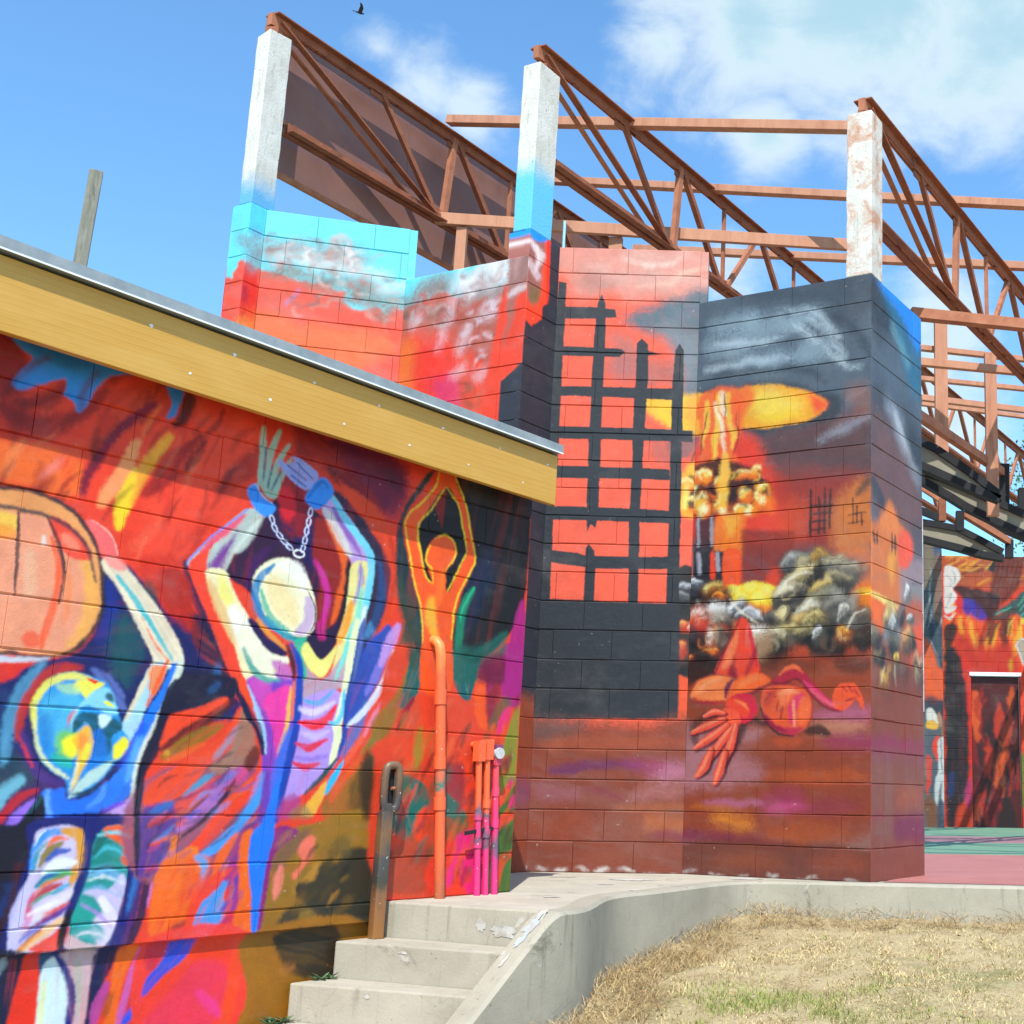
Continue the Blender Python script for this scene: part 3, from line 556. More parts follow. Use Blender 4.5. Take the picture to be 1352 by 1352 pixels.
f2c490 4.3 0.95 3.3 0.35 1 2651-81,75,43,57,57,1,13-14,3-74-39-61-59,0-15
8a3a50 4.3 0.85 3.2 0.35 1 2631-79,50,49,30,32-1,6-6,1-38-26-43-55,2-7
ea4a2e 4.4 0.95 2.7 0 1 2665-79,65,41,48,33-3-83
ccc8f0 4.2 0.95 3.2 0.35 1 2612-76,7,129,21,109-6,13-12-5-45-104,12-137,12-13
1f9a8c 2.7 0.9 2.7 0.35 1 2644,196,12,72,29,42-1,5-5,0-37-41-6-76,4-4
2054ac 2.7 0.9 2.7 0.35 1 2663,147,40,32,52,6,3,3-4,2-58,0-38-38,0-5
e8722e 2.7 0.9 2.7 0.35 1 2661,121,45,37,62,16,2,3-3,2-68-11-43-42,1-5
3aa28c 2.7 0.9 2.7 0.35 1 2646,75,45,31,67,25,1,4-4,2-71-20-43-37,0-5
f2f0f4 2.7 0.9 2.7 0.35 1 2645,43,57,24,72,31,1,5-5,2-76-24-54-31-1-5
8a2c6a 2.7 0.9 2.7 0.35 1 2633-27,50,35,65,35,0,3-3,1-69-30-47-40,0-4
3c6cc8 2.7 0.9 2.7 0.35 1 2625-47,50,35,49,25,1,3-4,1-53-20-47-39,0-5
f0a050 2.7 0.9 2.7 0.35 1 2620-83,46,29,46,41,0,4-5,1-51-34-41-35,0-5
e04a5a 2.7 0.9 2.7 0.35 1 2703,45,49,16,41,21,0,3-3,2-44-16-46-21-1-3
6a9a3c 2.8 0.9 2.8 0.35 1 2730,174,38,11,32,3,3,3-4,3-36,6-37-18-2-6
2c9494 2.9 1 2.3 0.3 1 2860,298,40,60,108,10,29-57-21-101-3-94-20-104-23-96-156-3,1,122,20,106,14,64
f2642e 4.1 0.97 2.9 0 1 2894,358,114,10,31-63-21-89-36,18,3,50-56,35
0f5a58 4.6 0.9 3.5 0.35 1 2874,255,34,55,23,31-1,10-10,1-42-23-21-65,5-12
5cbcd0 2.9 0.95 3.5 0.35 1 2877,240,46,38,74-31,5,1-2,5-80,40-50-47,1-6
8cd0dc 2.9 0.95 3.5 0.35 1 2875,326,75,9,66-16,5,2-4,5-68,25-77-16-3-5
1f8078 6.9 0.9 3.5 0.35 1 2863,218,56,11,50-3,10,6-8,10-61,23-57-29-4-12
7eb8e0 6.9 0.9 3.5 0.35 1 2857,171,76,3,54-21,15,2-5,15-64,50-85-24-9-15
d8caf0 4.1 0.95 2.9 0.3 1 2839,114,43,19,60-8,47,58,23-28-1-45-18-98-14-26-86,109
5a9ac8 4.7 0.8 3.5 0.35 1 2922,185,47-35,14,0-3,13-47,35-14,0
1f9c92 4.5 0.95 2.8 0.3 1 2841,98,44-27,21-53-27-30-68,31,11,48
f0ecf8 5.8 0.9 3.5 0.35 1 2908,80,51-74,27-9,5,24-52,74-26,9
e4d8f2 6.9 0.9 2.9 0 1 2898,19,86,16-8-119-54,4
5cb2b4 6.8 0.9 2.8 0.4 1 2822-19,102,14,25-50-64-6
dcbcc4 5.6 0.9 3.4 0 1 2807-33,80-39,83-12-155-8
ea6060 3.3 0.7 3.3 0.35 1 2812-61-1,53-8,8-7-6,2-52,7-8
0f5a58 2.9 0.85 2.9 0.35 1 2866,185,55,21,65-9,5,2-4,5-70,17-56-29-1-5
e8f0f4 2.9 0.85 2.9 0.35 1 2857,158,67,11,75-27,4,1-2,4-77,34-70-16-2-4
f2642e 2.9 0.85 2.9 0.35 1 2902,332,59-20,45-47,5-1,0,4-42,56-66,15-4-2
0f7068 2.9 0.85 2.9 0.35 1 2867,267,49,34,51-3,4,3-4,3-58,11-48-42,0-5
8ab8e4 2.9 0.85 2.9 0.35 1 2849,126,56,5,76-33,4,1-2,4-77,41-59-11-3-4
b88ae0 2.9 0.85 2.9 0.35 1 2842,73,61-38,68-51,4,0,0,4-65,57-65,34-5-1
2a8c9c 2.8 0.85 2.8 0.35 1 2833-7,48,10,57-33,4,1-2,4-58,40-52-15-2-4
f0e8f4 2.8 0.85 2.8 0.35 1 2838-44,55,9,67-23,3,1-2,3-69,30-57-14-1-4
102c70 3.4 1 3.4 0.35 1 2820,354,3-118-17-89-12-98,6-9,10,4,31,92,18,94-19,123-11,10
1a1418 3.3 1 3.3 0.35 1 2793,60-24-82,6-63,7-8,6,5,10,57,11,85-7,10
142a74 3.6 1 3 0.3 1 3028,379,31,0,13-97,20-86-9-123-21-121-29-58-83-3,32,68,24,96,9,66,8,83,18,95
3a7cc4 7.1 0.85 3.6 0.35 1 3055,227-18-92-10-101,5-8,7,4,26,97,6,97-7,8
241a48 6 0.95 3.6 0 1 3094,185,28,21-8-179-45-130-31,2,38,130
c884cc 3 0.9 3.6 0.35 1 3132,201-12-72-5-80,2-3,3,2,13,77,7,74-4,4
0f2442 4.2 1 3.1 0.3 1 2459-81,213-12-9-88-27-144,0-74-135,19
a8b8c0 7.3 0.7 3.1 0.35 1 2553-195,49,62-1,31-5,10-10-3-15-18-35-70,4-13
da3c2a 4.3 1 3.2 0.3 1 2670-95,54,0,14-99-2-144,2-76-113,16,11,73,19,124
0f4a70 3.3 1 2.2 0 1 2723-105,49,1-20-55-10-46
d2e8ee 3.3 1 2.2 0.2 1 2736-163,54,52,44-56,26-82,8-106-1-77-134,19,11,74
e2ecb0 5.4 0.8 3.3 0.35 1 2743-209,7-130,11-12,10,7-7,131-11,12
ccb2ba 3.9 1 2.8 0.3 1 2800-107,149,1-10-99-2-159-1-77-58,8-3,104-11,106
a8b8a0 7.9 0.6 3.4 0.35 1 2862-118,10-80,20-133,7-7,6,5-4,132-23,83-10,7
1c2678 2.8 1 3.3 0.35 1 2771-103,47-69,32-77,2-103,8-78,7-8,7,4,9,75-2,109-37,87-61,67-12,4
12224e 3.4 1 2.9 0.3 1 2944-109,95,3-32-79-25-77-21-105-2-78-29,4,3,105,0,132
b2529c 5.7 0.9 3.4 0.35 1 2989-232-37-73,1-84,10-13,12,5,27,72,14,81-10,17
f0742a 4.7 1 3.5 0.3 1 3044-101,80-1-43-90-17-107,3-161-60,8,15,158-3,108
80502a 6.9 0.7 3.5 0.35 1 3012-273-15-68,11-16,16,6,15,68-11,16
c83c4c 6 1 3.6 0.3 1 3137-103,121,1-58-102-57-93-33-169-43,6,16,159,35,105
cc6cb4 4.7 0.9 3.5 0.35 1 3124-111-38-99-24-139,1-83,6-8,8,4,16,77,25,137,23,105-7,10
3c5cd4 4.3 1 3 0.3 1 3258-102,100,3,6-52-102-81-92-79-52-76-37,4,73,101,63,99
9a5a70 12.9 1 7.8 0.5 1 3009,532,526,133,89-124-11-403-556,24
151a38 5 1 5 0.2 1 3128,961,288,24-24-96-134-52-130-32-34-143-47-83-5-58,0-103,21-114-6-142-46,256-8,160,54,170
2c5a8c 9.2 0.6 4 0.35 1 3308,914,32,27,0,23-25,0-32-27,0-22
ea522e 5.1 1 4.5 0.4 1 3106,768,27,49,116,35,112,54,26-36-71-54-78-41-62-39-81-60
4c1822 7.7 0.95 3.9 0.35 1 3114,662,97,58,109,67,94,96,0,14-16,0-110-77-107-66-84-74-1-16
8c6c20 7.7 0.95 3.8 0.35 1 3125,628,93,47,94,51,57,46,4,15-18,5-74-23-96-53-78-66-2-19
c8961e 5 0.9 6.2 0 1 3141,654-2-11-10-4-11,4-5,10,3,11,9,5,11-4
f2542e 4.5 1 4.5 0.35 1 3051,446-2,63,21,35,91,49,105,69,89,64,55,71,22,57,28,14-1-56-72-115-77-112-84-91-117-56
e2702c 8.9 0.7 3.8 0.35 1 3117,608,91,33,85,52,2,9-10,2-93-38-84-44-3-10
a47c6c 6.7 1 4 0.4 1 3440,786,23,83,49-73,25-56-2-69-52-55-95-42-60,29,89,76
9c96ac 8 0.85 4 0.35 1 3359,641,56,60,34,75-4,10-11-3-50-65-41-67,3-12
6a3028 9.6 0.9 4.1 0 1 3512,677,41,26,21-49-44-64-33,24
4a9cc4 6.4 0.95 3.9 0.35 1 3242,475,68,45,49,51,0,10-13,1-64-36-55-57,0-13
ec5844 6.4 0.95 3.8 0.35 1 3172,407,120,50,99,91,1,14-17,2-116-69-103-67-4-17
ac7cc4 5.2 0.97 3.9 0.35 1 3227,343,103,57,82,87,49,98-5,15-17-3-72-81-76-82-83-71-1-17
da5c94 10.8 0.9 6.7 0 1 3514,601,10-24-14-24-29-10-27,9-10,23,14,24,29,11
2a1632 3.2 0.95 3.9 0.35 1 3244,322,78,50,76,70,67,113-2,6-6-2-76-107-73-67-71-55,0-6
5a3c90 9.8 0.9 6.1 0.5 1 3047,429,125,23,24-35,12-93-32-109-107-54-12,143
3c72ba 7.4 0.9 3.7 0.35 1 3098,408,54,10,32,27,3,11-13,4-42-8-44-25-5-13
f2502e 4.3 0.95 3.7 0.35 1 3091,357,46,14,51,29,2,8-9,3-59-17-39-25-2-9
ee4c30 4.9 0.9 3.7 0.35 1 3110,283,36,12,24,16,2,7-8,2-32-5-30-21-1-8
ee4c2e 5.3 1 4.6 0.45 1 3579,673,16-69-33-101-71-74-63-73-80-76-94-56-40,1,71,68,71,88,59,84,91,75,51,63
f27e22 5.6 1 4.4 0.4 1 3142,131,22,79,25,62,0,46,32,6-4-70,69,27,38-30,2-129
4c9ce2 6 0.95 4 0.35 1 3310,207,104,49,92,79,71,94,25,69-6,14-15-4-49-55-66-89-86-75-87-63-2-15
ee6c2e 5.2 0.95 3.9 0.35 1 3412,126,51,112,42,82-4,12-14-2-67-73-31-122,8-14
9c3c82 6.7 0.9 4 0.35 1 3471,121,69,119,53,103,13,81-9,15-17-6-43-67-53-102-43-130,10-18
60a6dc 7.6 0.85 3.8 0.35 1 3357,130,21,77-68,28-12-2,5-12,33-22-3-63,11-13
f0662c 5.4 0.95 4 0.35 1 3567,110,11,118-3,93-12,14-16-8-31-90,18-124,17-15
f0502e:f27e22:4c9ce2:8a3a80:c8407a:5a3c90:f0662c:3a5ab0 60 0.55 21.3 0 5 74,54,2987,364,275,119,251,67,25-459-519,22
4a1030:2a1440:6a1a24:1c1434 30 0.6 16.5 0 5 87,61,2959,471,133,180,312,76,89-247,17-395-504,21
7a4cbc 4.9 1 3.5 0.4 1 3467,989,258,21,12-209-9-194-51-128-53-63-35,188-29,169
d05ab4 13.9 0.8 5.6 0 1 3467,989,105-4,32-75-48-42
ea4ca4 8.5 0.95 4.2 0.3 1 3560,894,62,56,75,25,1-111-26-175-23-30-35,130
f2bc64 4.3 0.95 4.3 0.35 1 3693,963-9-149-25-131,5-6,7,4,38,130-2,151-7,6
f07c40 3.6 0.9 4.3 0.35 1 3704,989,10-156,12-9,10,10-10,156-11,9
3c78dc 12.7 0.8 5.6 0.4 1 3677,747,48,54,4-168-24-128-66-89,4,164
307ff2 3.5 1 2.8 0.2 1 3624,416,27,88,37,77,49,52-15-77-21-115-26-138-11-197-88,4,0,152
4aa0ee 10.9 0.8 4.1 0.35 1 3574,581-29-93-40-84,5-15,17,3,72,77,7,107-14,15
6a42a8 9.6 0.8 4.1 0.35 1 3611,581-18-99,3-101,9-11,12,7,24,98-4,103-12,12
b0d6f4 3.4 0.95 4.1 0.35 1 3468,955,46-93,43-85,34-98,7-4,5,5-20,103-45,88-57,90-10,3
163e9e 3.6 1 4.3 0.35 1 3724,1011,5-195-14-180-24-127-12-129,8-9,11,5,36,124,24,130,15,185-24,197-13,10
f0562e 3.4 1 2.7 0 1 3416,985,37,3,56-104-4-25-43,47
161c44 4.1 1 4.1 0.35 1 3414,930,54-88,63-76,46-95,11-5,5,9-27,104-67,81-68,80-14,3
bba2b4 6 1 3.7 0.3 1 3749,997,7,80,104-58,75,74,59,89,10-179-56-24-85-67-104-7
b89ce2 4.4 1 2.9 0.25 1 3758,918,190,61,64-84-26-110,6-134-67-68-96-80-106-39,6,89,24,130,9,137
ece88e 4.5 0.97 3 0 1 3715,1153,53,26,81-68,84,78-23-98-54-64-84,45
f2f0d8 5.6 1 3.5 0 1 3415,1224,47-20,84-75,111-22,11-32-81-33,36-43-83-6-57,40-57,103-33,35
3a9c94 5.6 0.9 4.2 0.35 1 3428,1114,41-77,71-50,91,0,8,6-7,7-79,13-59,41-51,67-12,3
c078b8 8.5 0.9 4.3 0 1 3583,1081,78-6,46-62-69-12-36,42
2e1650 5.6 1 3.5 0 1 3442,1253,62-18,44-54,89-36,12-38-86,11-67,58
e29a48 4.9 0.95 4.2 0.35 1 3487,1255,48-57,106-63,10,1-1,8-95,72-56,48-11,1
2f9cae 5.7 0.95 4.3 0.35 1 3532,1258,95-68,73-19,12,4-4,10-59,34-105,54-15-3
32ae94 5.8 0.95 3.7 0 1 3688,1183,70,15-26-57,42-82-11-48-52,102
43222c 5.8 0.95 4.3 0.35 1 3643,1149,36-76,21-67,9-6,6,7-3,76-52,74-12,3
174aa8 3.6 1 4.3 0.35 1 3666,1158,43-76,18-87,5-116-16-163-17-128-13-135,7-8,9,5,33,132,16,130,17,165-5,121-19,95-61,73-14,3
2a1040 6 1 3 0 1 3767,1185,35,58-5,40,54-34,95,52-37-121-60-69
c02a80 9 0.8 4.5 0.35 1 3803,1268,15-59,24-13,17,21-15,60-25,13
4cacd4 4.5 0.95 4.5 0.35 1 3773,913,88-12,83,73,0,7-9,1-85-60-76,3-8-5
e2d6f2 7.4 0.95 4.4 0.35 1 3759,869,75-21,117,62,4,11-14,4-119-41-57,5-15-8
ea323c 3 1 4.4 0.35 1 3761,813,87-26,82,40,37,73-2,9-12-2-58-52-58-23-74-6-9-5
da3c5c 2.9 1 4.4 0.35 1 3753,717,84-32,86,57,2,8-10,2-89-29-70,5-8-3
da405c 2.9 1 4.4 0.35 1 3749,628,76-29,68,30,4,8-9,3-66-6-70,6-8-4
d8c8f0 8.8 0.8 4.4 0.35 1 3772,766,87-24,72,40,4,10-13,3-69-20-77,8-13-6
8a70d0 8.8 0.7 4.4 0.35 1 3763,650,91-12,80,26,4,7-9,3-79-11-86,1-9-6
eaeec6 4.6 1 4.6 0.35 1 4025,1313-32-142-6-159-14-114-29-85,14-54-10-120,10-12,14,8,39,121-14,53,29,81,15,120,7,160,8,142-14,13
f2b060 6.2 0.9 4.6 0.35 1 3951,1291-25-85,11-14,17,9,24,86-10,14
80dcd0 4.6 0.95 4.6 0.35 1 4004,1296-38-142-30-127,5-6,8,4,44,126,26,143-6,7
4ac4ec 3.8 0.95 4.6 0.35 1 3993,976-6-93-36-50-28,0-7-4,5-5,48-9,46,63-7,98-7,6
114c9e 4.6 1 3.9 0.3 1 4054,1272,37,61-1-155-35-164-13-118-17-157-33-88,11,135,6,136,17,124
3a56a8 7.9 1 4.8 0.5 1 4090,1178,105,110,43,34,26-69-47-169-74-153-100-130-13-109-4,190
3c78bc 10.8 0.85 4.6 0.35 1 4125,935-70-122-46-130,8-15,19,6,82,120,43,132-12,19
5a9ac8 11.2 0.8 4.8 0.35 1 4108,1308-17-82,60,52-4,11-14-4-3-39,3,61-11,11
9088dc 9.6 0.85 4.8 0.35 1 4227,1210-69-130-39-105,7-12,14,5,65,99,49,137-9,14
c49edc 9.8 0.9 4.9 0.35 1 4270,1318-57-88-25-108,11-17,21,9,64,100,26,95-13,20
dce4f6 4.8 0.97 4.8 0.35 1 4047,814,108,73,95,150,34,151-7,8-12-6-54-142-90-143-89-79,0-12
f06c50 6.4 1 4.8 0.45 1 4330,1333,11-108-34-119-43-125-79-110-57-127-60-91-61-62,41,89,91,126,92,145,57,153
e88ea6 8 0.9 4.8 0.35 1 4249,963-71-86-44-96,4-8,10,3,61,89,56,91-3,10
8c7c3c 9.7 1 6.4 0.5 1 4374,1090,2-115-70-132-90-96-48-50-51-15,76,113,86,131,54,103
5a5048 11.7 0.9 6.7 0.4 1 4323,1317,91,40-4-147-68-79-36-18
0f5e64 6.7 1 5 0.4 1 4394,1370,54-8,31-182-30-171-66-105-58,18,52,139,42,150
8c1e3c 8.3 0.95 5 0.35 1 4431,985-69-73-32-86,6-10,14,4,55,76,49,79-5,14
0a4c4c 3.7 1 4.4 0.35 1 3834,496,94,73,64,86-1,6-9-1-76-77-83-79,1-8
34b4e4 3 1 2.3 0 1 3926,494,33,76,59,75,16,7-33-87-35-54
f2b44e 5.1 0.97 2.9 0 1 3815,413,70,91,47,49,15,11-18-93-49-71
9a6a30 10.7 1 7.6 0.4 1 3958,504,83,88,92,104,48,43,54-349-289,2
e85c38 10.7 0.9 6.1 0.5 1 3981,524,105,123,80,64-28-63-92-103-74-93
5c4c2a 18.6 0.85 10.9 0.3 1 4082,526,81,130,44,1,28-267-121,1
a84c8c 11.3 0.8 7.1 0 1 3707,470,51,32,50-31-45-78-77,0
8a7a5c 14.3 0.7 4.3 0 1 3767,426,67,26,47-60-126,1
94702c 8.6 1 7.1 0.3 1 3684,316,197,48,332,37,58-548-643,55,20,77,19,158
8a2c7a 5.5 1 4.1 0.3 1 3677,341,136-8-112-99-28-141-7-164-30,9,7,157
7c5c4c 11.3 0.8 5.7 0 1 3701,234,105,92,78,12-104-125-68-72
f28c7c 6.9 0.95 4.2 0.35 1 3720,181-24-60,11-71,12-11,12,7,18,64,0,64-12,15
f27c6a 8.6 0.95 8.6 0 1 3815,244,33,56,55,12-1-64-41-63-47-61-18,20,48,55
b4863c 10.1 0.9 8.6 0 1 3864,166,84,29-1-64-73-60-69-9,18,49
33322a 11.8 0.95 14.7 0 1 3971,207,259,32,31-294-230,15-76,31-116,44-15,64,93,14
3a3a30 13.2 0.9 14.6 0 1 3756-40,86,50,110,12,175-3,127,0,16-153-492,37
96783c 10.1 0.9 10.1 0 1 3955-41-12-22-33-7-35,12-16,23,11,22,33,7,35-12
6a5c34 22.5 0.7 4.5 0 1 4012,284,84,18,9-86-101-10
f0702a 7.4 1 4.9 0.4 1 3165,221,77,9,79,15,4-146-49-135-88-22-51,4-6,146
e2602c 8.9 0.9 5.1 0.5 1 3277,217,114,8-45-127-44-136-41,14
60a6dc 7.7 0.9 3.8 0 1 3300,246,78-26-37-81,1,47
4a9ade 5.2 1 3.9 0.4 1 3460,122,19,11-20-65,27-49-58-96-101,2,26,114,43,39
7040a0 7.9 0.9 4 0.4 1 3484,150,40,23,11-145-33-21-50,9,28,51
8a2c3c 11.2 0.8 3.7 0 1 3230-33,70,18-6-57-64-12
ee4c38 6.4 0.9 3.8 0.4 1 3324,111,169,81-54-69-94-72-26-119-22,24
f2702a 4 1 3.3 0.3 1 3521,318,59,24-8-134,31-184,18-115-123,9,37,110-11,151
c83c5c 6.5 0.9 3.9 0 1 3428-77,61,72,28-1-11-76
2f80f6 2.7 1 2 0.15 1 3580,342,100-1-18-124-16-122-3-173-25,2-21,149-28,135
f0502e:f27e22:c83c4c:e8602c:7a3c90:f89038 36 0.5 21.1 0 5 33,59,3117-114-3,220,347,21,90-274
2f80f6 2.7 1 2 0.15 1 3580,342,100-1-18-124-16-122-3-173-25,2-21,149-28,135
4a9ade 5.1 0.9 3.9 0.35 1 3448,127-42-65-44-83-23-50,3-11,14,0,46,38,45,87,24,73-7,15
5c4c26:a87c34:2c2a24:7c602c:b8843c:463e2a 30 0.6 46.1 0 5 51,51,3606,240,441-9,44-407-440,34
e64a40 3.8 1 2.5 0.3 1 3141-83,480-8,58-486-484,71
3c58cc 4.3 1 3.1 0.3 1 3251-97,125,1-44-71-84-59-68-65-25,3,17,58,56,62
ea4a2c 5 1 3.8 0.3 1 3377-102,151,12-4-88-164-3-84-59-93-74-3,23,74,64,85,54
c8304c 7.3 0.9 3.7 0 1 3155-95,96-2-23-71-59-39
e04464 15.1 0.8 6.3 0.4 1 3382-194,95,3,72-77-39-141-72-76-237,32-10,78,114,103
ea4c9c 12.9 0.85 3.9 0.35 1 3401-319,52-58,64-45,17-3,0,14-46,60-69,47-20,2
f0582e 13.2 0.8 3.9 0.35 1 3557-104-7-103-14-172-13-115,10-14,14,5,44,108,15,177-19,111-16,14
9c6c26 6.4 1 4.9 0.25 1 3621-91,645-3,61-577-685,100,8,233
38342a 12.9 0.97 10 0.2 1 3763-102,332,7,24-220-161-2-114,43-47,71
5a4c2e 15.8 0.7 7.2 0 1 3981-238-12-17-34-4-34,11-16,19,12,16,33,5,35-11
b0763c 15.5 0.6 7 0 1 3889-267-12-16-32-4-33,11-16,18,12,17,32,4,33-11
d64e30 10.8 1 5.4 0.3 1 4224,806,44,384,383,73,215-49,336-5,11-745-4-460-906,46
8a7038 11.3 0.9 7.5 0.5 1 4180,836,74,79,69,87,47,114,28,87,27-54-44-143-57-152-55-78-81-25
c2563a 19.1 0.7 3.8 0 1 4311,843,131,140,40-176-150-28
106462 5.8 1 3.9 0.4 1 4397,1214,77,8,2-96-21-131-73-72-58,8,46,113
8c1e3c 7.6 0.95 3.8 0.35 1 4418,975-66-79-22-77,6-9,11,5,43,68,48,84-4,11
8a8a38 15.5 0.85 3.9 0.35 1 4469,824-13-92,7-110,14-13,16,10,29,110-16,96-19,13
0f6c64 6.3 1 7.6 0.3 1 4330,590,108-3,116-58,39-93-51-87-94-74-84,55-42,131
a8803c 5 0.8 3.8 0.35 1 4433,548-45-54,4-12,15,3,45,54-4,11
8a3040 17.5 0.8 9.4 0 1 4650,625,106,30,58-27-8-165-113,40
0f6a60 9.4 0.95 8 0 1 4644,530,88-33,92-61,40-91-113,35-97,45
a8503a 15.1 0.9 8.8 0.3 1 4371,266,186,83,44-1,1-313-258,13-54,127
f0502e 11.5 0.85 7.7 0 1 4501,393,78,32,0-152-91,28
5a5a38 16 0.7 10.7 0 1 4643,381,217,10-7-90-168-42-49,45
f2472c 11.9 0.9 8 0.3 1 4628,228,211,50,71-258-293,14
e8348c 16.5 0.9 9.6 0.3 1 4790,290,241,8,9-285-161,8
f2623c 16.9 0.7 7.1 0 1 4906,596,166,3-3-163-149,0
106064 5.6 1 4.2 0.4 1 4651,1263,208,22,14-106-22-79-24-90-30-25-59,25-47,77
4aa08c 2.8 0.8 4.2 0.35 1 4754,1203,17-110,25-74,2,0,1,1-20,74-20,110-3,1
f0642e 9.9 0.9 5.7 0.4 1 4868,1149,35,27,17-100,28-128,1-106-69,31-27,116
8a2c42 12.9 0.95 7.2 0.4 1 4893,1187,137-18,14-155-47-146-44,21-29,187
a22c7c 8.9 1 5.9 0.35 1 5044,1304,149,16,0-161-7-178-124,22-25,143
6a5a44 13.1 0.85 7.3 0 1 5044,1008,77,11-18-86-87-88-51,9
7c8a3a 11.7 0.95 7.3 0.4 1 5186,987,12-253-14-239-103-1-32,175,47,144
de3c7e 8.7 0.95 4.4 0.35 1 5091,963-52-60-11-71,11-14,19,8,47,62,22,65-10,18
f0602e 10.1 0.9 4.3 0.35 1 5079,697-11-71,24-21,31,16,11,71-25,22
f0543a 8.7 0.9 4.3 0.35 1 5103,456,77,102-10,21-29-6-77-102,10-20
4c6c34 10 1 7.1 0.3 1 5086,436,128,12-5-444-169,9-5,250
f0482e 8.6 0.9 4.3 0.35 1 5077,321,74,36,67,45,5,16-25,5-98-25-54-56,2-20
f0482e 10 0.9 4.3 0.35 1 5111,40,40,104,54,47,2,19-28,3-108-41-7-123,20-20
e03a7a 7.3 0.9 4.4 0.35 1 5162,498-13-47,18-18,25,11,14,47-18,19
0f6a60:a84c30:f0502e:5a5a38:8a3040:c86a3c:9a4430:3c5c3c:e8482c:7a3c44 70 0.6 47.7 0 5 60,93,4225,523,887,21,52-610-882,42
f0583a:8a8038:c0503a:e86a44:f07a50 30 0.5 36.3 0 5 43,88,4211,827,428,28,30-317-427-10
8a2c42:7c8a3a:f0602e:a22c7c:6a5a44:d83c7a 24 0.6 36.9 0 5 39,91,4813,1098,314,29,62-723-313-2
f2472c:e8348c:c8304c:f0602e 16 0.6 34.7 0 5 14,87,4670,183,334-6,20-228-333,16
3c2a20:0f3c38:5a1c24:7a2c20:1f3428 44 0.55 34.2 0 5 53,91,4213,717,887,44,69-796-882,39
1c1e24 8.8 1 6.6 0.2 1 4565,2207,768-65-122-54-27-504-36-52-54-147-239-197-187,61,34,269,85,202-93,276
16304c 42.8 0.7 21.4 0.4 1 4782,1719,118,93,62-120-85-196-106-192-72-8,18,197
123a40 9.9 1 5.9 0.4 1 4463,2157-51-83-116-173-12-124,90-226,75-196,11-170-121,157-75,201-25,243,50,166,109,155
3c4a40 23.3 0.8 13.6 0.5 1 4271,1586,115-154,65-205-43-131-101,242
1c8468 10.5 0.9 6.3 0.35 1 4773,1579-72-99-22-166,27-237,14-9,13,11,7,237,21,159,44,96-9,16
3cb48c 4.2 0.9 6.3 0.35 1 4790,1582-68-103-17-93,3-3,5,2,26,91,60,103-2,5
0f6058 17.1 0.9 10.7 0.4 1 4703,1253,145,15,169,99,51,6-27-131-170-88-7-64-168-14
6c1c44 15.1 0.9 6.5 0 1 4880,1190,159,70,26-154-188-15
a22a7c 9 1 6.8 0.3 1 5179,1564,24-176-3-316-131-9,25,313,35,144
f2622e 4.1 1 3.1 0.15 1 4495,2191,93,22,35-112,74-104,49-156,42-112-26-67-83-147-24-136,22-346-200-15-28,337-79,229-71,204,2,87,87,97,83,97
13151f 3.1 1 2.1 0 1 4541,2076,92-74,46-100,39-139-52-116-60-120-28,106,63,91-13,69-50,29-70-12-53-55-13-73,29-65,26-53-50,41-70,197,1,44
f5642f 4.1 1 2 0 1 4451,1736,47,61,80,23,58-43-5-82-48-52,5-79-84-12-11,77-42,29
7c1e1e 4.1 1 1.6 0 0 4530,2068,21-9-18-206-71,129
e9cc40 2.5 0.95 6 0.35 1 4486,2149-20-75-82-100-90-98-1-89,72-204,70-196,23-142,2-2,3,2-17,144-70,197-72,204,0,84,89,95,83,103,16,77-2,3
e9cc40 2.5 0.95 6.1 0.35 1 4538,2080-94-139-76-114,67-216,58-53,4,0,0,3-51,53-66,215,74,109,90,140-1,4
e9cc40 2.6 0.95 6.3 0.35 1 4550,2075,80-84,59-134,26-85,3-2,2,3-19,88-60,136-85,82-5,0
e9cc40 2.6 0.95 6.3 0.35 1 4596,2159,95-165,47-137,44-129-25-65-82-147-24-128,1-97,2-2,3,3,6,96,24,126,81,147,27,69-45,131-48,138-100,163-4,0
e9cc40 2.6 0.95 6.3 0.35 1 4715,1764-54-116-56-116,2-2,3,1,62,115,50,117-2,3
e9cc40 2.5 0.95 6.1 0.35 1 4464,1757-26-48,6-54,42-28,15-67,3-1,2,2-10,70-42,29-5,49,21,47-2,3
e9cc40 2.6 0.95 6.2 0.35 1 4499,1791,66,30,58-30,11-58-53-89,1-3,3,1,61,90-13,64-67,34-69-35-2-3
f9b440 18.1 0.9 6 0.35 1 4478,1480-13-110,65-79,23-6,10,18-20,84-22,97-22,14
f6863a 16.3 0.6 6.1 0.35 1 4544,1629-16-88,2-88,11-10,15,9,31,91-10,89-16,11
2c2822 18.7 0.75 4.7 0.35 1 4143,684-17-123,44-162,22-17,20,16,9,163-26,122-27,21'''

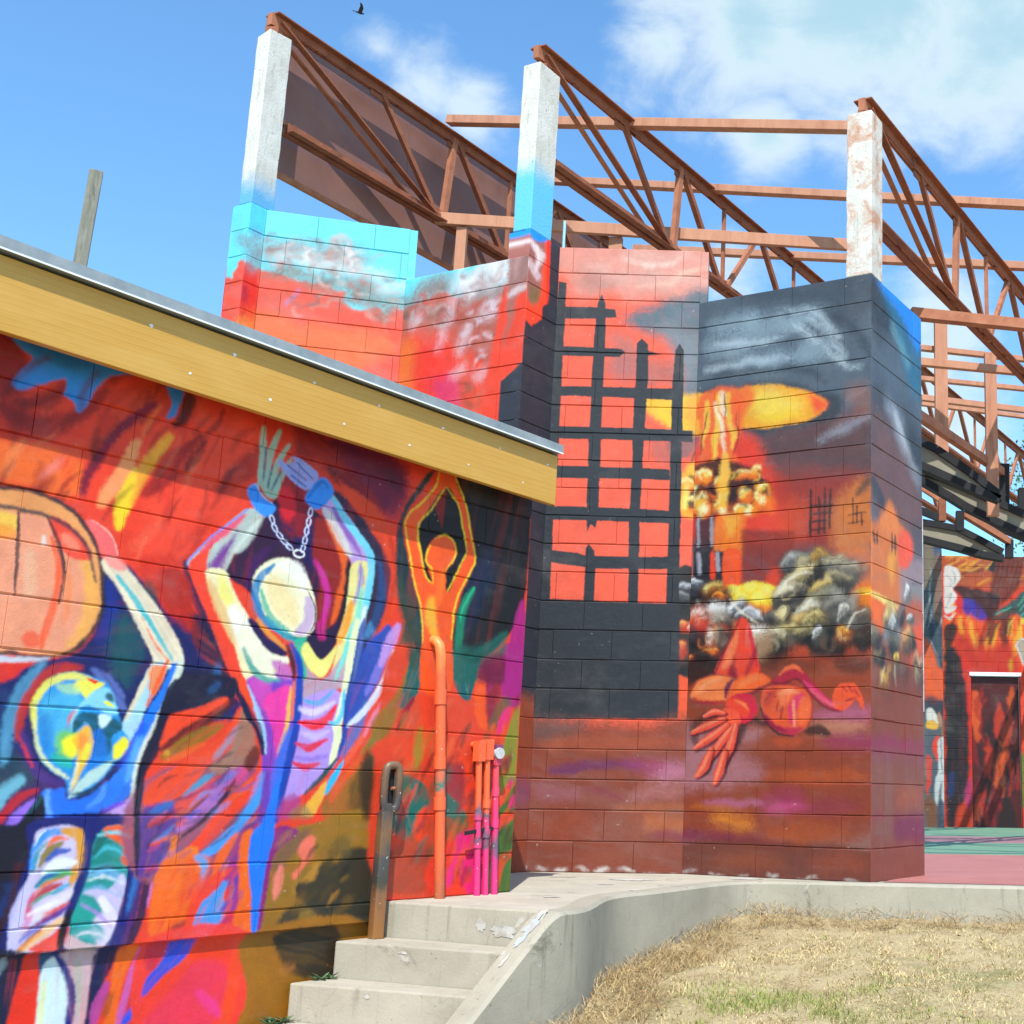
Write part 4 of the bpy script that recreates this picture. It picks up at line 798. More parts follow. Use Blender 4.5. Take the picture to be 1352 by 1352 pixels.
PAINT['G'] = '''ee6a50 4.1 1 0 0 1 -778,4706,2290,73,66-3547-2114-39
d89a8c 64 0.9 64 0.2 1 -24,4551,1163,36,13-465-246-73-288,13-271,80-203-50-132,172
dcb0a4 51.3 0.75 64.1 0 1 421,4329-44-36-102-9-102,22-41,41,44,36,102,9,102-22
dcb0a4 51.5 0.75 64.3 0 1 791,4381-57-46-132-12-131,28-52,53,56,46,133,12,131-28
dcb0a4 51.5 0.75 64.4 0 1 1061,4391-51-41-118-11-116,26-47,47,51,41,118,10,117-25
dcb0a4 51.2 0.75 64 0 1 962,4231-57-46-132-11-130,28-53,52,57,46,132,12,131-28
dcb0a4 51.2 0.75 64 0 1 1149,4198-38-30-88-8-87,19-34,35,37,30,89,8,87-19
dcb0a4 51.1 0.75 63.9 0 1 590,4224-43-36-103-9-101,22-41,41,44,35,102,10,102-23
a8786c 51.1 0.6 55.3 0 1 343,4230-28-48-71-21-74,17-32,46,27,47,72,22,74-17
a8786c 51.2 0.6 55.5 0 1 194,4336-17-29-43-13-44,10-20,28,17,28,43,13,45-10
a8786c 51 0.6 55.3 0 1 448,4189-22-38-58-17-59,13-25,37,22,38,57,17,59-14
ecd8cc 21.4 0.6 30 0.35 1 478,4378,172-71,247,86,6,11-10,6-245-63-164,52-13-7
f0c4b0 21.4 0.6 29.9 0.35 1 617,4160,249,64,201,106,5,14-13,5-207-82-242-83-8-16
60727c 50.4 1 33.6 0.2 1 499,3950,284,106,369,55,23-829-245,36-31,340-189,146-166,60
8c9298 71.2 0.7 41.9 0 1 707,3869,205,6,127-127-33-258-97-130-31,298
b07068 50 0.8 25 0 1 636,3587,266-15,3-106-222-28
c86a60 50 0.7 29.1 0 1 373,3558,219,113,19-213-234,15
a07a78 58.5 0.6 37.6 0 1 444,3796,188-102-33-194-141-25
8a6a68 49 0.5 12.2 0 1 739,3018,143-79,4-125-142,59
f8c040 28.9 1 16.5 0.2 1 647,3321,282,28,324,20,8-295-201-27-204,58-185,121
f7a04c 41.3 0.8 12.4 0 1 971,3319,283,39,7-284-243,14
8c6464 28.6 0.9 16.4 0 1 857,3084,223-36-56-147-78-85-84,122
ee6a50 10 1 3 0 0 934,2878,331,29,25-996-324-7
f4b83e 20.2 1 24.3 0 1 949,2733,87,106,230,26,10-391-139-23-170,26
fff6b8:fcc846:e87a1c 0 1 0 0 3 1011,2673,56,1-58,69
fff6b8:fcc846:e87a1c 0 1 0 0 3 1065,2541,68,1-70,77
fff6b8:fcc846:e87a1c 0 1 0 0 3 1194,2575,71,1-74,85
fff6b8:fcc846:e87a1c 0 1 0 0 3 1149,2738,60,1-61,57
fff6b8:fcc846:e87a1c 0 1 0 0 3 1250,2699,48,1-50,86
3a2420 12.2 0.9 20.3 0.35 1 1019,2745,46-50-42-76,3-17,16,3,74,91-78,70-20,0
3a2420 12.2 0.9 20.4 0.35 1 1140,2755,79,44,11,36-35,11-79-44-11-36
3a2420 12.1 0.9 20.2 0.35 1 990,2524,80-19,30,20-19,31-81,19-30-20
3a2420 12.1 0.9 20.2 0.35 1 1137,2534,61-60,36,1-1,37-61,60-36-1
fbe27a 12.1 0.9 16.2 0.35 1 1050,2665,43-102,30-12,12,31-43,102-30,12
fbe27a 12.1 0.9 16.2 0.35 1 969,2653-6-123,22-25,24,22,6,123-22,25
f07a30 12.1 0.8 12.1 0.35 1 1106,2651,25-163,29-22,21,30-24,163-29,22
f8d46a 28.8 0.7 16.5 0.4 1 1072,3321,182,37,12-493-140-3,13,250
f2703c 16.5 0.9 12.3 0.35 1 1114,3325-29-211,6-252,14-16,16,14,31,250-1,212-17,20
3a2a2a 6.1 0.8 12.3 0.35 1 1063,3049-35-188,6-9,8,6,35,188-6,9
2c2a30 16 0.95 10 0 0 1058,2439,178,24,32-453-197-4
b4b8c0 8 0.9 12 0.35 1 1080,2429,9-202,4-200,7-7,7,6,12,201-22,203-9,8
2c2a2c 15.8 1 19.7 0 1 963,2004,128,12,196,14,11-415-322-6
c8ccd2 11.9 0.9 15.8 0 1 1150,1967-20-17-42-1-40,14-15,23,20,16,43,2,40-15
e88a3c 11.9 0.9 15.8 0 1 1262,1930-26-20-63-9-65,6-27,19,26,21,64,9,64-7
f08a40 15.8 0.9 19.7 0 1 1140,1889-18-28-56-30-62-16-32,9,18,27,56,31,62,16
33302f 6.3 1 6.3 0 1 925,2003,170,3,24-823-166-3
e4e8ec:8c8e94:3a3a40 0 1 0 0 3 1023,1940,63,2-65,47
a0a0a4:5c5a5c:262426 0 1 0 0 3 994,1854,48,1-50,58
6c6460:403a38:1c1a1a 0 1 0 0 3 1078,1866,49,1-51,74
fcb878:f08048:b8401c 0 1 0 0 3 1010,1673,63,2-64,39
fce4d8:f07a58:c83420 0 1 0 0 3 1095,1654,48,1-50,73
fc9c60:f06a3c:a83c1c 0 1 0 0 3 995,1494,56,1-58,64
4a4240:2e2a2a:141214 0 1 0 0 3 1068,1516,48,1-50,47
4a3a32:2e2422:120f10 0 1 0 0 3 1009,1368,57,1-58,39
f4643e 8.3 0.97 10.4 0 1 959,1315,116-50-6-145-28-93-72-12
2c3138 1.6 1 2.5 0 0 5,4198,56-10-2-120,3-174,6-1017-9-472,6-579-100-22,7,579,20,910,1,555
2c3138 1.6 1 2.5 0 0 300,4042,24,66,28-64,12-185,1-556,4-460,5-400-16-91-35,29-23-51-11,111-7,566-2,463,7,408
2c3138 1.6 1 2.5 0 0 596,3736,33,38,47-47,13-246-6-170-10-419-6-452,9-621-65-1-18,580,4,409-6,502,9,170
2c3138 1.6 1 2.5 0 0 877,3690,29,55,32-53,8-374,2-294,7-578,8-621-86-2-4,581-6,618-2,421
2c3138 1.6 1 2.4 0 0 296,2209,22,31,38-50,15-119,2-258-74-2,2,218
2c3138 1.7 1 2.5 0 0 56,4007,232-2,138-14,13-60-153-14-225-2
2c3138 1.7 1 2.5 0 0 42,3699,244-2,193-7,32-21-39-40-427-3
2c3138 1.7 1 2.5 0 0 53,3396,550,2,325,0,2-85-324,5-549,6
2c3138 1.6 1 2.5 0 0 49,3095,566,0,403-11,3-84-362,4-605,1
2c3138 1.6 1 2.4 0 0 38,2804,589-6,240-5,3-78-240,2-587-2
2c3138 1.6 1 2.4 0 0 44,2507,595-7,318-13,3-91-317,7-594,6
2c3138 1.6 1 2.4 0 0 46,2187,193-15,60-19,314-1,266,6,3-88-501-7-216,23-115,17
2c3138 3.1 1 3.1 0 0 663,3695,31-21,93-19-112-12
31363d 3.9 1 3.9 0 0 -95,1832,175,10,805-13,88,2,12-801-1071-19
8a4a38 63.1 1 31.6 0.2 1 -337,1013,321-15,320-5,536,4,430,2,33-1260-1557-20
6a5a58 53.2 0.7 31.9 0 1 -19,1040,387-36-144-108-212-25
a85c40 31.8 0.6 31.8 0.3 1 867,854-131-32-316-18-316,7-133,28,129,32,316,18,318-7
a8583c 31.9 0.5 31.9 0 1 1059,868-62-23-151-12-151,6-64,22,62,23,151,12,152-7
6c3464 25.3 0.9 21.1 0.5 1 86,683,126,34,254,15,277,9-20-47-191-14-317-26
a44c7c 42.3 0.6 31.7 0.4 1 593,744,277,15,173-60-83-64-236,38
c48a9c 52.8 0.6 42.2 0 1 1130,659-49-46-120-20-121,17-51,43,48,45,120,21,121-17
a06a74 41.9 0.6 41.9 0 1 360,511-54-38-134-17-134,13-58,36,53,37,134,18,135-14
8c4c5c 25.2 0.7 21 0 1 347,552,127,2,193-49-126-12
b07c7c 52.5 0.6 42 0 1 1091,533-67-38-165-18-165,13-70,35,67,38,164,18,166-13
a4603a 20.9 0.7 20.9 0 1 1179,441-93-18-225-10-224,3-94,15,92,17,225,10,225-3
9a5038 51.9 0.6 41.6 0 1 507,306-78-59-192-27-194,21-83,57,77,59,192,27,195-21
8c5a48 52 0.6 41.6 0 1 823,301-53-52-134-23-134,19-58,50,53,52,133,23,136-19
b87048 41.7 0.6 41.7 0 1 1065,325-41-44-104-20-105,17-45,43,41,44,104,20,106-17
84405c 25 0.6 25 0 1 1142,254-49-18-119-9-120,5-50,17,49,18,119,9,120-5
8a5040 51.6 0.6 41.2 0 1 400,110-74-44-184-20-185,15-79,42,74,44,183,21,186-15
90543f 51.7 0.6 41.3 0 1 936,108-79-37-192-18-193,12-82,35,78,37,192,18,194-12
ecebe6 14.4 0.65 30.8 0 1 24,32-20-16-49-5-48,7-21,16,20,16,48,5,49-7
ecebe6 14.4 0.65 30.8 0 1 139,29-11-7-27-2-26,3-12,8,11,7,27,2,26-3
ecebe6 14.4 0.65 30.9 0 1 271,21-13-9-31-2-31,4-13,9,13,8,31,3,31-4
ecebe6 14.4 0.65 30.9 0 1 424,13-15-7-35-3-36,4-15,8,15,6,35,3,36-4
ecebe6 14.4 0.65 30.9 0 1 566,17-17-9-40-4-40,5-16,11,16,9,40,4,40-5
ecebe6 14.4 0.65 30.9 0 1 716,17-14-9-36-3-35,5-15,9,15,8,35,3,36-4
ecebe6 14.4 0.65 30.9 0 1 931,9-23-9-53-2-53,5-22,9,22,8,53,2,53-4
ecebe6 14.4 0.65 31 0 1 1090,1-16-7-40-2-40,4-17,8,17,6,40,3,40-4'''

PAINT['B'] = '''5c6873 6 1 0 0 1 -878,5080,3631-724-71-2266-3413,245
46505a 62 0.85 37.2 0.3 1 277,4104,599,69,523-119,0-265-332-53-283,224-355,11
9fb4bf 64.6 0.6 48.4 0.5 1 526,3858-59-56-167-26-179,20-85,55,61,57,170,25,177-21
9fb4bf 63 0.6 47.2 0.5 1 847,3788-63-64-174-24-185,29-88,67,65,65,178,24,183-31
9fb4bf 64.3 0.6 48.3 0.5 1 463,3689-52-59-153-31-166,13-82,51,53,60,156,31,166-14
9fb4bf 62.7 0.6 47 0.5 1 771,3538-63-55-172-28-185,16-87,52,64,57,176,27,183-18
9fb4bf 61.7 0.6 46.3 0.5 1 1065,3806-47-42-128-15-135,20-62,44,48,42,130,15,134-20
9fb4bf 61 0.6 45.7 0.5 1 1095,3562-41-55-122-31-134,14-67,49,42,57,125,30,133-14
c4d4dc 24.5 0.6 21.5 0.7 1 720,3888,182-60,117-103,102-107,16-4,1,16-84,126-134,116-197,43-16-9
c4d4dc 24.2 0.6 21.2 0.7 1 872,3800,116-114,121-162,72-103,16-6,4,14-51,118-126,169-135,103-20,0
c4d4dc 25.5 0.6 22.3 0.7 1 140,3691,266-18,256-8,11,11-13,12-260,36-264-4-13-14
c4d4dc 25.3 0.6 22.1 0.7 1 80,3515,331,6,318,0,10,11-13,12-324,28-329-28-11-15
c4d4dc 23.9 0.6 20.9 0.7 1 967,3607,181-182,130-37,14,6-8,15-111,54-188,162-20,2
c4d4dc 24.6 0.6 21.5 0.7 1 769,3763,159-158,36-3-2,35-158,158-37,3
39424c 27 0.7 15 0.35 1 995,3836,144-121,115-128,73-114,20-10,6,19-47,135-127,143-165,104-26-2
323a44 24.7 0.6 18.6 0.35 1 148,3461,392-18,341-44,153-94,16,2-4,16-156,123-355,48-392-5-13-14
7c4a44 59.8 0.9 35.9 0.3 1 -8,3061,363-25,193-36,404,42,241,44,178-7,0-449,1-482-1417,99
5a4a4c 59.3 0.75 35.6 0.3 1 548,3000,343,20,302-6,178,37,0-365-477,46-216,51-127,70
a0a4b0 35.1 0.6 17.6 0.6 1 993,2890,187,50,183,83,8,20-22,11-202-44-173-82-10-26
8c8e98 26.4 0.6 14.7 0.6 1 1204,3145,63,37,78,31,8,14-16,10-100-4-56-63,0-22
e84a2e 61.2 0.85 36.7 0.2 1 355,3036,112-13,68-168,98-183,94-66,96-207-135-204-408,29-295,96-55,597,80,112
9c3a2c 72.4 0.8 43.5 0.3 1 618,2659,368-6,356-20,29-182,1-303-561,39-127,251
d8603a 73.5 0.45 44.1 0 1 806,2513,123-95-28-165-213-58-35,218
d88a4a 56.8 0.7 34.1 0.3 1 1137,2471,234,132,1-455-291,20
5a4a40 19.9 0.8 11.4 0 1 1255,2516,87,103,29-58-87-75
9c6a54 58.4 0.5 29.2 0 1 1192,3273,178-9,1-185-148,3
3c4248 30.6 0.9 21.4 0.2 1 15,3361,331,19,384-19,250-105,152-62,1-101-120-58-434-24-47-9-376,131
f7a83a 10.8 1 12.4 0.15 1 -154,3367,203-10,264,5,163-1,223-26,188-67,124-74,31-47-45-53-138-42-186-15-206,9-162,25-246-18-203,38
fdd763 61.4 0.85 21.5 0.2 1 461,3306,207-11,189-97-60-80-220-19-113,73
fbc83e 30.5 0.7 9.1 0 1 449,3129,223-55,217,33-155,33
f0563a 23.9 0.9 12 0 1 888,3253,138-75,16-34-76-53-31,69
f2703c 31.3 0.85 15.6 0 1 298,3341,145,19,35-86-78-110-14-110-81,17
f07040 15.7 0.97 15.7 0.4 1 16,3331,330,27,16-308-53-113,43-122-168-72-167,75,28,147
fbc45a 12.8 0.9 15.9 0.4 1 70,3294-14-179,3-151,10-12,13,8,26,147-9,183-14,15
fbc45a 12.6 0.9 15.8 0.4 1 169,3328-22-192-11-178,1-105,10-13,12,7,28,101,11,178-1,197-13,15
fbc45a 12.6 0.9 15.7 0.4 1 235,3333,10-184,36-122,0-85,10-13,13,7,27,89-36,125-32,182-16,13
fde9c8 12.6 0.85 15.8 0.4 1 140,3267,55-202,24-178,10-9,9,8-2,181-73,203-15,9
fde9c8 12.7 0.85 15.9 0.4 1 186,3338,21-153,24-20,18,19-21,153-23,20
4a2c2c 4.8 0.8 12.7 0.35 1 221,3335,16-92-2-89,2-3,3,2,9,89-22,94-4,2
4a2c2c 4.8 0.8 12.7 0.35 1 84,3217-23-133-25-178,3-3,3,2,30,176,18,134-3,4
4a2c2c 4.7 0.8 12.5 0.35 1 323,3188,13-165-28-144,2-3,3,1,35,144-19,167-3,3
4a2c2c 4.8 0.8 12.7 0.35 1 53,3054-4-119,5-6,6,4,5,119-6,7
3c2620 18.5 0.95 24.7 0 1 -96,2710,129,122,164,13,131-13,129-57,113-112,50-105-61-109-157-16-472,38
fff6b8:fcc846:e87a1c 0 1 0 0 3 -13,2732,70-6-72,51
fff6b8:fcc846:e87a1c 0 1 0 0 3 86,2738,56-6-58,65
fff6b8:fcc846:e87a1c 0 1 0 0 3 -42,2616,73-6-77,95
fff6b8:fcc846:e87a1c 0 1 0 0 3 -38,2498,73-6-74,41
fff6b8:fcc846:e87a1c 0 1 0 0 3 76,2532,79-6-82,95
fff6b8:fcc846:e87a1c 0 1 0 0 3 240,2504,77-6-80,105
fff6b8:fcc846:e87a1c 0 1 0 0 3 219,2652,52-5-53,69
fff6b8:fcc846:e87a1c 0 1 0 0 3 395,2723,80-8-82,58
fff6b8:fcc846:e87a1c 0 1 0 0 3 490,2728,45-4-46,66
fff6b8:fcc846:e87a1c 0 1 0 0 3 542,2522,85-8-87,85
fff6b8:fcc846:e87a1c 0 1 0 0 3 433,2459,98-8-99,54
fff6b8:fcc846:e87a1c 0 1 0 0 3 556,2592,50-4-51,45
fff6b8:fcc846:e87a1c 0 1 0 0 3 415,2562,47-5-49,65
2e1a16 15.7 0.85 25.1 0 1 20,2526-15-9-27,4-22,16-5,17,15,9,27-4,22-16
2e1a16 15.6 0.85 24.9 0 1 183,2602-19-25-24-4-15,20,2,32,20,25,24,3,15-19
2e1a16 15.3 0.85 24.6 0 1 349,2557-23-31-27-6-16,23,5,40,23,31,27,6,16-24
2e1a16 15.3 0.85 24.4 0 1 468,2616-22-21-31,1-24,22-1,31,21,21,32-1,24-22
2e1a16 15.4 0.85 24.7 0 1 358,2718-17-20-23-1-16,18,1,26,17,19,23,1,16-18
2e1a16 15.7 0.85 25.2 0 1 45,2638-17-24-20-4-11,17,4,29,17,24,19,5,12-18
2e1a16 15.6 0.85 24.9 0 1 216,2715-15-11-25,3-19,15-4,19,15,12,25-3,19-16
fdd860:f8b040:fff0b0:3a1c14:e8741c:2a1612 20 0.7 46.3 27.8 4 -70,2471,670,290
fbc050 21.7 0.9 21.7 0.35 1 214,2888-13-146-2-146,24-148,19-19,18,15,22,143,2,146-24,150-24,23
fff2c0 18.7 0.8 18.7 0 1 115,2507-8-20-21-7-21,11-9,21,8,20,20,7,21-10
fff2c0 18.4 0.8 18.4 0 1 270,2465-8-20-20-6-21,10-9,21,8,20,20,7,21-11
fff2c0 18.9 0.8 18.9 0 1 -20,2599-8-20-21-7-22,11-9,22,8,20,21,7,21-11
fff2c0 18.1 0.8 18.1 0 1 570,2519-7-19-20-7-20,10-9,21,8,20,19,7,21-11
fff2c0 18.2 0.8 18.2 0 1 462,2450-8-20-20-7-20,10-9,21,8,20,20,7,20-10
f7b85a 15.5 0.9 12.4 0.35 1 217,2887-7-118,26-119,17-16,15,14,13,116-25,120-20,19
2e2c34 15.4 0.9 12.3 0 0 14,2442,163-3,10-306-163,11
a8aab4 7.8 0.85 9.3 0.35 1 26,2434,15-194,13-11,12,10-15,193-13,12
a8aab4 7.7 0.85 9.2 0.35 1 133,2425,14-192,13-12,12,11-14,192-14,12
f2842e 18.2 0.95 12.1 0.3 1 186,2429,216,4,19-116-27-198-207,14
f5b048 24.4 0.8 9.1 0 1 258,2430,112-2-44-133-48,4
28211f 2.9 0.9 4.4 0.35 1 911,2554-1-302,9-8,8,7,1,301-9,9
28211f 2.9 0.9 4.3 0.35 1 975,2499,0-238,8-8,8,7,1,237-9,9
28211f 2.9 0.9 4.3 0.35 1 1017,2558-2-286,8-8,8,7,2,286-8,8
28211f 2.9 0.9 4.3 0.35 1 1057,2548-4-251,9-8,8,7,4,250-9,9
28211f 2.8 0.9 4.3 0.35 1 1228,2477,5-166,5-5,5,4-5,166-5,5
28211f 2.8 0.9 4.3 0.35 1 1257,2419,1-110,5-5,5,4,0,110-6,5
28211f 2.8 0.9 4.2 0.35 1 1291,2361,3-69,6-5,4,5-3,69-5,5
28211f 2.9 0.85 5.8 0.35 1 917,2440,162,1,7,7-9,7-162,0-6-8
28211f 2.9 0.85 5.8 0.35 1 918,2384,154,2,7,7-9,7-154-2-7-7
28211f 2.9 0.85 5.8 0.35 1 919,2328,116,5,7,7-9,7-116-5-7-7
28211f 2.9 0.85 5.8 0.35 1 919,2272,102,7,6,7-8,7-102-7-6-7
28211f 2.8 0.85 5.7 0.35 1 1205,2364,109,5,4,4-5,4-109-5-4-4
28211f 2.8 0.85 5.7 0.35 1 1205,2309,102-1,4,4-5,4-102,1-4-4
f07a3a 21.8 1 13.1 0.2 1 -163,1971,439-14,421-13,459-67,227,18,0-407-1523-94
f2604a 7 1 1.7 0 0 -173,2212,181-13,1-205-173,10
2e2c32 9.2 1 6.9 0 0 14,2199,243-17,13-235-248,14
b4b4bc 6.9 0.85 9.2 0.35 1 42,2174,17-130,17-14,14,14-17,130-17,14
b4b4bc 6.8 0.85 9.1 0.35 1 188,2165,10-108,16-14,15,14-10,107-16,14
f0522e 9.1 0.9 6.9 0.35 1 149,2168,5-161,19-18,18,16-5,161-19,18
f4602e 9 1 6.8 0.2 1 257,2182,132-8,18-235-143,8
8a3a2c 15.5 0.9 11.1 0.3 0 391,2323,414-31-18-270-89-109-291,11
e2522e 26.4 0.7 6.6 0 1 626,2031,92,16-32-134-104,6
fbd04a 11 1 8.8 0 1 283,1936,89,0,117,20,162-30,36-85-10-72-137-25-141,28
fdea7c 11.2 0.7 9 0 1 396,1914-14-20-33-7-34,10-14,22,13,20,34,7,33-11
fdea7c 11.1 0.7 8.9 0 1 529,1922-15-22-36-7-36,11-16,24,15,22,36,7,36-11
fdea7c 11 0.7 8.8 0 1 640,1905-13-19-32-7-33,10-14,22,13,19,33,7,32-10
fdea7c 11 0.7 8.8 0 1 595,1845-16-24-41-9-41,13-18,26,17,25,41,9,41-13
fdea7c 11.1 0.7 8.9 0 1 456,1863-14-20-33-7-33,11-14,21,13,20,33,7,33-10
f68a3c 17.5 0.9 11 0 1 399,1803,140-17,149,3-33-60-67-90-92,4
a8482c 25.2 1 14.7 0.3 1 772,1550,611-3,1-391-831,16-52,265
f08a2c 24.9 0.9 12.4 0.2 1 1135,1797,248,47,0-238-127-114-130,65
fbc43c 10.4 0.9 6.2 0 1 1254,1861,129,13,0-45-129,2
d87a3c 31.5 0.7 16.8 0 1 1100,2125,283-19,0-221-172-31-110,46
3a3836 27.7 0.95 32 0 1 720,1963,89,99,135,33,178,8,110-68,22-103-43-119,22-141-85-176-108-56-155,65-113,25-134-77-70,64,8,143,78,120
b8b8b0:6c6c6a:3a3838 0 1 0 0 3 843,2049,132-8-133,89
c4b890:7a7668:46443f 0 1 0 0 3 922,2024,102-7-103,87
e0b050:a8843c:54503f 0 1 0 0 3 1034,2037,115-7-116,101
d8d0a8:9a9484:5c5e60 0 1 0 0 3 1144,2010,142-9-142,115
c8bca4:8c8274:5c5650 0 1 0 0 3 1232,1974,84-5-84,84
b8ac8c:75705c:46443f 0 1 0 0 3 1123,1909,128-7-128,73
f0e0b0:a89868:2a2828 0 1 0 0 3 879,1944,159-9-161,103
ecdcb8:8c8064:2a2828 0 1 0 0 3 789,1877,132-8-133,96
f0e8d0:a89c80:5a5448 0 1 0 0 3 721,1860,74-4-75,84
5c5854:3c3a38:1c1a1c 0 1 0 0 3 768,1785,132-6-133,86
f0d080:b09450:45433d 0 1 0 0 3 1014,1854,157-8-158,101
a8a488:5c5c54:2c2e32 0 1 0 0 3 1003,1773,186-9-187,129
a8a498:54544f:26282b 0 1 0 0 3 1135,1737,169-8-170,139
fbf4e0:d0b070:6a6048 0 1 0 0 3 904,1738,101-5-103,98
f4d088:b08c4c:4a453a 0 1 0 0 3 882,1657,116-5-117,85
75726a:44433f:1e1f21 0 1 0 0 3 1071,1619,169-7-170,138
f0ece0:b0aca0:4a4a48 0 1 0 0 3 1179,1704,56-2-56,94
f0e0a0:b8a060:4a4840 0 1 0 0 3 971,1663,101-4-102,84
e8d8a8:9a8c64:3c3830 0 1 0 0 3 702,1665,110-5-112,93
6c6a6a:3a383a:161618 0 1 0 0 3 610,1679,104-4-105,78
e8d498:9a8a5c:302e2a 0 1 0 0 3 805,1599,102-4-103,77
c4b484:6c6650:262626 0 1 0 0 3 906,1575,143-5-144,74
fbfbf6:d0d0c8:54544e 0 1 0 0 3 1000,1571,43-1-44,74
6c584a:443832:1e1a1a 0 1 0 0 3 1137,1486,126-4-126,95
8c8c80:54544e:222426 0 1 0 0 3 1309,1619,110-5-111,154
54483c:3a322c:1a1818 0 1 0 0 3 1309,1530,124-5-124,69
fcc060:e8902c:8a4c24 0 1 0 0 3 1158,1565,64-2-64,61
f0e8c4:a89c78:332f2a 0 1 0 0 3 682,1512,161-5-163,118
6a6458:3c3832:1c1a1a 0 1 0 0 3 649,1473,103-4-105,84
f4eeea:a8a4a4:4a484a 0 1 0 0 3 542,1641,75-3-76,77
e8d8a8:26262a:6c6a64:3a3a3c:26262a 16 0.5 64.1 32 4 637,1514,594,562
e8e0c0:26262a 5 0.5 54 28.1 4 592,1454,178,239
35302e 22.6 0.95 29.3 0 1 -101,1968,134,35,244-78,99-152-43-165-42-165-163-119-192,5-23,274
7c7470:4a4442:1e1a1a 0 1 0 0 3 1,1876,142-7-147,133
d4d8dc:84868c:34343a 0 1 0 0 3 -38,1932,96-5-99,84
f0f6fa:98a4ac:50585e 0 1 0 0 3 47,1965,94-5-96,47
f8e090:d0903c:6c4420 0 1 0 0 3 218,1907,131-7-134,79
f8a040:c8641c:3a1c14 0 1 0 0 3 249,1853,108-6-109,47
fdfbf6:e0d8cc:8a8074 0 1 0 0 3 270,1736,146-7-149,110
e8dcc8:8c8274:262424 0 1 0 0 3 255,1642,100-4-103,114
fce4d8:f07a58:c83420 0 1 0 0 3 75,1660,100-4-104,121
fcb878:f08048:b8401c 0 1 0 0 3 -29,1681,103-5-104,52
54484a:342e2e:141214 0 1 0 0 3 50,1503,149-5-152,108
fdf4e8:f0b088:b85430 0 1 0 0 3 194,1509,99-3-102,98
b8a48c:6a5850:30221f 0 1 0 0 3 265,1527,76-2-80,124
fca858:e87028:8a3414 0 1 0 0 3 172,1463,80-3-82,43
f0f4f6:a0a4a8:3c3c44 0 1 0 0 3 399,1772,69-3-70,74
f0f4f8:989ca4:2c2c32 0 1 0 0 3 471,1706,121-5-122,62
fdf8ee:e0ccb4:a08468 0 1 0 0 3 544,1548,99-3-102,151
4a3a32:2e2422:120f10 0 1 0 0 3 66,1388,217-6-219,82
fca458:e86c2c:983816 0 1 0 0 3 -20,1427,87-3-88,47
fc8c58:f06c40:b84020 0 1 0 0 3 -39,1286,79-2-82,84
f4ece0:26221f:f08a48:1c1816:e0502c 14 0.55 61 29.4 4 -69,1455,440,507
f4ecd8 6.6 0.7 13.3 0.35 1 322,1847,59-90,62-46,85-42,5,1-1,5-80,49-57,43-64,84-7,2
f4ecd8 6.5 0.7 13 0.35 1 691,1859,58,76,86,50,99-7,4,3-4,4-104,16-94-54-53-83,2-6
f4ecd8 6.2 0.7 12.4 0.35 1 1206,1602,44,94,71,29,2,4-5,2-80-24-41-102,3-5
5a3428 42.6 0.8 21.3 0.3 1 547,1435,227-7,266-28-109-96-290,7-92,22
8a4a2c 41.5 0.7 24.9 0.4 1 639,1372,291,11,453,7,1-330-450,6-1,138
4c3028 30.8 0.7 20.5 0.4 1 1105,1398,257,12-21-97-192,5
94503a 42.3 1 21.2 0.3 1 -124,997,163,143,517-119,400,104,428,70,1-889-1481-39
a87c80 43.7 0.8 26.2 0.4 1 -124,997,380,17,301-23-20-120-391-79-262-21
b87090 40.7 0.7 20.4 0.5 1 934,1066,217,36,233-23,0-77-340,4
9c3c70 40.3 0.7 20.2 0.5 1 1002,889,203,48,179-59,0-57-285-9
c89078 30.5 0.6 20.4 0.4 1 979,997,342-4-63-57-256-27
c05a38 20.9 0.8 12.5 0.4 1 671,891,200,9-21-59-133,0
8e4630 82.3 0.7 27.4 0.3 1 -52,688,1425,135,2-916-1395-65
b08088 57.5 0.8 28.7 0.4 1 -56,796,438,14,215-118-118-106-527-19
b45a30 32.6 0.8 19 0.5 1 598,653,608,42,154-49-266-40-377,9
9a3a64 49.5 0.85 27.5 0.5 1 600,535,235,29,89-126-115-28-237,47
c05a84 27.4 0.7 21.9 0.4 1 938,451-46-24-112-12-115,7-48,23,47,24,114,12,114-8
8c3a54 53.5 0.6 26.7 0.4 1 1319,458-65-37-158-18-162,12-68,34,67,38,162,17,159-12
7c3450 33.7 0.85 22.5 0.4 1 -5,287,187-21,335-17,237-19-29-39-728,17
d88a3c 47.9 0.8 33.8 0.4 1 530,353-48-42-117-19-119,13-51,40,49,42,118,19,118-14
aa5a30 53.9 0.6 32.3 0 1 1209,293-82-46-200-24-205,12-87,43,86,48,204,23,201-14
c07898 22.6 0.6 17 0.5 1 616,471-69-20-170-10-174,4-74,18,73,19,173,11,171-5
b06834 17.1 0.7 14.3 0 1 467,442-61-14-151-8-154,2-65,12,64,15,154,8,151-3
744034 21.7 0.9 13.6 0.2 1 -33,194,1407,5,1-292-1395-65
9c5a3c 55.3 0.5 33.2 0 1 785,105-85-39-208-22-213,6-91,34,89,39,213,23,209-8
a0543c 52.6 0.5 31.6 0 1 1361,125-64-45-157-24-159,12-67,42,66,46,160,24,156-13
8a4630 43.6 0.95 21.8 0.3 1 -90,1371,335,12,304-50,227-26-63-238-156-98-300,23-286,43
2c2422 22.4 0.9 22.4 0 1 -44,1433,287,12-19-124-177-57-86,22
3a2422 14.4 0.9 6.2 0.35 1 917,918,79-7,62-8,25,8-9,22-67,52-96-26-20-23
3a2626 17.1 0.85 6.4 0.35 1 606,1007-160,43-81-144-69-180,9-19,22,7,106,164,50,116,114-21,24,13
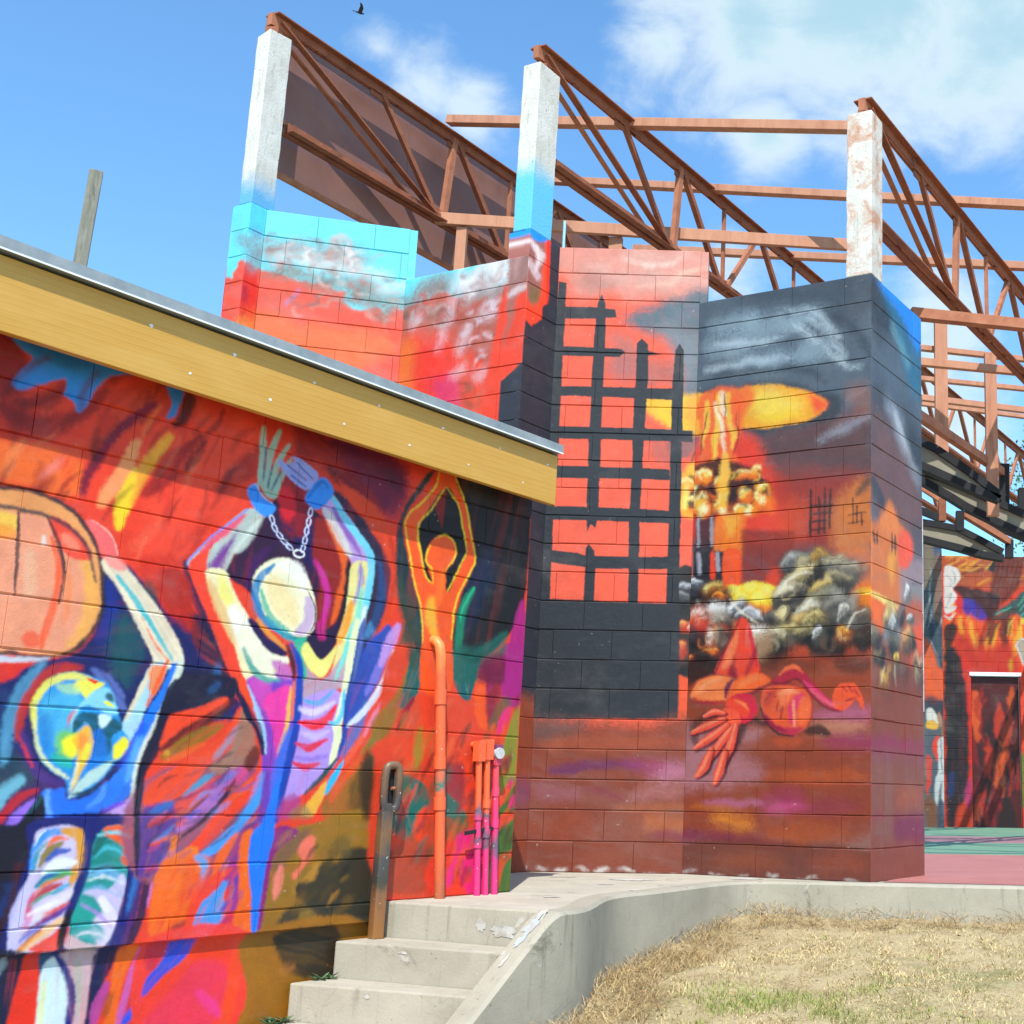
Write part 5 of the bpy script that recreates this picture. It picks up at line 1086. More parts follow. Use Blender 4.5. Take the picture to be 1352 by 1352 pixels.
3a2626 15.4 0.7 6.6 0.35 1 120,1067-100-107,61-141,21-11,12,17-19,124,60,96-6,26
e0503a 6.6 1 4.4 0.2 1 211,1332,67,153,67,122,56,102,71-45,38-145,38-135-10-71-150-6
f07a50 22.1 0.8 6.6 0.3 1 246,1362,67,122,67,132-19-154-22-82
7a1c3c 17.6 0.85 6.6 0 1 383,1482-20-92,25-73-82,2
c83044 8.7 0.85 6.5 0.35 1 463,1632,31-157,29-101,9-6,7,8-10,104-47,155-11,7
f08a56 6.6 1 4.4 0.2 1 19,1202,51,82,130,43,141-19,25-52-67-110-129-9-120,23
c8402e 11 0.8 6.6 0 1 38,1181,144-34,106-1-35-30-142,17
f0703e 6.5 1 4.3 0.2 1 299,1146,44,101,80,69,126,15,92-50-67-39-114-49-92-18
5a1a4a 11 0.9 5.5 0 1 286,1197,10,61,69,50-33-71-33-81
a82c44 6.3 1 4.2 0.2 1 641,1270,90,69,89,38,67-42,111-122,99-81,65-40-22-29-97,31-110,90-90,102-111-28
f07a4a 7.4 0.9 6.4 0.35 1 713,1312,97,39,62-27,10,2-2,10-73,46-103-55-4-12
d84a74 10.4 0.9 6.2 0.35 1 879,1256,105-99,118-62,14,2-2,13-101,80-116,83-19,0
e8623e 6.1 1 4.1 0.2 1 1097,1103-1,78,43,58,54,9,64-11,42-69,22-97-32,29-32,39-53-47-53-19
8a2c3c 4.1 0.8 4.1 0.35 1 1156,1226,33-40,7-1,1,7-32,40-8,1
8a2c3c 4.1 0.8 4.1 0.35 1 1199,1225,32-40,8-1,1,7-32,40-8,1
8a2c3c 4.1 0.8 4.1 0.35 1 1242,1205,32-49,7-2,2,7-32,49-7,2
8a2c3c 4.1 0.8 4.1 0.35 1 1184,1126,75,18,3,6-6,4-75-18-3-6
d8603c 6.3 1 4.2 0.15 1 570,1171,15,60,102,23,135-13,89-36,39-80-10-98-59-78-88-34-100,25-80,70-36,81
b02c50 14.7 0.9 6.3 0 1 589,1070,81-80,112-31,99,9-54-53-123,15-91,70
d03c70 12.6 0.9 6.3 0.3 1 779,1108,44,69,66,8-10-59-55-59,2-98-45,40
e8764a 14.6 0.85 6.3 0 1 867,1166,72-41-15-98-65-49-13,89
f2a07a 6.3 0.85 6.3 0.35 1 802,1137,8-159,11-8,9,9-8,158-10,9
5a2430 3.2 0.85 4.3 0.35 1 622,1188,16,14-41-60,1-3,3,0,47,59-29-5-1-4
5a2430 3.2 0.85 4.2 0.35 1 695,1150-10-70,5-5,5,3,10,70-4,5
5a2430 3.2 0.85 4.2 0.35 1 717,1067,22,39-2,6-7-2-22-39,3-6
5a2430 3.2 0.85 4.3 0.35 1 708,1207,22-16-65-20-1-2,3-1,70,17-25,25-4,0
5a2430 3.2 0.85 4.2 0.35 1 719,1018,21,69-4,6-6-3-21-70,3-5
2c1a2a 5.3 0.85 6.3 0.35 1 566,1089,39-94,95-78,115-11,5,3-4,5-107,19-88,72-44,87-8,3
7a1c34 5.5 0.8 4.4 0.35 1 217,1330,70,151,73,127,45,99-2,6-6-2-56-94-73-128-62-155,3-7
7a1c34 4.4 0.7 4.4 0.35 1 23,1200,53,77,125,42,140-14,4,3-3,4-144,23-134-45-50-86,2-6
6a1a34 4.2 0.8 4.2 0.35 1 641,1266,92-17,107,25,87-95,112-93,100-26,5,2-3,4-94,32-108,92-93,98-115-24-89,11-5-4
8a2438 4.2 0.6 4.2 0.35 1 574,1170,17,55,97,22,132-13,85-35,37-75-5-97,3-4,4,3,14,100-41,84-94,39-137,13-106-24-15-66,4-5
a83a3c 17.1 0.6 6.4 0 1 598,1191,44,39,68-11-44-50-21-59-46,0
f08a60 16.9 0.6 6.4 0 1 688,1219,112-2-21-70-44-39-35,41
f89468 15.5 0.75 6.6 0.35 1 294,1377,66,118,37,117-7,13-15-5-63-107-44-126,8-16
fba678 15.5 0.75 6.7 0.35 1 80,1204,84,52,98,31,6,10-11,5-113-15-79-68-1-14
fa905c 15.2 0.75 6.5 0.35 1 398,1217,82,50,83,22,8,10-12,7-100-4-77-68-1-15
f2a07c 14.8 0.75 6.3 0.35 1 714,1180,65,11,64-2,10,6-7,8-70,21-69-27-6-11
f07a86 14.5 0.75 6.2 0.35 1 928,1209,86-75,91-41,8,2-2,7-83,50-91,67-10-1
7a1c3c 10.9 0.7 6.5 0.35 1 456,1312,63,118,17,85-6,10-11-4-36-78-47-123,6-13
7a1c3c 11.1 0.7 6.6 0.35 1 36,1158,121-40,120,16,6,7-8,6-115,0-119,26-12-5
7a1c3c 10.8 0.7 6.5 0.35 1 371,1163,118,18,88,51,3,7-9,3-93-37-112-28-5-9
7a1c3c 10.6 0.7 6.3 0.35 1 594,1035,66-77,97-25,10,4-5,9-82,36-72,64-13,1
c8324a 6.5 1 4.3 0.2 1 345,1175,115,18,70-41,13-81-55-59-80-10-107,93
e8543a 10.8 0.9 5.4 0 1 300,1115,45,50,94-22,47-61-33-50-82,41
f29a60 4.3 0.9 6.5 0.35 1 367,1145,67-28,37-37,6-1,1,5-34,45-73,24-7-2
e8644a 5.4 1 4.3 0.1 1 255,1075,69,24,82-36,13-71-44-70-82,31-48,61
5a1c30 4.4 0.9 3.3 0.35 1 302,1074-80,25-82-48-8-19,22-8,82,11,61,3,23,15
e8604a 3.3 1 3.3 0.35 1 292,1076-77,21-82-42-6-13,15-6,82,17,64-1,16,10
f4987a 5.5 0.8 3.3 0.35 1 286,1075-73,14-82-34-2-4,5-2,82,25,68-8,6,4
5a1c30 4.4 0.9 3.3 0.35 1 292,1034-137-24-108-69-8-22,26-8,126,31,118,55,13,25
e8604a 3.3 1 3.3 0.35 1 285,1037-134-29-111-63-6-16,19-5,123,36,121,50,9,18
f4987a 5.5 0.8 3.3 0.35 1 284,1035-130-36-115-55-2-6,7-1,119,45,125,43,4,6
5a1c30 4.4 0.9 3.3 0.35 1 311,992-139-67-101-92-3-24,28-4,130,59,113,94,5,29
e8604a 3.3 1 3.3 0.35 1 305,995-135-70-105-88-2-17,20-3,126,64,117,90,3,21
f4987a 5.5 0.8 3.3 0.35 1 307,993-129-76-112-80-1-6,7-1,119,71,123,84,2,7
5a1c30 4.3 0.9 3.3 0.35 1 340,967-117-110-93-143,5-25,28,4,133,118,84,130-5,30
e8604a 3.3 1 3.3 0.35 1 336,972-113-113-98-140,3-18,21,2,127,122,90,128-5,22
f4987a 5.4 0.8 3.3 0.35 1 341,972-105-118-108-134,1-6,7,0,118,128,97,123-1,8
5a1c30 4.3 0.9 3.2 0.35 1 371,980-61-132-53-157,10-23,27,9,100,143,24,148-17,27
e8604a 3.2 1 3.2 0.35 1 368,987-56-135-60-155,8-17,19,6,94,146,29,146-12,19
f4987a 5.4 0.8 3.2 0.35 1 374,990-47-139-71-151,3-6,7,2,83,148,37,143-4,7
4a2030 5.8 0.85 4.4 0.35 1 180,823-61-96-35-82,5-26,31,4,85,66,25,118-16,30
e8604a 4.4 1 4.4 0.35 1 178,829-56-100-43-79,4-19,22,3,78,69,30,115-11,21
f4987a 7.3 0.8 4.4 0.35 1 183,826-48-105-54-76,2-7,7,1,67,72,39,111-4,7
4a2030 5.7 0.85 4.3 0.35 1 289,808-55-114-11-99,14-24,27,12,61,87,15,126-19,28
e8604a 4.3 1 4.3 0.35 1 287,814-50-116-18-97,10-17,19,8,54,89,21,125-14,19
f4987a 7.2 0.8 4.3 0.35 1 292,812-40-119-29-95,3-6,7,3,42,92,30,122-5,7
e8e6e0 12.9 0.6 28.6 0 1 111,10-22-5-53-2-53,3-22,5,22,5,53,2,53-3
e8e6e0 12.6 0.6 28.1 0 1 331,2-19-6-45-2-45,3-19,6,19,6,46,3,45-3
e8e6e0 12.4 0.6 27.6 0 1 517,1-16-4-38-2-38,2-15,5,16,4,38,2,37-2
e8e6e0 12.2 0.6 27.2 0 1 714,12-13-8-31-4-31,4-13,9,13,8,32,4,30-4
e8e6e0 12 0.6 26.6 0 1 998,8-20-6-49-3-48,3-20,6,21,6,48,3,48-3
e8e6e0 11.7 0.6 26 0 1 1301,9-15-6-35-2-35,3-14,5,15,5,35,3,35-3'''

PAINT['C'] = '''5c6873 9.3 1 0 0 1 -3198,3218,9053,4005-504-4063-8422-1535
46505a 88.1 0.85 52.9 0.3 1 -1966,3204,939,491,1109,396,1-268-742-357-531-28-563-239
39424c 43.9 0.7 24.4 0.35 1 -802,3497,291,9,252-21,168-47,46,9,16,24-111,91-285,22-340-47-50-23
2c333c 82.8 0.8 55.2 0.4 1 9,4034,223,23,312-133-160-207-227-105-147,127
2f6f8c 76.2 0.9 46.9 0.4 1 232,4042,731,11-3-589-259,48-199,183-117,174
2c8ee2 53.3 1 29.6 0.3 1 82,4076,891,29-6-291-137-12-206,103-277,88
7aa8b4 46.2 0.6 28.9 0.6 1 354,3808,130-112,192-103,36,5,17,19-129,133-184,89-43-8
4a4a50 109.5 0.9 65.7 0.3 1 -6,3249,426,7,535-36,39-816-997,88
a4adb8 67.5 0.75 39.4 0.7 1 244,3196,137-145,192-157,267-138,76,4,38,36-137,190-202,161-248,104-87-11
c8ced6 34 0.7 28.3 0.6 1 394,3186,172-195,268-142,32,3,12,14-216,162-216,178-34-2
2c2c32 58.3 0.8 35 0 1 615,3130,338-35,8-259-227,83
7c544c 108.3 0.75 65 0.3 1 -5,3050,385-12,312-189,278-178-7-363-661-33-305,148
3c3e46 30.5 0.85 20.3 0.35 1 -25,2591,73-99,147-75,46,2,21,22-68,104-141,76-54-3
e88a3c 41.8 0.9 26.1 0.3 1 192,2422,148,87,151-113,194-108-234-59-295-36-106,8
f0603c 32.8 0.9 16.4 0 1 490,2324,196,22,120-54-317-57
d07a40 47.5 1 27.7 0.3 1 -51,2279,448-24,177-124-63-295-288-40-272,24
a08a8c 51.6 0.9 30.1 0.3 1 574,2154,248,64,226-43-4-162-225,0-187-116-121-61,2,153
f0603e 25.5 0.95 21.2 0 1 485,2249,152,95,124-45,30-75-188-143-90,7
5a4e52 58.3 0.8 35.9 0 1 794,2443,259-21-4-188-227-4
2c2220 5.8 0.85 7.7 0.35 1 18,2250,22-81,13-2,11,7-22,81-13,2
2c2220 5.8 0.85 7.8 0.35 1 86,2252,0-80,13-2,12,7,0,80-12,2
2c2220 6.1 0.85 8.1 0.35 1 355,2291,5-141,13-2,13,7-5,142-13,2
2c2220 6.2 0.85 8.2 0.35 1 413,2291,5-131,13-2,13,7-4,131-14,3
2c2220 5.8 0.8 7.7 0.35 1 13,2214,96,2,12,4-5,4-95-2-13-4
2c2220 5.8 0.8 7.7 0.35 1 14,2182,96,7,12,5-7,3-96-7-11-4
2c2220 6.1 0.8 8.2 0.35 1 349,2243,102,2,14,5-5,4-103-2-13-5
2c2220 6.1 0.8 8.2 0.35 1 350,2199,96,6,13,5-7,4-96-6-13-5
e0a03c 36.4 0.8 20.2 0.4 1 309,2131,146,36-60-174-58-52
f2722c 23 1 19.2 0.2 1 -49,1841,272-24,258-7-202-112-84-116-82-154-160-16
fde48c 15.5 0.9 9.7 0 1 -35,1843,487-26-58-24-429,19
8a4a30 59.5 1 31.7 0.3 1 -73,1450,1139,74-13-558-1123-54
b85c38 55.8 0.9 30 0.3 1 571,1844,503,23-10-433-438-19
f0603a 34.3 0.8 21.4 0 1 814,1721,159,19-36-229-190-84-60,81
a0a098:5c5c58:262628 0 1 0 0 3 -100,1650,132,16-133,55
6a6054:403a34:1c1a1a 0 1 0 0 3 -100,1568,154,19-154,32
a09a84:5c584c:282624 0 1 0 0 3 86,1528,109,13-109,75
8c7a58:54483a:26201e 0 1 0 0 3 140,1431,110,11-110,57
f0d898:a8884c:46423a 0 1 0 0 3 350,1707,134,17-133,81
dce0e4:a0a4a8:5c5e62 0 1 0 0 3 393,1680,64,8-63,56
7c7868:46443e:1a1a1a 0 1 0 0 3 392,1520,99,11-98,80
8c7870:54443f:281f1f 0 1 0 0 3 540,1752,72,10-71,82
fbfbf6:c0bcb4:75706c 0 1 0 0 3 662,1901,74,10-73,52
f0f0ea:a8a8a0:5c5c54 0 1 0 0 3 706,1752,93,12-92,30
f0bc80:a87c50:44382f 0 1 0 0 3 689,1596,129,14-128,96
8c846c:54503f:22221c 0 1 0 0 3 766,1604,81,9-80,80
ecc8a4:a07c5c:4c3a2c 0 1 0 0 3 872,1449,108,11-106,84
ecc060:8c6c34:33291f 0 1 0 0 3 264,1267,164,13-164,96
7c7464:3c3832:181616 0 1 0 0 3 565,1324,157,13-155,116
f0c860:a8803c:4c381c 0 1 0 0 3 464,1442,70,7-70,45
b0a888:6c6450:332c22 0 1 0 0 3 870,1306,114,9-113,85
d8d4b0 11.9 0.7 15.8 0.35 1 406,1394,13-125,15-4,14,7-14,125-15,4
d8d4b0 11.4 0.7 15.2 0.35 1 209,1377-55-108,11-5,16,5,55,108-11,5
d8d4b0 12 0.7 16 0.35 1 379,1775-15-130,14-4,15,7,15,130-14,4
84422e 99.9 0.9 25 0.3 1 -49,1151,1123,82-33-1388-1084,64
8a3a5c 60.3 0.6 35.2 0.5 1 -14,822,382,1,655-4-1-42-1036-5
7a2c50 51.8 0.9 31.1 0.3 1 401,380,612,9-3-164-538-1
8c3a4a 32.7 0.6 23.4 0 1 330,407-62-14-146-5-142,7-58,14,57,14,142,5,147-6
8a4632 49.1 0.8 29.5 0.3 1 -45,213,1054-2-5-257-1047,28
b4582c 77.4 0.5 25.8 0 1 935,526-82-49-192-19-185,19-74,46,75,47,186,21,192-17
8c2c54 39.2 0.85 28 0.5 1 -30,900,366,24,416-19,222-6-1-46-638-17-365-6'''

PAINT['H'] = '''f4553c 3.7 1 0 0 1 -238,4752,662,303,213-2462-853-179
9c6860 22.5 1 22.5 0 1 -31,4419,217,90-4-210-4-207-118-174-77,115
7a6a4a 29.7 0.8 11.1 0 1 27,4035,131,34-34-128-88-3
e8dada 16.9 0.85 26.3 0.35 1 0,4367,102-89-16-101,13-9,19,15,55,132-140,78-27-6
d8c4c8 18.7 0.7 11.2 0.35 1 -19,4193,117-71,51,11,9,37-119,71-50-12
2e8fe0 9.8 1 7.8 0 1 -48,4839,472,216,28-329-193-247-269-51
e8402c 3.8 1 2.9 0 0 201,4478,43,32,24-518-34-12
393b43 3.6 1 3.6 0 0 244,4518,216,119,342-3949-922-22,83,1785,11,985,32,348,69-33,114,97,3,95,59,51,4,82
8a4a36 54 1 18.9 0.3 1 -317,960,1008,79,128-1453-1003,80
7c4a64 54.9 0.7 27.4 0 1 132,605,310-26,12-126-307,0'''

PAINT['D'] = '''7ce2f6 6.2 1 0 0 1 -3177,6038,5006-1096,113-2206-4624,480
f4583e 16.6 1 49.8 0.1 1 -648,4178,506-80,156-70,110-3,227,84,165-56,252-99,133,36,103-16,113-1514-1579,135
f7803c 67.1 0.85 33.6 0.3 1 -107,3760,221-2,71-362-80-280-214,317
ee3c30 59.1 0.7 32.9 0 1 123,3668,264,51,185-315-193-176-215,200
d84878 54.8 0.8 22.6 0.3 1 342,3434,212-13,53-221-172-7
9c7a70 75.6 0.75 92.8 0 1 170,4092-26-53-96-20-109,23-60,54,27,53,97,20,109-24
9c7a70 74.7 0.75 91.7 0 1 357,4115-28-55-99-22-115,25-62,57,28,56,101,21,115-25
9c7a70 73.9 0.75 90.7 0 1 481,4122-24-48-87-19-100,21-54,50,25,49,88,19,100-22
9c7a70 74.8 0.75 91.8 0 1 253,3981-26-52-95-20-108,22-59,53,26,53,96,20,108-23
9c7a70 73.5 0.75 90.2 0 1 482,3905-30-61-110-24-127,25-68,62,31,62,112,25,126-27
9c7a70 74.6 0.75 91.6 0 1 219,3866-25-48-88-20-102,20-55,49,25,50,90,19,101-21
9c7a70 75.5 0.75 92.7 0 1 90,3986-20-39-72-15-82,17-45,40,20,39,73,16,82-18
a86c60 81.6 0.75 88.1 0 1 884,4087-12-81-98-47-128,13-83,67,11,81,100,48,128-14
a86c60 80.7 0.75 87.2 0 1 996,4075-10-68-82-40-108,11-69,57,10,68,84,41,107-12
a86c60 80.1 0.75 86.5 0 1 1031,3951-9-63-77-38-101,10-65,52,10,64,78,38,101-10
a86c60 82 0.75 88.5 0 1 755,4001-11-73-89-43-116,11-76,60,11,74,90,43,116-12
a86c60 80.5 0.75 87 0 1 935,3861-12-79-97-48-126,11-83,66,12,80,99,48,127-13
a86c60 81.3 0.75 87.8 0 1 777,3825-11-76-94-46-122,11-79,62,11,77,95,46,122-12
a86c60 79.6 0.75 85.9 0 1 1012,3754-9-64-77-38-100,9-65,51,10,64,78,39,100-10
a86c60 80 0.75 86.4 0 1 901,3661-11-71-87-44-113,9-74,58,10,72,89,44,114-11
e8e0e0 66.1 0.8 89.2 0 1 750,4203-13-57-87-43-111-4-69,38,14,57,88,43,110,3
e8e0e0 65.4 0.8 88.2 0 1 941,4276-14-60-91-44-114-4-72,40,14,60,92,44,115,4
e8e0e0 64.9 0.8 87.6 0 1 1005,4287-9-38-57-28-71-2-45,25,9,38,57,28,72,2
e8e0e0 65.5 0.8 88.5 0 1 810,4128-12-50-77-38-97-4-61,33,12,50,77,39,98,3
e8e0e0 64.7 0.8 87.4 0 1 994,4170-12-50-76-38-96-3-59,33,12,50,76,38,96,3
e8e0e0 64.3 0.8 86.8 0 1 1107,4269-9-38-56-28-71-2-44,25,9,38,57,27,71,2
8a685e:b8a098:746058:d0544a:c8b8b4 30 0.65 67.4 43.8 4 -22,3838,497,281
faf6f6:d8caca:a8887f:f0e8ea 30 0.75 68.6 39.2 4 551,4047,415,209
a8645a:d8ccd4:c08a80:8a5248:f0e8ee 44 0.7 70.8 38.6 4 530,3496,438,513
e8dce2 43.1 0.5 36.4 0.35 1 459,4065-34-110,2-92,15-19,20,7,40,79-1,122-19,23
e8dce2 43 0.5 36.4 0.35 1 386,3885-41-123-4-121,15-19,20,8,47,106,6,135-18,23
e8dce2 42.2 0.5 35.7 0.35 1 626,3780-78-84-25-107,11-20,22,4,63,84,45,101-10,25
e8dce2 41.8 0.5 35.4 0.35 1 807,3936-63-77,14-46,52,1,62,77-14,46
e8dce2 44 0.5 37.3 0.35 1 94,3951-29-86,30-45,49,13,28,85-30,46
e8dce2 41.3 0.5 34.9 0.35 1 760,3485-79-75,8-45,53-3,79,75-9,45
e8dce2 42 0.5 35.5 0.35 1 573,3514-99-59-1-44,54-11,99,59,1,44
a8644e:c87a64:8a5040 14 0.5 57 38 4 600,3088,208,371
f4553c 18.8 1 12.5 0 1 906,3932,93,115,216,7,35-515-140-93-158-105,2-459-142,113,13,462,35,194
3b4049 3 1 3 0 0 952,3341,165,116,165,91,67-975-407,37
a4746a 22.3 0.95 19.1 0 1 954,4302,84,132,153-28,27-395-148-19-53-193-60-204,17,326
7ce2f6 9.8 1 9.8 0 1 906,5059,244-52,39-571-151-2-71-75
e0d0d0 15.9 0.8 9.5 0.35 1 999,3963,87,31,87,34,6,16-19,9-111-5-74-57-1-22
c09a98 22.5 0.7 9.6 0.35 1 1045,4110,22,122,24,115-9,18-19-4-61-105,7-137,17-19'''

PAINT['A'] = '''7ce2f6 5 1 0 0 1 -857,5020,3400,585,109-2513-3264-308
f4604a 9.8 1 26.9 0.1 1 -641,4041,416,51,51,59,45,116,66-94,76,36,141-32,119-36,137,32,145-47,58-124,120-24,127,56,65-71,284,90,78-1090-1794-169
f8844e 60.6 0.75 36.4 0.3 1 -14,3895,407-65,471-6,129-116-985-619-105,616
f79a58 35.8 0.7 7.2 0 1 -120,3830,106-51-26-194-90,116
b88ab0 12.2 0.7 9.8 0.35 1 207,3952,82,115-2,21-18-3-82-115,2-21
a98a82 61.3 0.75 73.5 0 1 155,4361-24-51-67-29-70,9-32,43,23,51,67,29,70-9
a98a82 61.7 0.75 74 0 1 272,4411-26-55-71-31-74,11-35,45,26,54,70,31,75-10
a98a82 61.9 0.75 74.3 0 1 354,4416-23-48-64-28-67,9-31,40,23,48,64,28,67-8
a98a82 62.3 0.75 74.8 0 1 496,4403-23-48-65-28-67,9-31,41,24,48,64,28,67-9
a98a82 62.7 0.75 75.3 0 1 644,4418-26-52-69-30-72,10-33,43,25,52,69,30,72-10
a98a82 63 0.75 75.6 0 1 723,4402-21-42-58-25-59,8-27,36,20,42,57,25,60-8
8f857c 61 0.75 73.2 0 1 192,4191-33-48-77-18-76,22-30,48,33,48,77,18,76-21
8f857c 61.4 0.75 73.7 0 1 326,4184-32-45-73-17-73,20-28,46,31,45,74,18,72-21
8f857c 61.6 0.75 73.9 0 1 422,4159-29-40-66-15-64,18-26,41,29,40,65,16,65-18
8f857c 62.2 0.75 74.6 0 1 613,4203-35-48-79-19-78,22-30,49,34,48,79,19,78-22
8f857c 62.6 0.75 75.1 0 1 826,4142-41-55-93-22-90,26-36,57,40,56,93,21,91-25
8f857c 63 0.75 75.6 0 1 965,4135-40-53-89-20-87,24-34,55,39,53,89,21,88-25
8f857c 62.7 0.75 75.2 0 1 917,4057-38-51-85-19-82,23-32,52,37,51,84,19,83-23
8f857c 62.9 0.75 75.5 0 1 1051,3963-34-46-77-16-75,21-29,47,33,45,77,17,75-21
8f857c 62.3 0.75 74.8 0 1 774,4048-30-40-67-15-66,18-25,42,29,40,67,15,66-18
8f857c 63.3 0.75 75.9 0 1 1085,4076-31-41-68-15-67,18-26,42,30,41,69,15,67-18
e6dcda 49.1 0.75 73.7 0 1 246,4298-31-29-73-10-73,13-29,29,31,29,73,11,73-13
e6dcda 49.7 0.75 74.5 0 1 502,4324-39-36-92-13-89,17-36,36,38,35,91,14,90-17
e6dcda 50 0.75 75.1 0 1 669,4316-36-32-84-12-82,15-33,33,35,32,84,12,82-15
e6dcda 50.3 0.75 75.5 0 1 839,4278-40-36-93-13-91,17-36,36,39,36,93,13,92-16
e6dcda 50.7 0.75 76 0 1 933,4323-30-26-68-10-67,12-26,27,29,26,68,10,67-12
e6dcda 50.7 0.75 76 0 1 1014,4213-30-25-68-10-67,12-27,27,29,26,69,10,67-13
8f6a60:c4a49c:a07a70:d8c4be 26 0.65 57.1 37.3 4 30,4277,613,221
f6f0ee:d8cac6:b8a49e 22 0.7 62.5 32.5 4 109,4170,852,280
756a62:a89c94:d8ccc6:c46a5c:5f5a54 34 0.65 62 34.7 4 76,3906,894,424
8a7a70:b8a8a0 10 0.6 45.3 30.2 4 911,3830,74,301
e8553c 25.1 0.6 7.5 0 1 924,3977,81,50,7-264-74,31'''

PAINT['I'] = '''7ce2f6 6.7 1 0 0 1 -885,4671,5436,2621,257-3298-5415-1338
5cc4ea 17.1 0.7 8.5 0 1 -15,4692,148-14-2-226-147,17
f4604a 11.9 1 32.7 0.1 1 -640,3833,498,182,63,75,57,131,85-71,98,64,187,19,161,7,191,85,208,9,84-110,179,22,194,111,103-51,461,222,131-1213-2544-629
d83a30 19.3 0.9 13.8 0 1 -26,4193,150-45,32-491-145,79
a02848 22 0.7 8.3 0 1 0,4050,50-33-2-103-49,33
f8844e 74.2 0.75 44.5 0.3 1 126,3890,550,73,696,166,203-77-1421-961-135,584
f79a58 40.9 0.7 8.2 0 1 -11,3791,137-16-34-202-115,88
a98a82 72 0.75 86.5 0 1 348,4420-32-61-88-55-92-16-42,31,31,59,87,55,93,17
a98a82 73.8 0.75 88.6 0 1 508,4517-36-66-96-59-100-18-45,32,33,64,95,60,101,20
8f857c 71.9 0.75 86.3 0 1 399,4261-45-60-103-47-99-5-39,38,42,59,101,47,102,7
e6dcda 58.5 0.75 87.8 0 1 472,4391-42-41-99-39-96-13-39,18,41,41,97,39,98,14
8f8c94 48 0.7 56.4 0 1 149,4432-20-52-60-43-63-7-31,32,20,52,59,42,64,8
8f8c94 47.2 0.7 55.5 0 1 24,4381-15-38-43-31-45-5-22,23,14,38,42,31,46,6
8f8c94 47.9 0.7 56.3 0 1 172,4310-20-52-60-42-63-6-31,31,20,52,59,42,64,7
8f8c94 47.6 0.7 56 0 1 136,4218-15-39-43-30-47-4-22,23,14,38,44,30,47,5'''

PAINT['J'] = '''7ce2f6 5.4 1 0 0 1 -1074,5371,4400-963,100-1939-4064,421
f4604a 11.6 1 31.8 0.1 1 -689,4220,688-122,80,38,70,98,101-120,115,5,207-85,170-79,191-19,196-94,76-133,157-60,161,10,81-83,342-7,90-956-2495,259
f8844e 71 0.75 42.6 0.3 1 324,3822,586-201,618-151,159-139-1331-303-158,637
f79a58 45.1 0.7 9 0 1 162,3797,162-88-40-181-137,145
8f8c94 52.4 0.7 61.6 0 1 351,4340-24-40-70-5-75,31-37,51,24,40,70,5,76-32
8f8c94 52.9 0.7 62.3 0 1 204,4366-18-29-52-4-56,24-27,37,17,30,53,4,56-24
8f8c94 52 0.7 61.2 0 1 377,4207-23-40-69-6-76,31-36,51,23,39,71,6,74-32
8f8c94 51.9 0.7 61.1 0 1 336,4137-17-29-51-4-55,22-27,37,17,29,52,4,55-22'''

PAINT['K'] = '''5c6668 4.9 1 0 0 1 -1207,5984,2535,42-108-7308-2375-37
8a7a62 35.4 0.8 25.3 0.4 1 460,5186,151-23,21-434-78-356-100-2
4a5c78 30.4 0.9 15.2 0 1 636,5163,189,3-3-230-162,48
8c6a58 25.1 0.95 20.1 0.3 1 710,4985,86-151-10-1010-77-251-73,198-4,907
c8d4d8 7.5 0.8 12.5 0.35 1 577,4678-45-457,38-401,5-4,3,5-29,400,37,456-4,5
c8d4d8 7.5 0.8 12.5 0.35 1 790,4681-3-606-45-501,4-5,4,4,55,501-6,607-4,5
c8d4d8 7.5 0.8 12.5 0.35 1 619,3770,61-281,84,233-3,5-5-3-70-218-58,266-5,4
c8d4d8 7.4 0.8 12.4 0.35 1 542,3369,117-222,88-366,4-3,3,5-78,370-126,221-6,1
c8d4d8 7.4 0.8 12.4 0.35 1 662,3471,46-371,10-7,7,10-46,371-9,7
c8d4d8 7.4 0.8 12.4 0.35 1 761,3474,7-495,9-8,9,8-8,495-8,9
3c4c58 34.7 0.9 19.8 0.4 1 524,3769,296-194,6-595-76-247-107,441-109,296
e0642c 39.4 0.95 29.5 0.4 1 446,3320,124-48,120-393,122-96-5-489-368-6
3c3c48 60.9 0.9 18.3 0 1 476,2326,367-116-4-333-367-6
5a6068 36.2 0.9 18.1 0 1 472,1871,367,6-12-1107-363-6
d8d4c8 9.1 1 6.1 0 1 474,2083,92,38,91-126,35-181-97,89-116-17
e0b040 9.1 0.95 6.1 0 1 472,1871,123,32,91-89-31-67-177,19
d84c38 9.1 1 6 0 1 576,1451,77,167,61-44-34-390-61,59
c84a38 18 0.95 18 0 1 452,1240,106-28-18-446-77-179
b88c6c 9.1 1 6.1 0 1 681,1995,37,46,44-195-46-62
a8805c 9.1 1 6.1 0 1 986,1894-30-77-69-33-69,31-28,76,30,78,69,33,69-31
c49c74 9.1 1 6.1 0 1 968,1903-21-56-47-23-48,22-19,55,21,56,47,24,48-22
8a6a50 9.1 1 6.1 0 1 747,1815,76-29-17-181-62-31
c8ccc8 9 1 6 0 1 683,1543,123,68,105-154,96-283-25-60-137-106-24-238-4-384,58-175-100-31-41,352,3,296-48-208-17-236-53,88,3,354,56,179-3,298
6a7078 6 0.8 18.1 0.35 1 739,1574-8-390,33-237,5-4,3,5-23,238,0,388-5,5
7a7c7c 6 0.8 18.1 0.35 1 904,1250-51-60-11-92,3-5,5,4,20,87,42,60-1,7
50565e 6 0.8 18 0.35 1 710,938,121,31,7,11-11,7-121-32-7-11
7c5238 41.6 0.95 29.7 0.3 1 463,587,209-232,58-234-92-118-180-3
3c4a5c 29.7 0.9 17.8 0 1 673,472,149-115-3-351-151-3'''

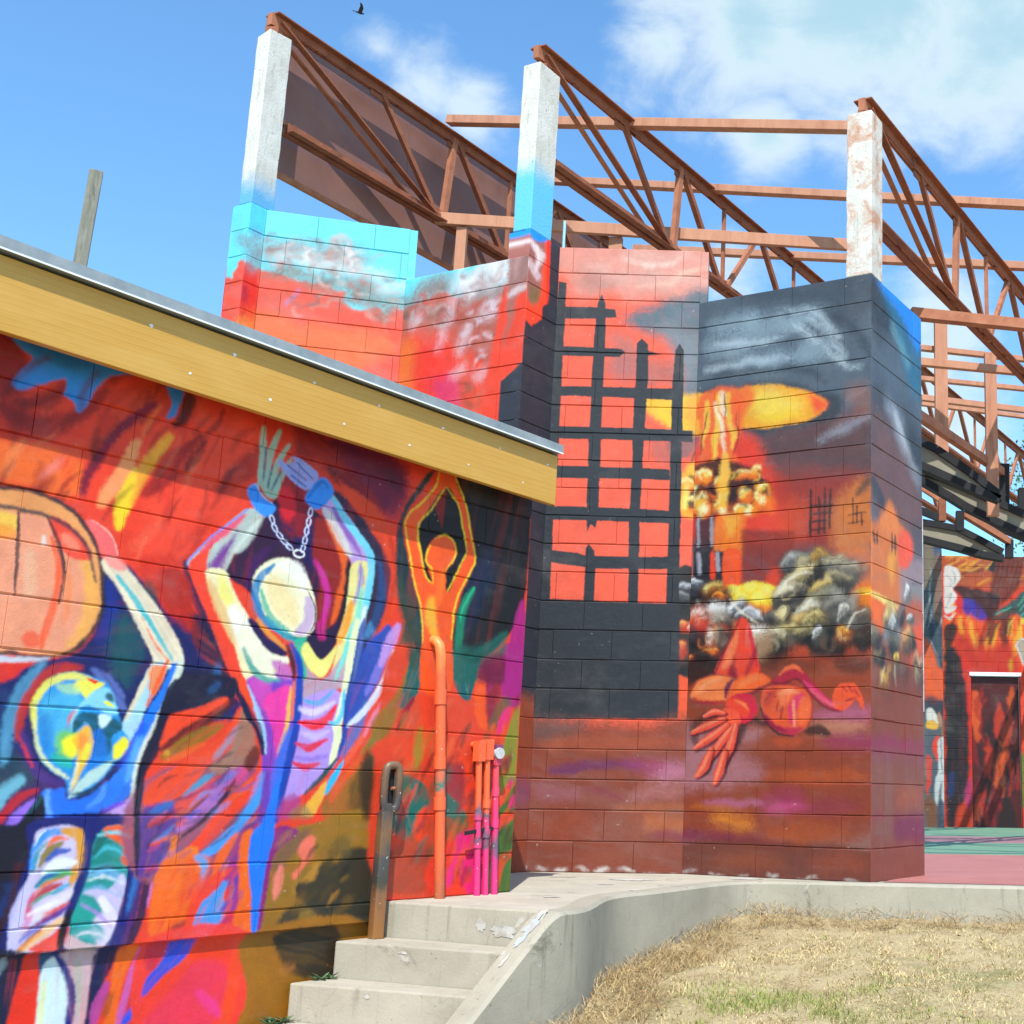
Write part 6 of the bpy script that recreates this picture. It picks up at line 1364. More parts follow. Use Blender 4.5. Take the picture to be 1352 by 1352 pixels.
PAINT['R'] = '''d84a2a 5.1 1 0 0 1 -54,5907,2866,48-205-6312-2712-42
b85c34 41.5 1 26 0.3 1 173,5170,1579,26-16-681-619-62-616,42-331,360
4c2c1e 10.4 0.7 13 0.35 1 326,4489,130,203,669,121,4,6-6,4-675-110-133-218,2-9
4c2c1e 10.4 0.7 13 0.35 1 393,4511,120,208,612,94,4,6-5,4-619-83-123-223,3-9
4c2c1e 10.4 0.7 13 0.35 1 461,4533,109,213,555,67,4,6-5,4-562-56-113-228,3-9
4c2c1e 10.4 0.7 13 0.35 1 528,4555,99,218,497,40,5,5-5,5-505-29-103-234,4-8
4c2c1e 10.4 0.7 13 0.35 1 595,4577,90,223,439,13,5,5-5,5-448-2-92-239,3-8
4c2c1e 10.4 0.7 13 0.35 1 663,4600,79,227,382-14,5,5-4,5-392,26-82-246,4-8
4c2c1e 10.4 0.7 13 0.35 1 730,4622,69,232,324-41,6,4-4,6-335,53-72-251,4-8
4c2c1e 10.4 0.7 13 0.35 1 797,4644,60,238,266-69,6,4-3,6-279,80-62-256,5-8
4c2c1e 10.4 0.7 13 0.35 1 865,4666,50,243,207-96,7,3-3,7-222,106-52-260,5-8
4c2c1e 10.4 0.7 13 0.35 1 932,4689,40,247,149-122,7,1-1,7-167,134-40-266,5-7
4c2c1e 10.4 0.7 13 0.35 1 1000,4711,31,253,89-149,7-1,2,7-112,162-30-271,6-7
4c2c1e 10.4 0.7 13 0.35 1 1067,4733,23,261,29-177,6-4,4,6-57,189-18-274,6-7
4c2c1e 10.4 0.7 13 0.35 1 1135,4755,15,274-31-211,5-5,5,5-2,209-5-272,6-6
4c2c1e 10.4 0.7 13 0.35 1 1202,4778,0,287-83-246,4-6,6,4,61,228-1-268,7-6
4c2c1e 10.4 0.7 13 0.35 1 1269,4800-14,294-136-274,3-7,7,3,122,255,6-272,6-6
4c2c1e 10.4 0.7 13 0.35 1 1337,4822-26,299-191-300,1-7,7,1,182,283,14-277,7-6
d88a3c 10.4 0.7 13 0.35 1 197,5112,411-102,463-171,6,3-2,5-461,181-414,94-6-3
d88a3c 10.4 0.7 13 0.35 1 300,5104,370-114,401-151,6,3-2,5-399,161-373,105-6-3
d88a3c 10.4 0.7 13 0.35 1 403,5095,328-124,340-131,6,2-2,5-337,141-331,117-6-4
d88a3c 10.4 0.7 13 0.35 1 506,5086,286-135,279-111,6,2-2,5-275,121-289,128-7-3
d88a3c 10.4 0.7 13 0.35 1 609,5078,244-147,218-91,6,2-2,5-213,101-248,139-6-2
d88a3c 10.4 0.7 13 0.35 1 712,5069,202-157,157-72,6,2-2,5-151,80-206,150-7-1
d88a3c 10.4 0.7 13 0.35 1 815,5061,160-169,96-52,5,1-1,6-88,59-165,162-7,0
d88a3c 10.4 0.7 13 0.35 1 918,5053,117-179,35-33,6-1,0,6-26,39-124,174-7,1
d88a3c 10.4 0.7 13 0.35 1 1020,5045,75-188-24-10-2-6,6-1,38,22-83,187-7,3
2c1a14:e09a40:8a4a24:c8702c:3c2018:f0b050 46 0.85 53.2 0 5 317,122-144,5021,1475,25-16-707-1466-24
2c2a2e 10.4 1 3.9 0 0 1034,4830,133,211,267-218-183-133
d8a83c 5.2 0.9 15.6 0.35 1 1041,4826,133,211-3,11-10-3-133-211,2-11
5a2c24 36.3 0.95 20.7 0.3 1 1119,4557,218,579,415,60-119-683-315-316-204,48
8a3c28 10.4 0.8 13 0.35 1 1715,5145-150-523-99-316,5-11,12,5,120,312,133,528-8,13
8a3c28 10.4 0.8 13 0.35 1 1621,5143-144-523-88-316,5-11,12,6,109,312,127,528-7,13
8a3c28 10.4 0.8 13 0.35 1 1528,5142-138-524-78-315,6-11,11,6,99,311,121,528-8,13
8a3c28 10.4 0.8 13 0.35 1 1435,5140-133-523-68-316,7-10,11,6,88,311,116,528-8,13
8a3c28 10.4 0.8 13 0.35 1 1342,5139-128-524-57-315,7-11,11,7,78,311,110,527-8,13
8a3c28 10.4 0.8 13 0.35 1 1249,5137-122-524-47-315,7-10,11,7,67,311,105,527-8,13
2e2024 36.1 0.95 25.8 0 1 398,4493,411-45,409-97,100-154-211-313-304,201-305,202
3a38a0 46.3 0.95 25.7 0 1 523,4236,256-22,251-331-232-107-202,151
f2622c 51.1 1 35.8 0.3 1 188,4075,332-98,586-145,873,118-23-870-866-141-915-90
e02c3c 51.5 0.9 15.4 0 1 203,4334,295-47,22-258-309-160
fbb43c 25.6 0.8 25.6 0.4 1 454,3868,46-359,44-32,34,45-46,358-44,33
fbb43c 25.6 0.8 25.6 0.4 1 633,3867,120-536,47-28,30,48-120,536-47,28
fbb43c 25.6 0.8 25.6 0.4 1 990,3761-84-385,30-46,47,32,83,385-30,46
fbb43c 25.5 0.8 25.5 0.4 1 1168,3764-112-539,31-45,46,32,112,538-30,46
fbb43c 25.6 0.8 25.6 0.4 1 1426,3884,43-409,43-34,35,45-42,409-44,34
fbb43c 25.5 0.8 25.5 0.4 1 1631,3850-224-897,29-46,47,30,224,896-28,47
3c1a1c 25.6 0.85 25.6 0.4 1 1020,3952-189-618,43-80,81,46,190,618-43,81
3c1a1c 25.6 0.85 25.6 0.4 1 1246,3880,40-563,70-57,60,71-39,563-70,59
3c1a1c 25.6 0.85 25.6 0.4 1 1376,3945-32-309,58-69,72,61,32,308-58,71
3c1a1c 25.6 0.85 25.6 0.4 1 1148,3906-161-438,38-83,84,41,162,439-39,83
fbb43c:f07a2c:c83420:fdd860:5a1c18:e8502c 40 0.8 71.9 0 5 52,330,160,3642,1717,28-26-1022-1702-28
2c2426 25.6 0.95 15.3 0 1 209,3715,231,30-55-309-168-181
c03420 74.9 0.9 35 0.3 1 385,3411,457-95,758-242,21-3446-1283-20
0f5a58 30.9 0.95 25.7 0 1 1108,3935,364,264,262,212,255-48-10-413-258-56-253,125
5cb8a4 10.3 0.8 15.5 0.35 1 1635,4143,159,209-2,19-18-3-159-210,2-18
5cb8a4 10.3 0.8 15.5 0.35 1 1656,4038,236,210,2,19-18,1-236-211-2-18
5cb8a4 10.3 0.8 15.4 0.35 1 1679,3934,260,185,4,18-18,3-261-185-3-18
5cb8a4 10.3 0.8 15.4 0.35 1 1216,3951,259,134,6,17-17,6-259-134-6-17
4a4640 20.6 0.9 15.4 0 1 1133,3884,388,213,49-103-362-160
e8e2dc 10.3 1 7.8 0 1 208,4829,117,54,154-76,37-156-92-157-52-53,75-155-105-183,102,2-78-104-154-29-9,362
8a8288 10.4 0.8 10.4 0.35 1 229,4695,109-101-48-127,3-6,6,3,59,135-121,104-8,0
8a8288 10.4 0.8 10.4 0.35 1 345,4803,70-153-73-156,2-6,7,2,85,160-81,158-7,2
8a8288 10.3 0.8 10.3 0.35 1 270,4279,64,59-99-260,2-6,6,2,112,261-91-47-2-8
e6e2da 10.3 0.95 15.4 0.35 1 205,3908,115-62,105,121,1,17-17,0-102-88-89,38-19-7
b8a898 10.2 1 7.6 0 1 1556,3379,131,130,277-124-14-558-250,173
f0e8e0 7.7 0.9 15.3 0.35 1 1560,3375,128,111,174-56,6,3-3,6-180,67-132-123-1-8
f0e8e0 7.6 0.9 15.3 0.35 1 1547,3362,144-366,13-6,6,14-144,366-14,5
c8a02c 35.5 0.8 25.4 0 1 1497,2996-17-89-36-38-36,36-13,90,17,90,37,37,35-36
24242a 43.7 1 31.2 0.2 1 211,3269,285-122,118-662,54-561-14-957-165-671-282-306-9,2019
22406c 43.1 0.8 18.5 0 1 249,961,125,2-37-427-92,59
c84a2c 42.8 1 24.5 0 1 396,295,284,307-10-664-278-5
b84a80 43 0.7 18.4 0 1 524,539,145,398-8-578
d83a24 31.3 0.9 18.8 0 1 528,3147,186-314-31-2048-47,612-9,932
e8502c 25.1 1 18.8 0.3 1 1586,2847,491,8-43-1620-463-8
7c7a34 30.8 1 24.7 0.3 1 1572,1289,463,7-26-976-434-7
d8402a 30.6 1 18.3 0 1 1576,344,434,6-11-392-432-6'''

PAINT['Q'] = '''5a1c14 6.2 1 0 0 1 -379,3280,1916,31-104-3713-1855-29
a82c18 31.5 0.7 44 0.4 1 268,1826-51,279,65,284-12,23-24-13-112-294,91-291,27-15
c85020 30.7 0.7 43 0.4 1 296,86-3,198-47,190-31,25-26-30-22-203,60-192,40-28
f06a24 31.4 0.7 44 0.4 1 175,1602-6,416-18,416-33,36-38-34-68-426,78-419,47-36
f06a24 31 0.7 43.4 0.4 1 577,585,42,393-3,396-18,18-19-18-41-395-6-393,21-22
d84a1c 31.4 0.7 44 0.4 1 520,1668,95,305-21,313-36,40-42-36-72-301-17-307,38-53
f06a24 31.5 0.7 44.1 0.4 1 810,2020,43,264-54,262-37,33-36-39-35-262,30-259,43-43
f06a24 31.2 0.7 43.6 0.4 1 569,1170,74,239-137,226-30,10-11-30,79-222-28-213,21-31
8c1c14 30.7 0.7 43 0.4 1 445,75-16,297,47,305-22,39-40-24-129-316,82-316,45-30
8c1c14 30.8 0.7 43.2 0.4 1 104,227,6,332,38,338-18,26-26-19-95-341,40-340,29-25
d84a1c 31.1 0.7 43.6 0.4 1 346,918,76,415-104,411-41,29-31-42,16-407-3-401,39-45
a82c18 30.8 0.7 43.1 0.4 1 538,341-45,205,27,205-16,27-28-17-85-222,94-217,35-16
f06a24 30.7 0.7 43 0.4 1 109,129-13,244,89,252-9,21-22-9-130-256,45-257,22-17
c85020 31.3 0.7 43.8 0.4 1 732,1225-25,411,54,418-25,37-39-26-134-429,91-424,44-32
c85020 31.3 0.7 43.8 0.4 1 846,1459,17,257-93,242-45,30-32-46-2-255,60-239,51-41
f06a24 31.4 0.7 44 0.4 1 130,1685,58,385-64,385-42,37-38-42-34-385,23-379,46-49
d84a1c 30.8 0.7 43.1 0.4 1 216,226-31,202,61,208-10,22-23-11-105-215,66-216,25-15
a82c18 31.5 0.7 44.1 0.4 1 204,1950-44,299,101,309-13,31-32-13-163-320,93-320,35-21
a82c18 30.8 0.7 43.1 0.4 1 297,71-7,337-1,338-24,28-30-25-66-346,62-341,36-27
8c1c14 31.2 0.7 43.6 0.4 1 111,1188,39,258-114,244-45,24-25-45,26-248,31-235,43-42
a82c18 31.3 0.7 43.8 0.4 1 289,1549-7,236-18,234-25,27-27-25-46-244,60-239,36-26
c85020 31.3 0.7 43.8 0.4 1 825,1401,95,222-66,222-29,20-22-30,3-208-41-210,20-38
d84a1c 30.9 0.7 43.3 0.4 1 723,557,101,311-82,310-30,20-22-30,17-300-46-299,24-37
8c1c14 31.4 0.7 44 0.4 1 889,1703,64,258-10,265-30,38-40-32-76-259,7-264,38-46
f06a24 31 0.7 43.5 0.4 1 503,737,15,351-7,353-22,24-26-23-53-356,35-353,30-27
a82c18 31.3 0.7 43.9 0.4 1 790,1474,88,350-136,345-22,10-12-22,93-341-53-336,17-24
a82c18 31 0.7 43.4 0.4 1 884,718,32,199-34,197-31,32-34-32-45-201,34-198,39-37
24100e 31.3 0.7 37.6 0.4 1 411,1492-9,301,27,304-15,20-21-16-71-308,45-306,24-19
24100e 31.3 0.7 37.6 0.4 1 299,1478,0,300-36,297-22,19-20-22-14-302,42-297,27-22
24100e 31.5 0.7 37.8 0.4 1 865,1994,39,269-7,272-25,30-30-26-62-272,16-273,33-34
24100e 31.2 0.7 37.5 0.4 1 820,1396-7,162,14,165-18,31-32-20-78-176,59-176,37-23
24100e 30.9 0.7 37.1 0.4 1 278,658,54,161-13,165-15,15-17-15-24-158-22-161,14-22
24100e 31.3 0.7 37.6 0.4 1 344,1584,28,174-57,167-34,25-26-34-16-171,31-164,37-35
24100e 31.3 0.7 37.6 0.4 1 874,1502,26,300-59,296-31,25-26-32-11-299,32-293,35-33
24100e 30.9 0.7 37.1 0.4 1 810,620,27,216-5,220-26,33-34-27-71-222,34-224,38-34
24100e 31.1 0.7 37.4 0.4 1 441,973,72,332-67,331-27,21-22-28,6-326-22-324,26-33
24100e 31.1 0.7 37.4 0.4 1 179,1122,41,226-53,224-20,14-14-20,11-222-6-220,19-21
24100e 43 0.8 30.7 0 1 451-57,69,364,101,366,119-272,52-453'''
RES = {'L': .0034, 'G': .0034, 'B': .0034, 'C': .0046, 'H': .0046, 'D': .005, 'A': .005, 'I': .005, 'J': .005, 'K': .01, 'R': .01, 'Q': .008}
# paint colour scale per wall, by sun on each face; door darkened for shade
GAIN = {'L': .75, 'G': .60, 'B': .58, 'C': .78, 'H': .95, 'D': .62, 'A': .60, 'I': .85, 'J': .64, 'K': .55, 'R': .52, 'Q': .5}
nrs = np.random.RandomState(5)
TAB = nrs.rand(257, 257).astype(np.float32)
def vnoise(x, y):
    xi = np.floor(x).astype(np.int32); yi = np.floor(y).astype(np.int32)
    fx = x - xi; fy = y - yi; fx = fx*fx*(3-2*fx); fy = fy*fy*(3-2*fy)
    xi &= 255; yi &= 255
    a = TAB[yi, xi]; b = TAB[yi, xi+1]; c = TAB[yi+1, xi]; d = TAB[yi+1, xi+1]
    return (a*(1-fx)+b*fx)*(1-fy) + (c*(1-fx)+d*fx)*fy
def fbm(x, y, o=3):
    s = 0; a = .5; t = 0
    for i in range(o):
        s = s + a*vnoise(x*2**i + 17.3*i, y*2**i + 9.1*i); t += a; a *= .5
    return s/t
def boxblur(m, r):
    if r < 1: return m
    for ax in (0, 1):
        p = np.pad(m, [(r+1, r) if k == ax else (0, 0) for k in (0, 1)], mode='edge')
        c = np.cumsum(p, axis=ax, dtype=np.float32)
        n = m.shape[ax]
        hi = np.take(c, range(2*r+1, 2*r+1+n), axis=ax); lo = np.take(c, range(0, n), axis=ax)
        m = (hi-lo)/(2*r+1)
    return m
def smooth_closed(p, k=4):
    a = np.roll(p, 1, 0); b = p; c = np.roll(p, -1, 0); d = np.roll(p, -2, 0)
    out = []
    for t in np.arange(k)/k:
        out.append(.5*((2*b) + (c-a)*t + (2*a-5*b+4*c-d)*t*t + (3*b-a-3*c+d)*t**3))
    return np.stack(out, 1).reshape(-1, 2)
def lin(h):
    c = np.array([int(h[i:i+2], 16) for i in (0, 2, 4)])/255.
    gy = c.mean(); c = gy + (c-gy)*1.12; c = np.clip(.52 + (c-.52)*1.10, 0, 1)
    return np.where(c <= .04045, c/12.92, ((c+.055)/1.055)**2.4)
def seed_(k): return sum(map(ord, k))*1.3
class Canvas:
    """one wall's paint layer; every brush shape is a closed outline in metres"""
    def __init__(s, key, x0, x1, z0, z1):
        s.r = r = RES[key]; s.W = int(round((x1-x0)/r)); s.H = int(round((z1-z0)/r)); s.x0 = x0; s.z0 = z0
        X = (x0 + (np.arange(s.W)+.5)*r).astype(np.float32); Z = (z0 + (np.arange(s.H)+.5)*r).astype(np.float32)
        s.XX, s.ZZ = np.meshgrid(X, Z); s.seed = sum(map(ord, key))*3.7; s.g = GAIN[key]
        s.wx = (fbm(s.XX*9+s.seed, s.ZZ*9, 4)-.5)*3.0; s.wz = (fbm(s.XX*9+50+s.seed, s.ZZ*9+30, 4)-.5)*3.0
        s.img = np.zeros((s.H, s.W, 3), np.float32) + .2
    def poly(s, p, col, soft, al, warp, streak, sm):
        r, seed = s.r, s.seed
        ext = p.max(0)-p.min(0)
        if sm: p = smooth_closed(p)
        mg = soft*1.6 + warp*2 + 3*r
        ia = max(int((p[:, 0].min()-mg-s.x0)/r), 0); ib = min(int((p[:, 0].max()+mg-s.x0)/r)+1, s.W)
        ja = max(int((p[:, 1].min()-mg-s.z0)/r), 0); jb = min(int((p[:, 1].max()+mg-s.z0)/r)+1, s.H)
        if ib-ia < 1 or jb-ja < 1: return
        x = s.XX[ja:jb, ia:ib] + s.wx[ja:jb, ia:ib]*warp; z = s.ZZ[ja:jb, ia:ib] + s.wz[ja:jb, ia:ib]*warp
        ins = np.zeros(x.shape, bool)
        for (ax, az), (bx, bz) in zip(p, np.roll(p, -1, 0)):
            if az == bz: continue
            c = (az > z) != (bz > z)
            if not c.any(): continue
            ins ^= c & (x < (bx-ax)*(z-az)/(bz-az)+ax)
        m = ins.astype(np.float32)
        k = int(round(soft/r*.8))
        if k >= 1: m = boxblur(boxblur(m, k), max(k//2, 1))
        else: m = boxblur(m, 1)*.6 + m*.4
        eb = fbm(x*70+seed, z*70, 2)
        m = np.clip(m + (eb-.5)*3.0*m*(1-m), 0, 1)
        if streak > 0:
            d = p - p.mean(0); t = np.linalg.svd(d, full_matrices=False)[2][0]
            along = x*t[0]+z*t[1]; acr = -x*t[1]+z*t[0]
            fq = 60 if ext.max() < .45 else 26
            n = fbm(along*fq*.07+seed, acr*fq, 3)
            m = m*(1-streak*(.8 if ext.max() < .45 else .45)*np.clip((n-.45)*3.0, 0, 1))
        m = (m*al)[..., None]
        tone = 1 + .10*(fbm(x*14+seed, z*14+ia, 2)-.5)[..., None]*2
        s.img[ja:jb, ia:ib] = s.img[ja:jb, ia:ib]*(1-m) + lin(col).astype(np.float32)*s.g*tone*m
    def stroke(s, pts, w, col, soft, al, warp, streak=.35):
        pts = np.array(pts, np.float32); w = np.array(w, np.float32)[:, None]/2
        t = np.gradient(pts, axis=0); t /= np.linalg.norm(t, axis=1)[:, None]+1e-9; n = np.stack([-t[:, 1], t[:, 0]], 1)
        s.poly(np.concatenate([pts+n*w, [pts[-1]+t[-1]*w[-1]], (pts-n*w)[::-1], [pts[0]-t[0]*w[0]]]), col, soft, al, warp, streak, True)
    def billow(s, c, a, b, cols, rd):
        """painted billow of smoke or fire: dark body, mid shoulder, light crescent on the lit rim"""
        q = min(np.hypot(*a), np.hypot(*b)); lt, md, dk = cols
        at_ = lambda k, t: c + a*k*math.cos(t) + b*k*math.sin(t)
        s.poly(np.array([at_(1, t) for t in np.linspace(0, 2*math.pi, 9)[:-1]], np.float32), dk, q*.45, .96, q*.6, 0, True)
        for k, a0, a1, w, col, soft, al in ((.55, 30+rd.uniform(-20, 20), 200+rd.uniform(-20, 20), .72, md, .45, .85), (.80, 40+rd.uniform(-25, 25), 190+rd.uniform(-20, 20), .40, lt, .24, .92), (.30, 20, 170+rd.uniform(-30, 30), .3, lt, .3, .4)):
            s.stroke([at_(k, math.radians(t)) for t in np.linspace(a0, a1, 5)], q*w*np.array([.4, .9, 1, .8, .3]), col, q*soft, al, q*.6, .25)
    def curls(s, n, p, cols, rad, wd, al, rd):
        (xa, za), (xb, zb) = p
        for i in range(n):
            c = np.array([rd.uniform(xa, xb), rd.uniform(za, zb)]); R_ = rad*rd.uniform(.5, 1.2); a0 = rd.uniform(0, 6.28); sp = rd.uniform(1.6, 3.8); e = rd.uniform(.5, 1.); w = wd*rd.uniform(.5, 1.2)
            s.stroke([c + R_*np.array([math.cos(a0+sp*t), e*math.sin(a0+sp*t)]) for t in (0, .25, .5, .75, 1)], w*np.array([.3, .8, 1, .7, .2]), rd.choice(cols), w*.5, al*rd.uniform(.6, 1.1), wd*.5, .4)
    def streaks(s, n, p, cols, wd, al, rd):
        """loose parallel brush strokes inside an outline; the first point of p is the stroke vector"""
        v = p[0]; o = p[1:]; lo, hi = o.min(0), o.max(0)
        for i in range(n):
            c = np.array([rd.uniform(lo[0], hi[0]), rd.uniform(lo[1], hi[1])]); ins = False
            for (ax, az), (bx, bz) in zip(o, np.roll(o, -1, 0)):
                if (az > c[1]) != (bz > c[1]) and c[0] < (bx-ax)*(c[1]-az)/(bz-az)+ax: ins = not ins
            if not ins: continue
            t = rd.uniform(-.28, .28); L = rd.uniform(.5, 1.3); d = np.array([v[0]*math.cos(t)-v[1]*math.sin(t), v[0]*math.sin(t)+v[1]*math.cos(t)])*L
            k = rd.uniform(-.15, .15); w = wd*rd.uniform(.5, 1.3)
            s.stroke([c, c+d*.5+k*np.array([-d[1], d[0]]), c+d], w*np.array([.55, 1, .45]), rd.choice(cols), w*.3, al*rd.uniform(.6, 1.1), .006, .5)
def paint_wall(key, x0, x1, z0, z1):
    cv = Canvas(key, x0, x1, z0, z1)
    for i, row in enumerate(PAINT[key].split('\n')):
        col, soft, al, warp, streak, sm, pts = row.split(' ')
        soft = float(soft)/1000; al = float(al); warp = float(warp)/1000; streak = float(streak)
        p = np.cumsum(np.array([int(t) for t in pts.replace('-', ',-').lstrip(',').replace(',,', ',').split(',')], np.float32).reshape(-1, 2), 0)/1000
        rd = random.Random(i*7+len(key))
        if sm == '3': cv.billow(p[0], p[1]-p[0], p[2]-p[0], col.split(':'), rd)
        elif sm == '4': cv.curls(int(soft*1000), p, col.split(':'), warp, streak/1000, al, rd)
        elif sm == '5': cv.streaks(int(soft*1000), p, col.split(':'), warp, al, rd)
        else: cv.poly(p, col, soft, al, warp, streak, sm == '1')
    img, XX, ZZ, W, Hh = cv.img, cv.XX, cv.ZZ, cv.W, cv.H
    # chips where the film has come off the block, drips and scuffs
    ch = fbm(XX*38+seed_(key), ZZ*38, 3); am = fbm(XX*2.3+4, ZZ*2.3+seed_(key), 2)
    chip = np.clip((ch-.83-.12*(1-am))*40, 0, 1)[..., None]
    img = img*(1-chip*.6) + np.array([.40, .38, .34], np.float32)*chip*.6
    scuff = np.clip((fbm(XX*7+9, ZZ*26+seed_(key), 4)-.62)*4, 0, 1)[..., None]*.07
    img = img*(1-scuff) + (img.mean(2, keepdims=True)*.5+.16)*scuff
    # brush grain, roller specks and faint weathering of the paint film
    gr = 1 + .10*(fbm(XX*60, ZZ*60, 2)-.5)*2*.6 + .08*(fbm(XX*3+9, ZZ*3+4, 3)-.5)*2
    img *= gr[..., None]
    img = np.clip(img, .004, .90)
    s = np.where(img <= .0031308, img*12.92, 1.055*img**(1/2.4)-.055).astype(np.float32)
    im = bpy.data.images.new('mural_'+key, W, Hh, alpha=False)
    px = np.ones((Hh, W, 4), np.float32); px[..., :3] = s
    im.pixels.foreach_set(px.ravel()); im.update()
    try: im.pack()
    except Exception: pass
    return im
def mural_mat(key, frame, x0, x1, z0, z1, rough=.5):
    im = paint_wall(key, x0, x1, z0, z1)
    m, n, l, b = nodes('painted_block_'+key)
    t = n.new('ShaderNodeTexCoord'); t.object = frame
    sp = n.new('ShaderNodeSeparateXYZ'); l.new(t.outputs['Object'], sp.inputs[0])
    cb = n.new('ShaderNodeCombineXYZ')
    l.new(rng_lin(n, l, sp.outputs['X'], x0, x1), cb.inputs['X']); l.new(rng_lin(n, l, sp.outputs['Z'], z0, z1), cb.inputs['Y'])
    it = n.new('ShaderNodeTexImage'); it.image = im; it.extension = 'EXTEND'; it.interpolation = 'Cubic'
    l.new(cb.outputs[0], it.inputs['Vector'])
    v = geovec(n, l)
    col = mixc(n, l, rng_map(n, l, tex_noise(n, l, v, 2.1, 6, .65, .3), .5, .8, 0, .14), it.outputs['Color'], (.32, .28, .25))
    l.new(col, b.inputs['Base Color'])
    b.inputs['Roughness'].default_value = rough
    b.inputs['Specular IOR Level'].default_value = .35
    h = n.new('ShaderNodeMath'); h.operation = 'MULTIPLY_ADD'
    l.new(tex_noise(n, l, v, 26, 4, .6), h.inputs[0]); h.inputs[1].default_value = .8; l.new(tex_noise(n, l, v, 170, 5, .75), h.inputs[2])
    bump(n, l, b, h.outputs[0], .62, .004)
    return m
def rng_lin(n, l, v, a, b):
    r = n.new('ShaderNodeMapRange'); r.clamp = False
    r.inputs['From Min'].default_value = a; r.inputs['From Max'].default_value = b
    l.new(v, r.inputs['Value']); return r.outputs[0]
# ------------------------------------------------------------------ walls of concrete block
C20 = .2032
BLOCK_CACHE = {}
def block_mesh(w, h, mat, dep=.045):
    var = rng.randrange(4)                                           # four kinds of worn arris
    bx, bz, bd = ((.0012, .0055, .0055), (.0018, .0070, .0065), (.0014, .0085, .0075), (.0022, .0062, .0070))[var]
    key = (round(w, 3), round(h, 3), mat.name, var)
    if key in BLOCK_CACHE: return BLOCK_CACHE[key]
    hx, hz = w/2, h/2
    vs_ = []
    for (x, z, y) in ((hx-bx, hz-bz, 0), (hx, hz, bd), (hx, hz, dep)):
        vs_ += [(-x, y, -z), (x, y, -z), (x, y, z), (-x, y, z)]
    fs = [(0, 1, 2, 3)]
    for a in (0, 4):
        for i in range(4):
            j = (i+1) % 4; fs.append((a+i, a+4+i, a+4+j, a+j))
    me = bpy.data.meshes.new('block'); me.from_pydata(vs_, [], fs); me.materials.append(mat)
    bm = bmesh.new(); bm.from_mesh(me); bmesh.ops.recalc_face_normals(bm, faces=bm.faces); bm.to_mesh(me); bm.free()
    # face normals must look outwards (-y)
    if me.polygons[0].normal.y > 0: me.flip_normals()
    BLOCK_CACHE[key] = me
    return me
def face_frame(parent, a, u, name):
    o = empty(name, (a[0], a[1], 0), math.atan2(u[1], u[0])); o.parent = parent
    return o
def course_cuts(L, first, pitch=.4064, from_end=True):
    cuts = [0.0]; x = first
    while x < L-.02:
        if x > .02: cuts.append(x)
        x += pitch
    cuts.append(L)
    if from_end: cuts = [L-c for c in reversed(cuts)]
    return cuts
def build_face(frame, key, L, z_lo, z_hi, firsts, parent_name='wall_face', e0=0., e1=0., hole=None, from_end=True, mat=None, thick=.19, zbase=0., x_in0=0., x_in1=0.):
    """backing slab plus one object per block; frame: local x along wall, -y outwards"""
    mat = mat or mural_mat(key, frame, -.02, L+.02, z_lo-.02, z_hi+.02)
    mb = MB()
    if hole:
        hx0, hx1, hz = hole
        mb.box((e0+.004, .007, z_lo), (hx0, thick, z_hi-.004)); mb.box((hx1, .007, z_lo), (L-e1-.004, thick, z_hi-.004)); mb.box((hx0+.001, .007, hz), (hx1-.001, thick, z_hi-.004))
    else:
        mb.box((e0+.004-x_in0, .007, z_lo), (L-e1-.004+x_in1, thick, z_hi-.004))
    face = mb.build(parent_name, mat, frame)
    k = math.floor((z_lo-zbase)/C20+1e-6)
    while zbase+k*C20 < z_hi-.01:
        za = max(zbase+k*C20, z_lo); zb = min(zbase+(k+1)*C20, z_hi)
        cuts = course_cuts(L, firsts[k % 2], from_end=from_end)
        for a, b in zip(cuts[:-1], cuts[1:]):
            a = max(a, e0); b = min(b, L-e1)
            segs = [(a, b)]
            if hole and za < hole[2]-.01:
                segs = [(a, min(b, hole[0])), (max(a, hole[1]), b)]
            for c, d in segs:
                if d-c < .015: continue
                o = link('block', block_mesh(d-c, zb-za, mat), None, face, ((c+d)/2, rng.uniform(-.0018, .0018), (za+zb)/2))
                o.rotation_euler = (rng.uniform(-.004, .004), 0, rng.uniform(-.0022, .0022))
        k += 1
    return face, mat
WF = {'L': ((-4.1688, 2.7916), (0.5280, 0.8492), 5.2000), 'G': ((-1.6819, 9.0028), (0.9995, 0.0309), 1.0452), 'B': ((-0.6372, 9.0351), (0.8966, -0.4428), 1.3655), 'C': ((0.5871, 8.4304), (0.4468, 0.8946), 0.9680), 'H': ((-1.8425, 8.6806), (0.4462, 0.8949), 0.3600), 'D': ((-2.8556, 9.1813), (0.8965, -0.4431), 1.1300), 'A': ((-3.8297, 8.8829), (0.9561, 0.2929), 1.0189), 'I': ((-3.8940, 8.7540), (0.4462, 0.8949), 0.1440), 'J': ((-4.0509, 8.8315), (0.8965, -0.4431), 0.1750), 'K': ((2.2000, 23.9000), (1.0000, 0.0000), 0.7800), 'R': ((2.9000, 24.6000), (1.0000, 0.0000), 3.2500), 'Q': ((3.5960, 24.6800), (1.0000, 0.0000), 0.9140)}
def wall_thing(name, key, label, cat, group=None):
    a, u, L = WF[key]
    return tag(empty(name, (a[0], a[1], 0), math.atan2(u[1], u[0])), label, cat, group), L

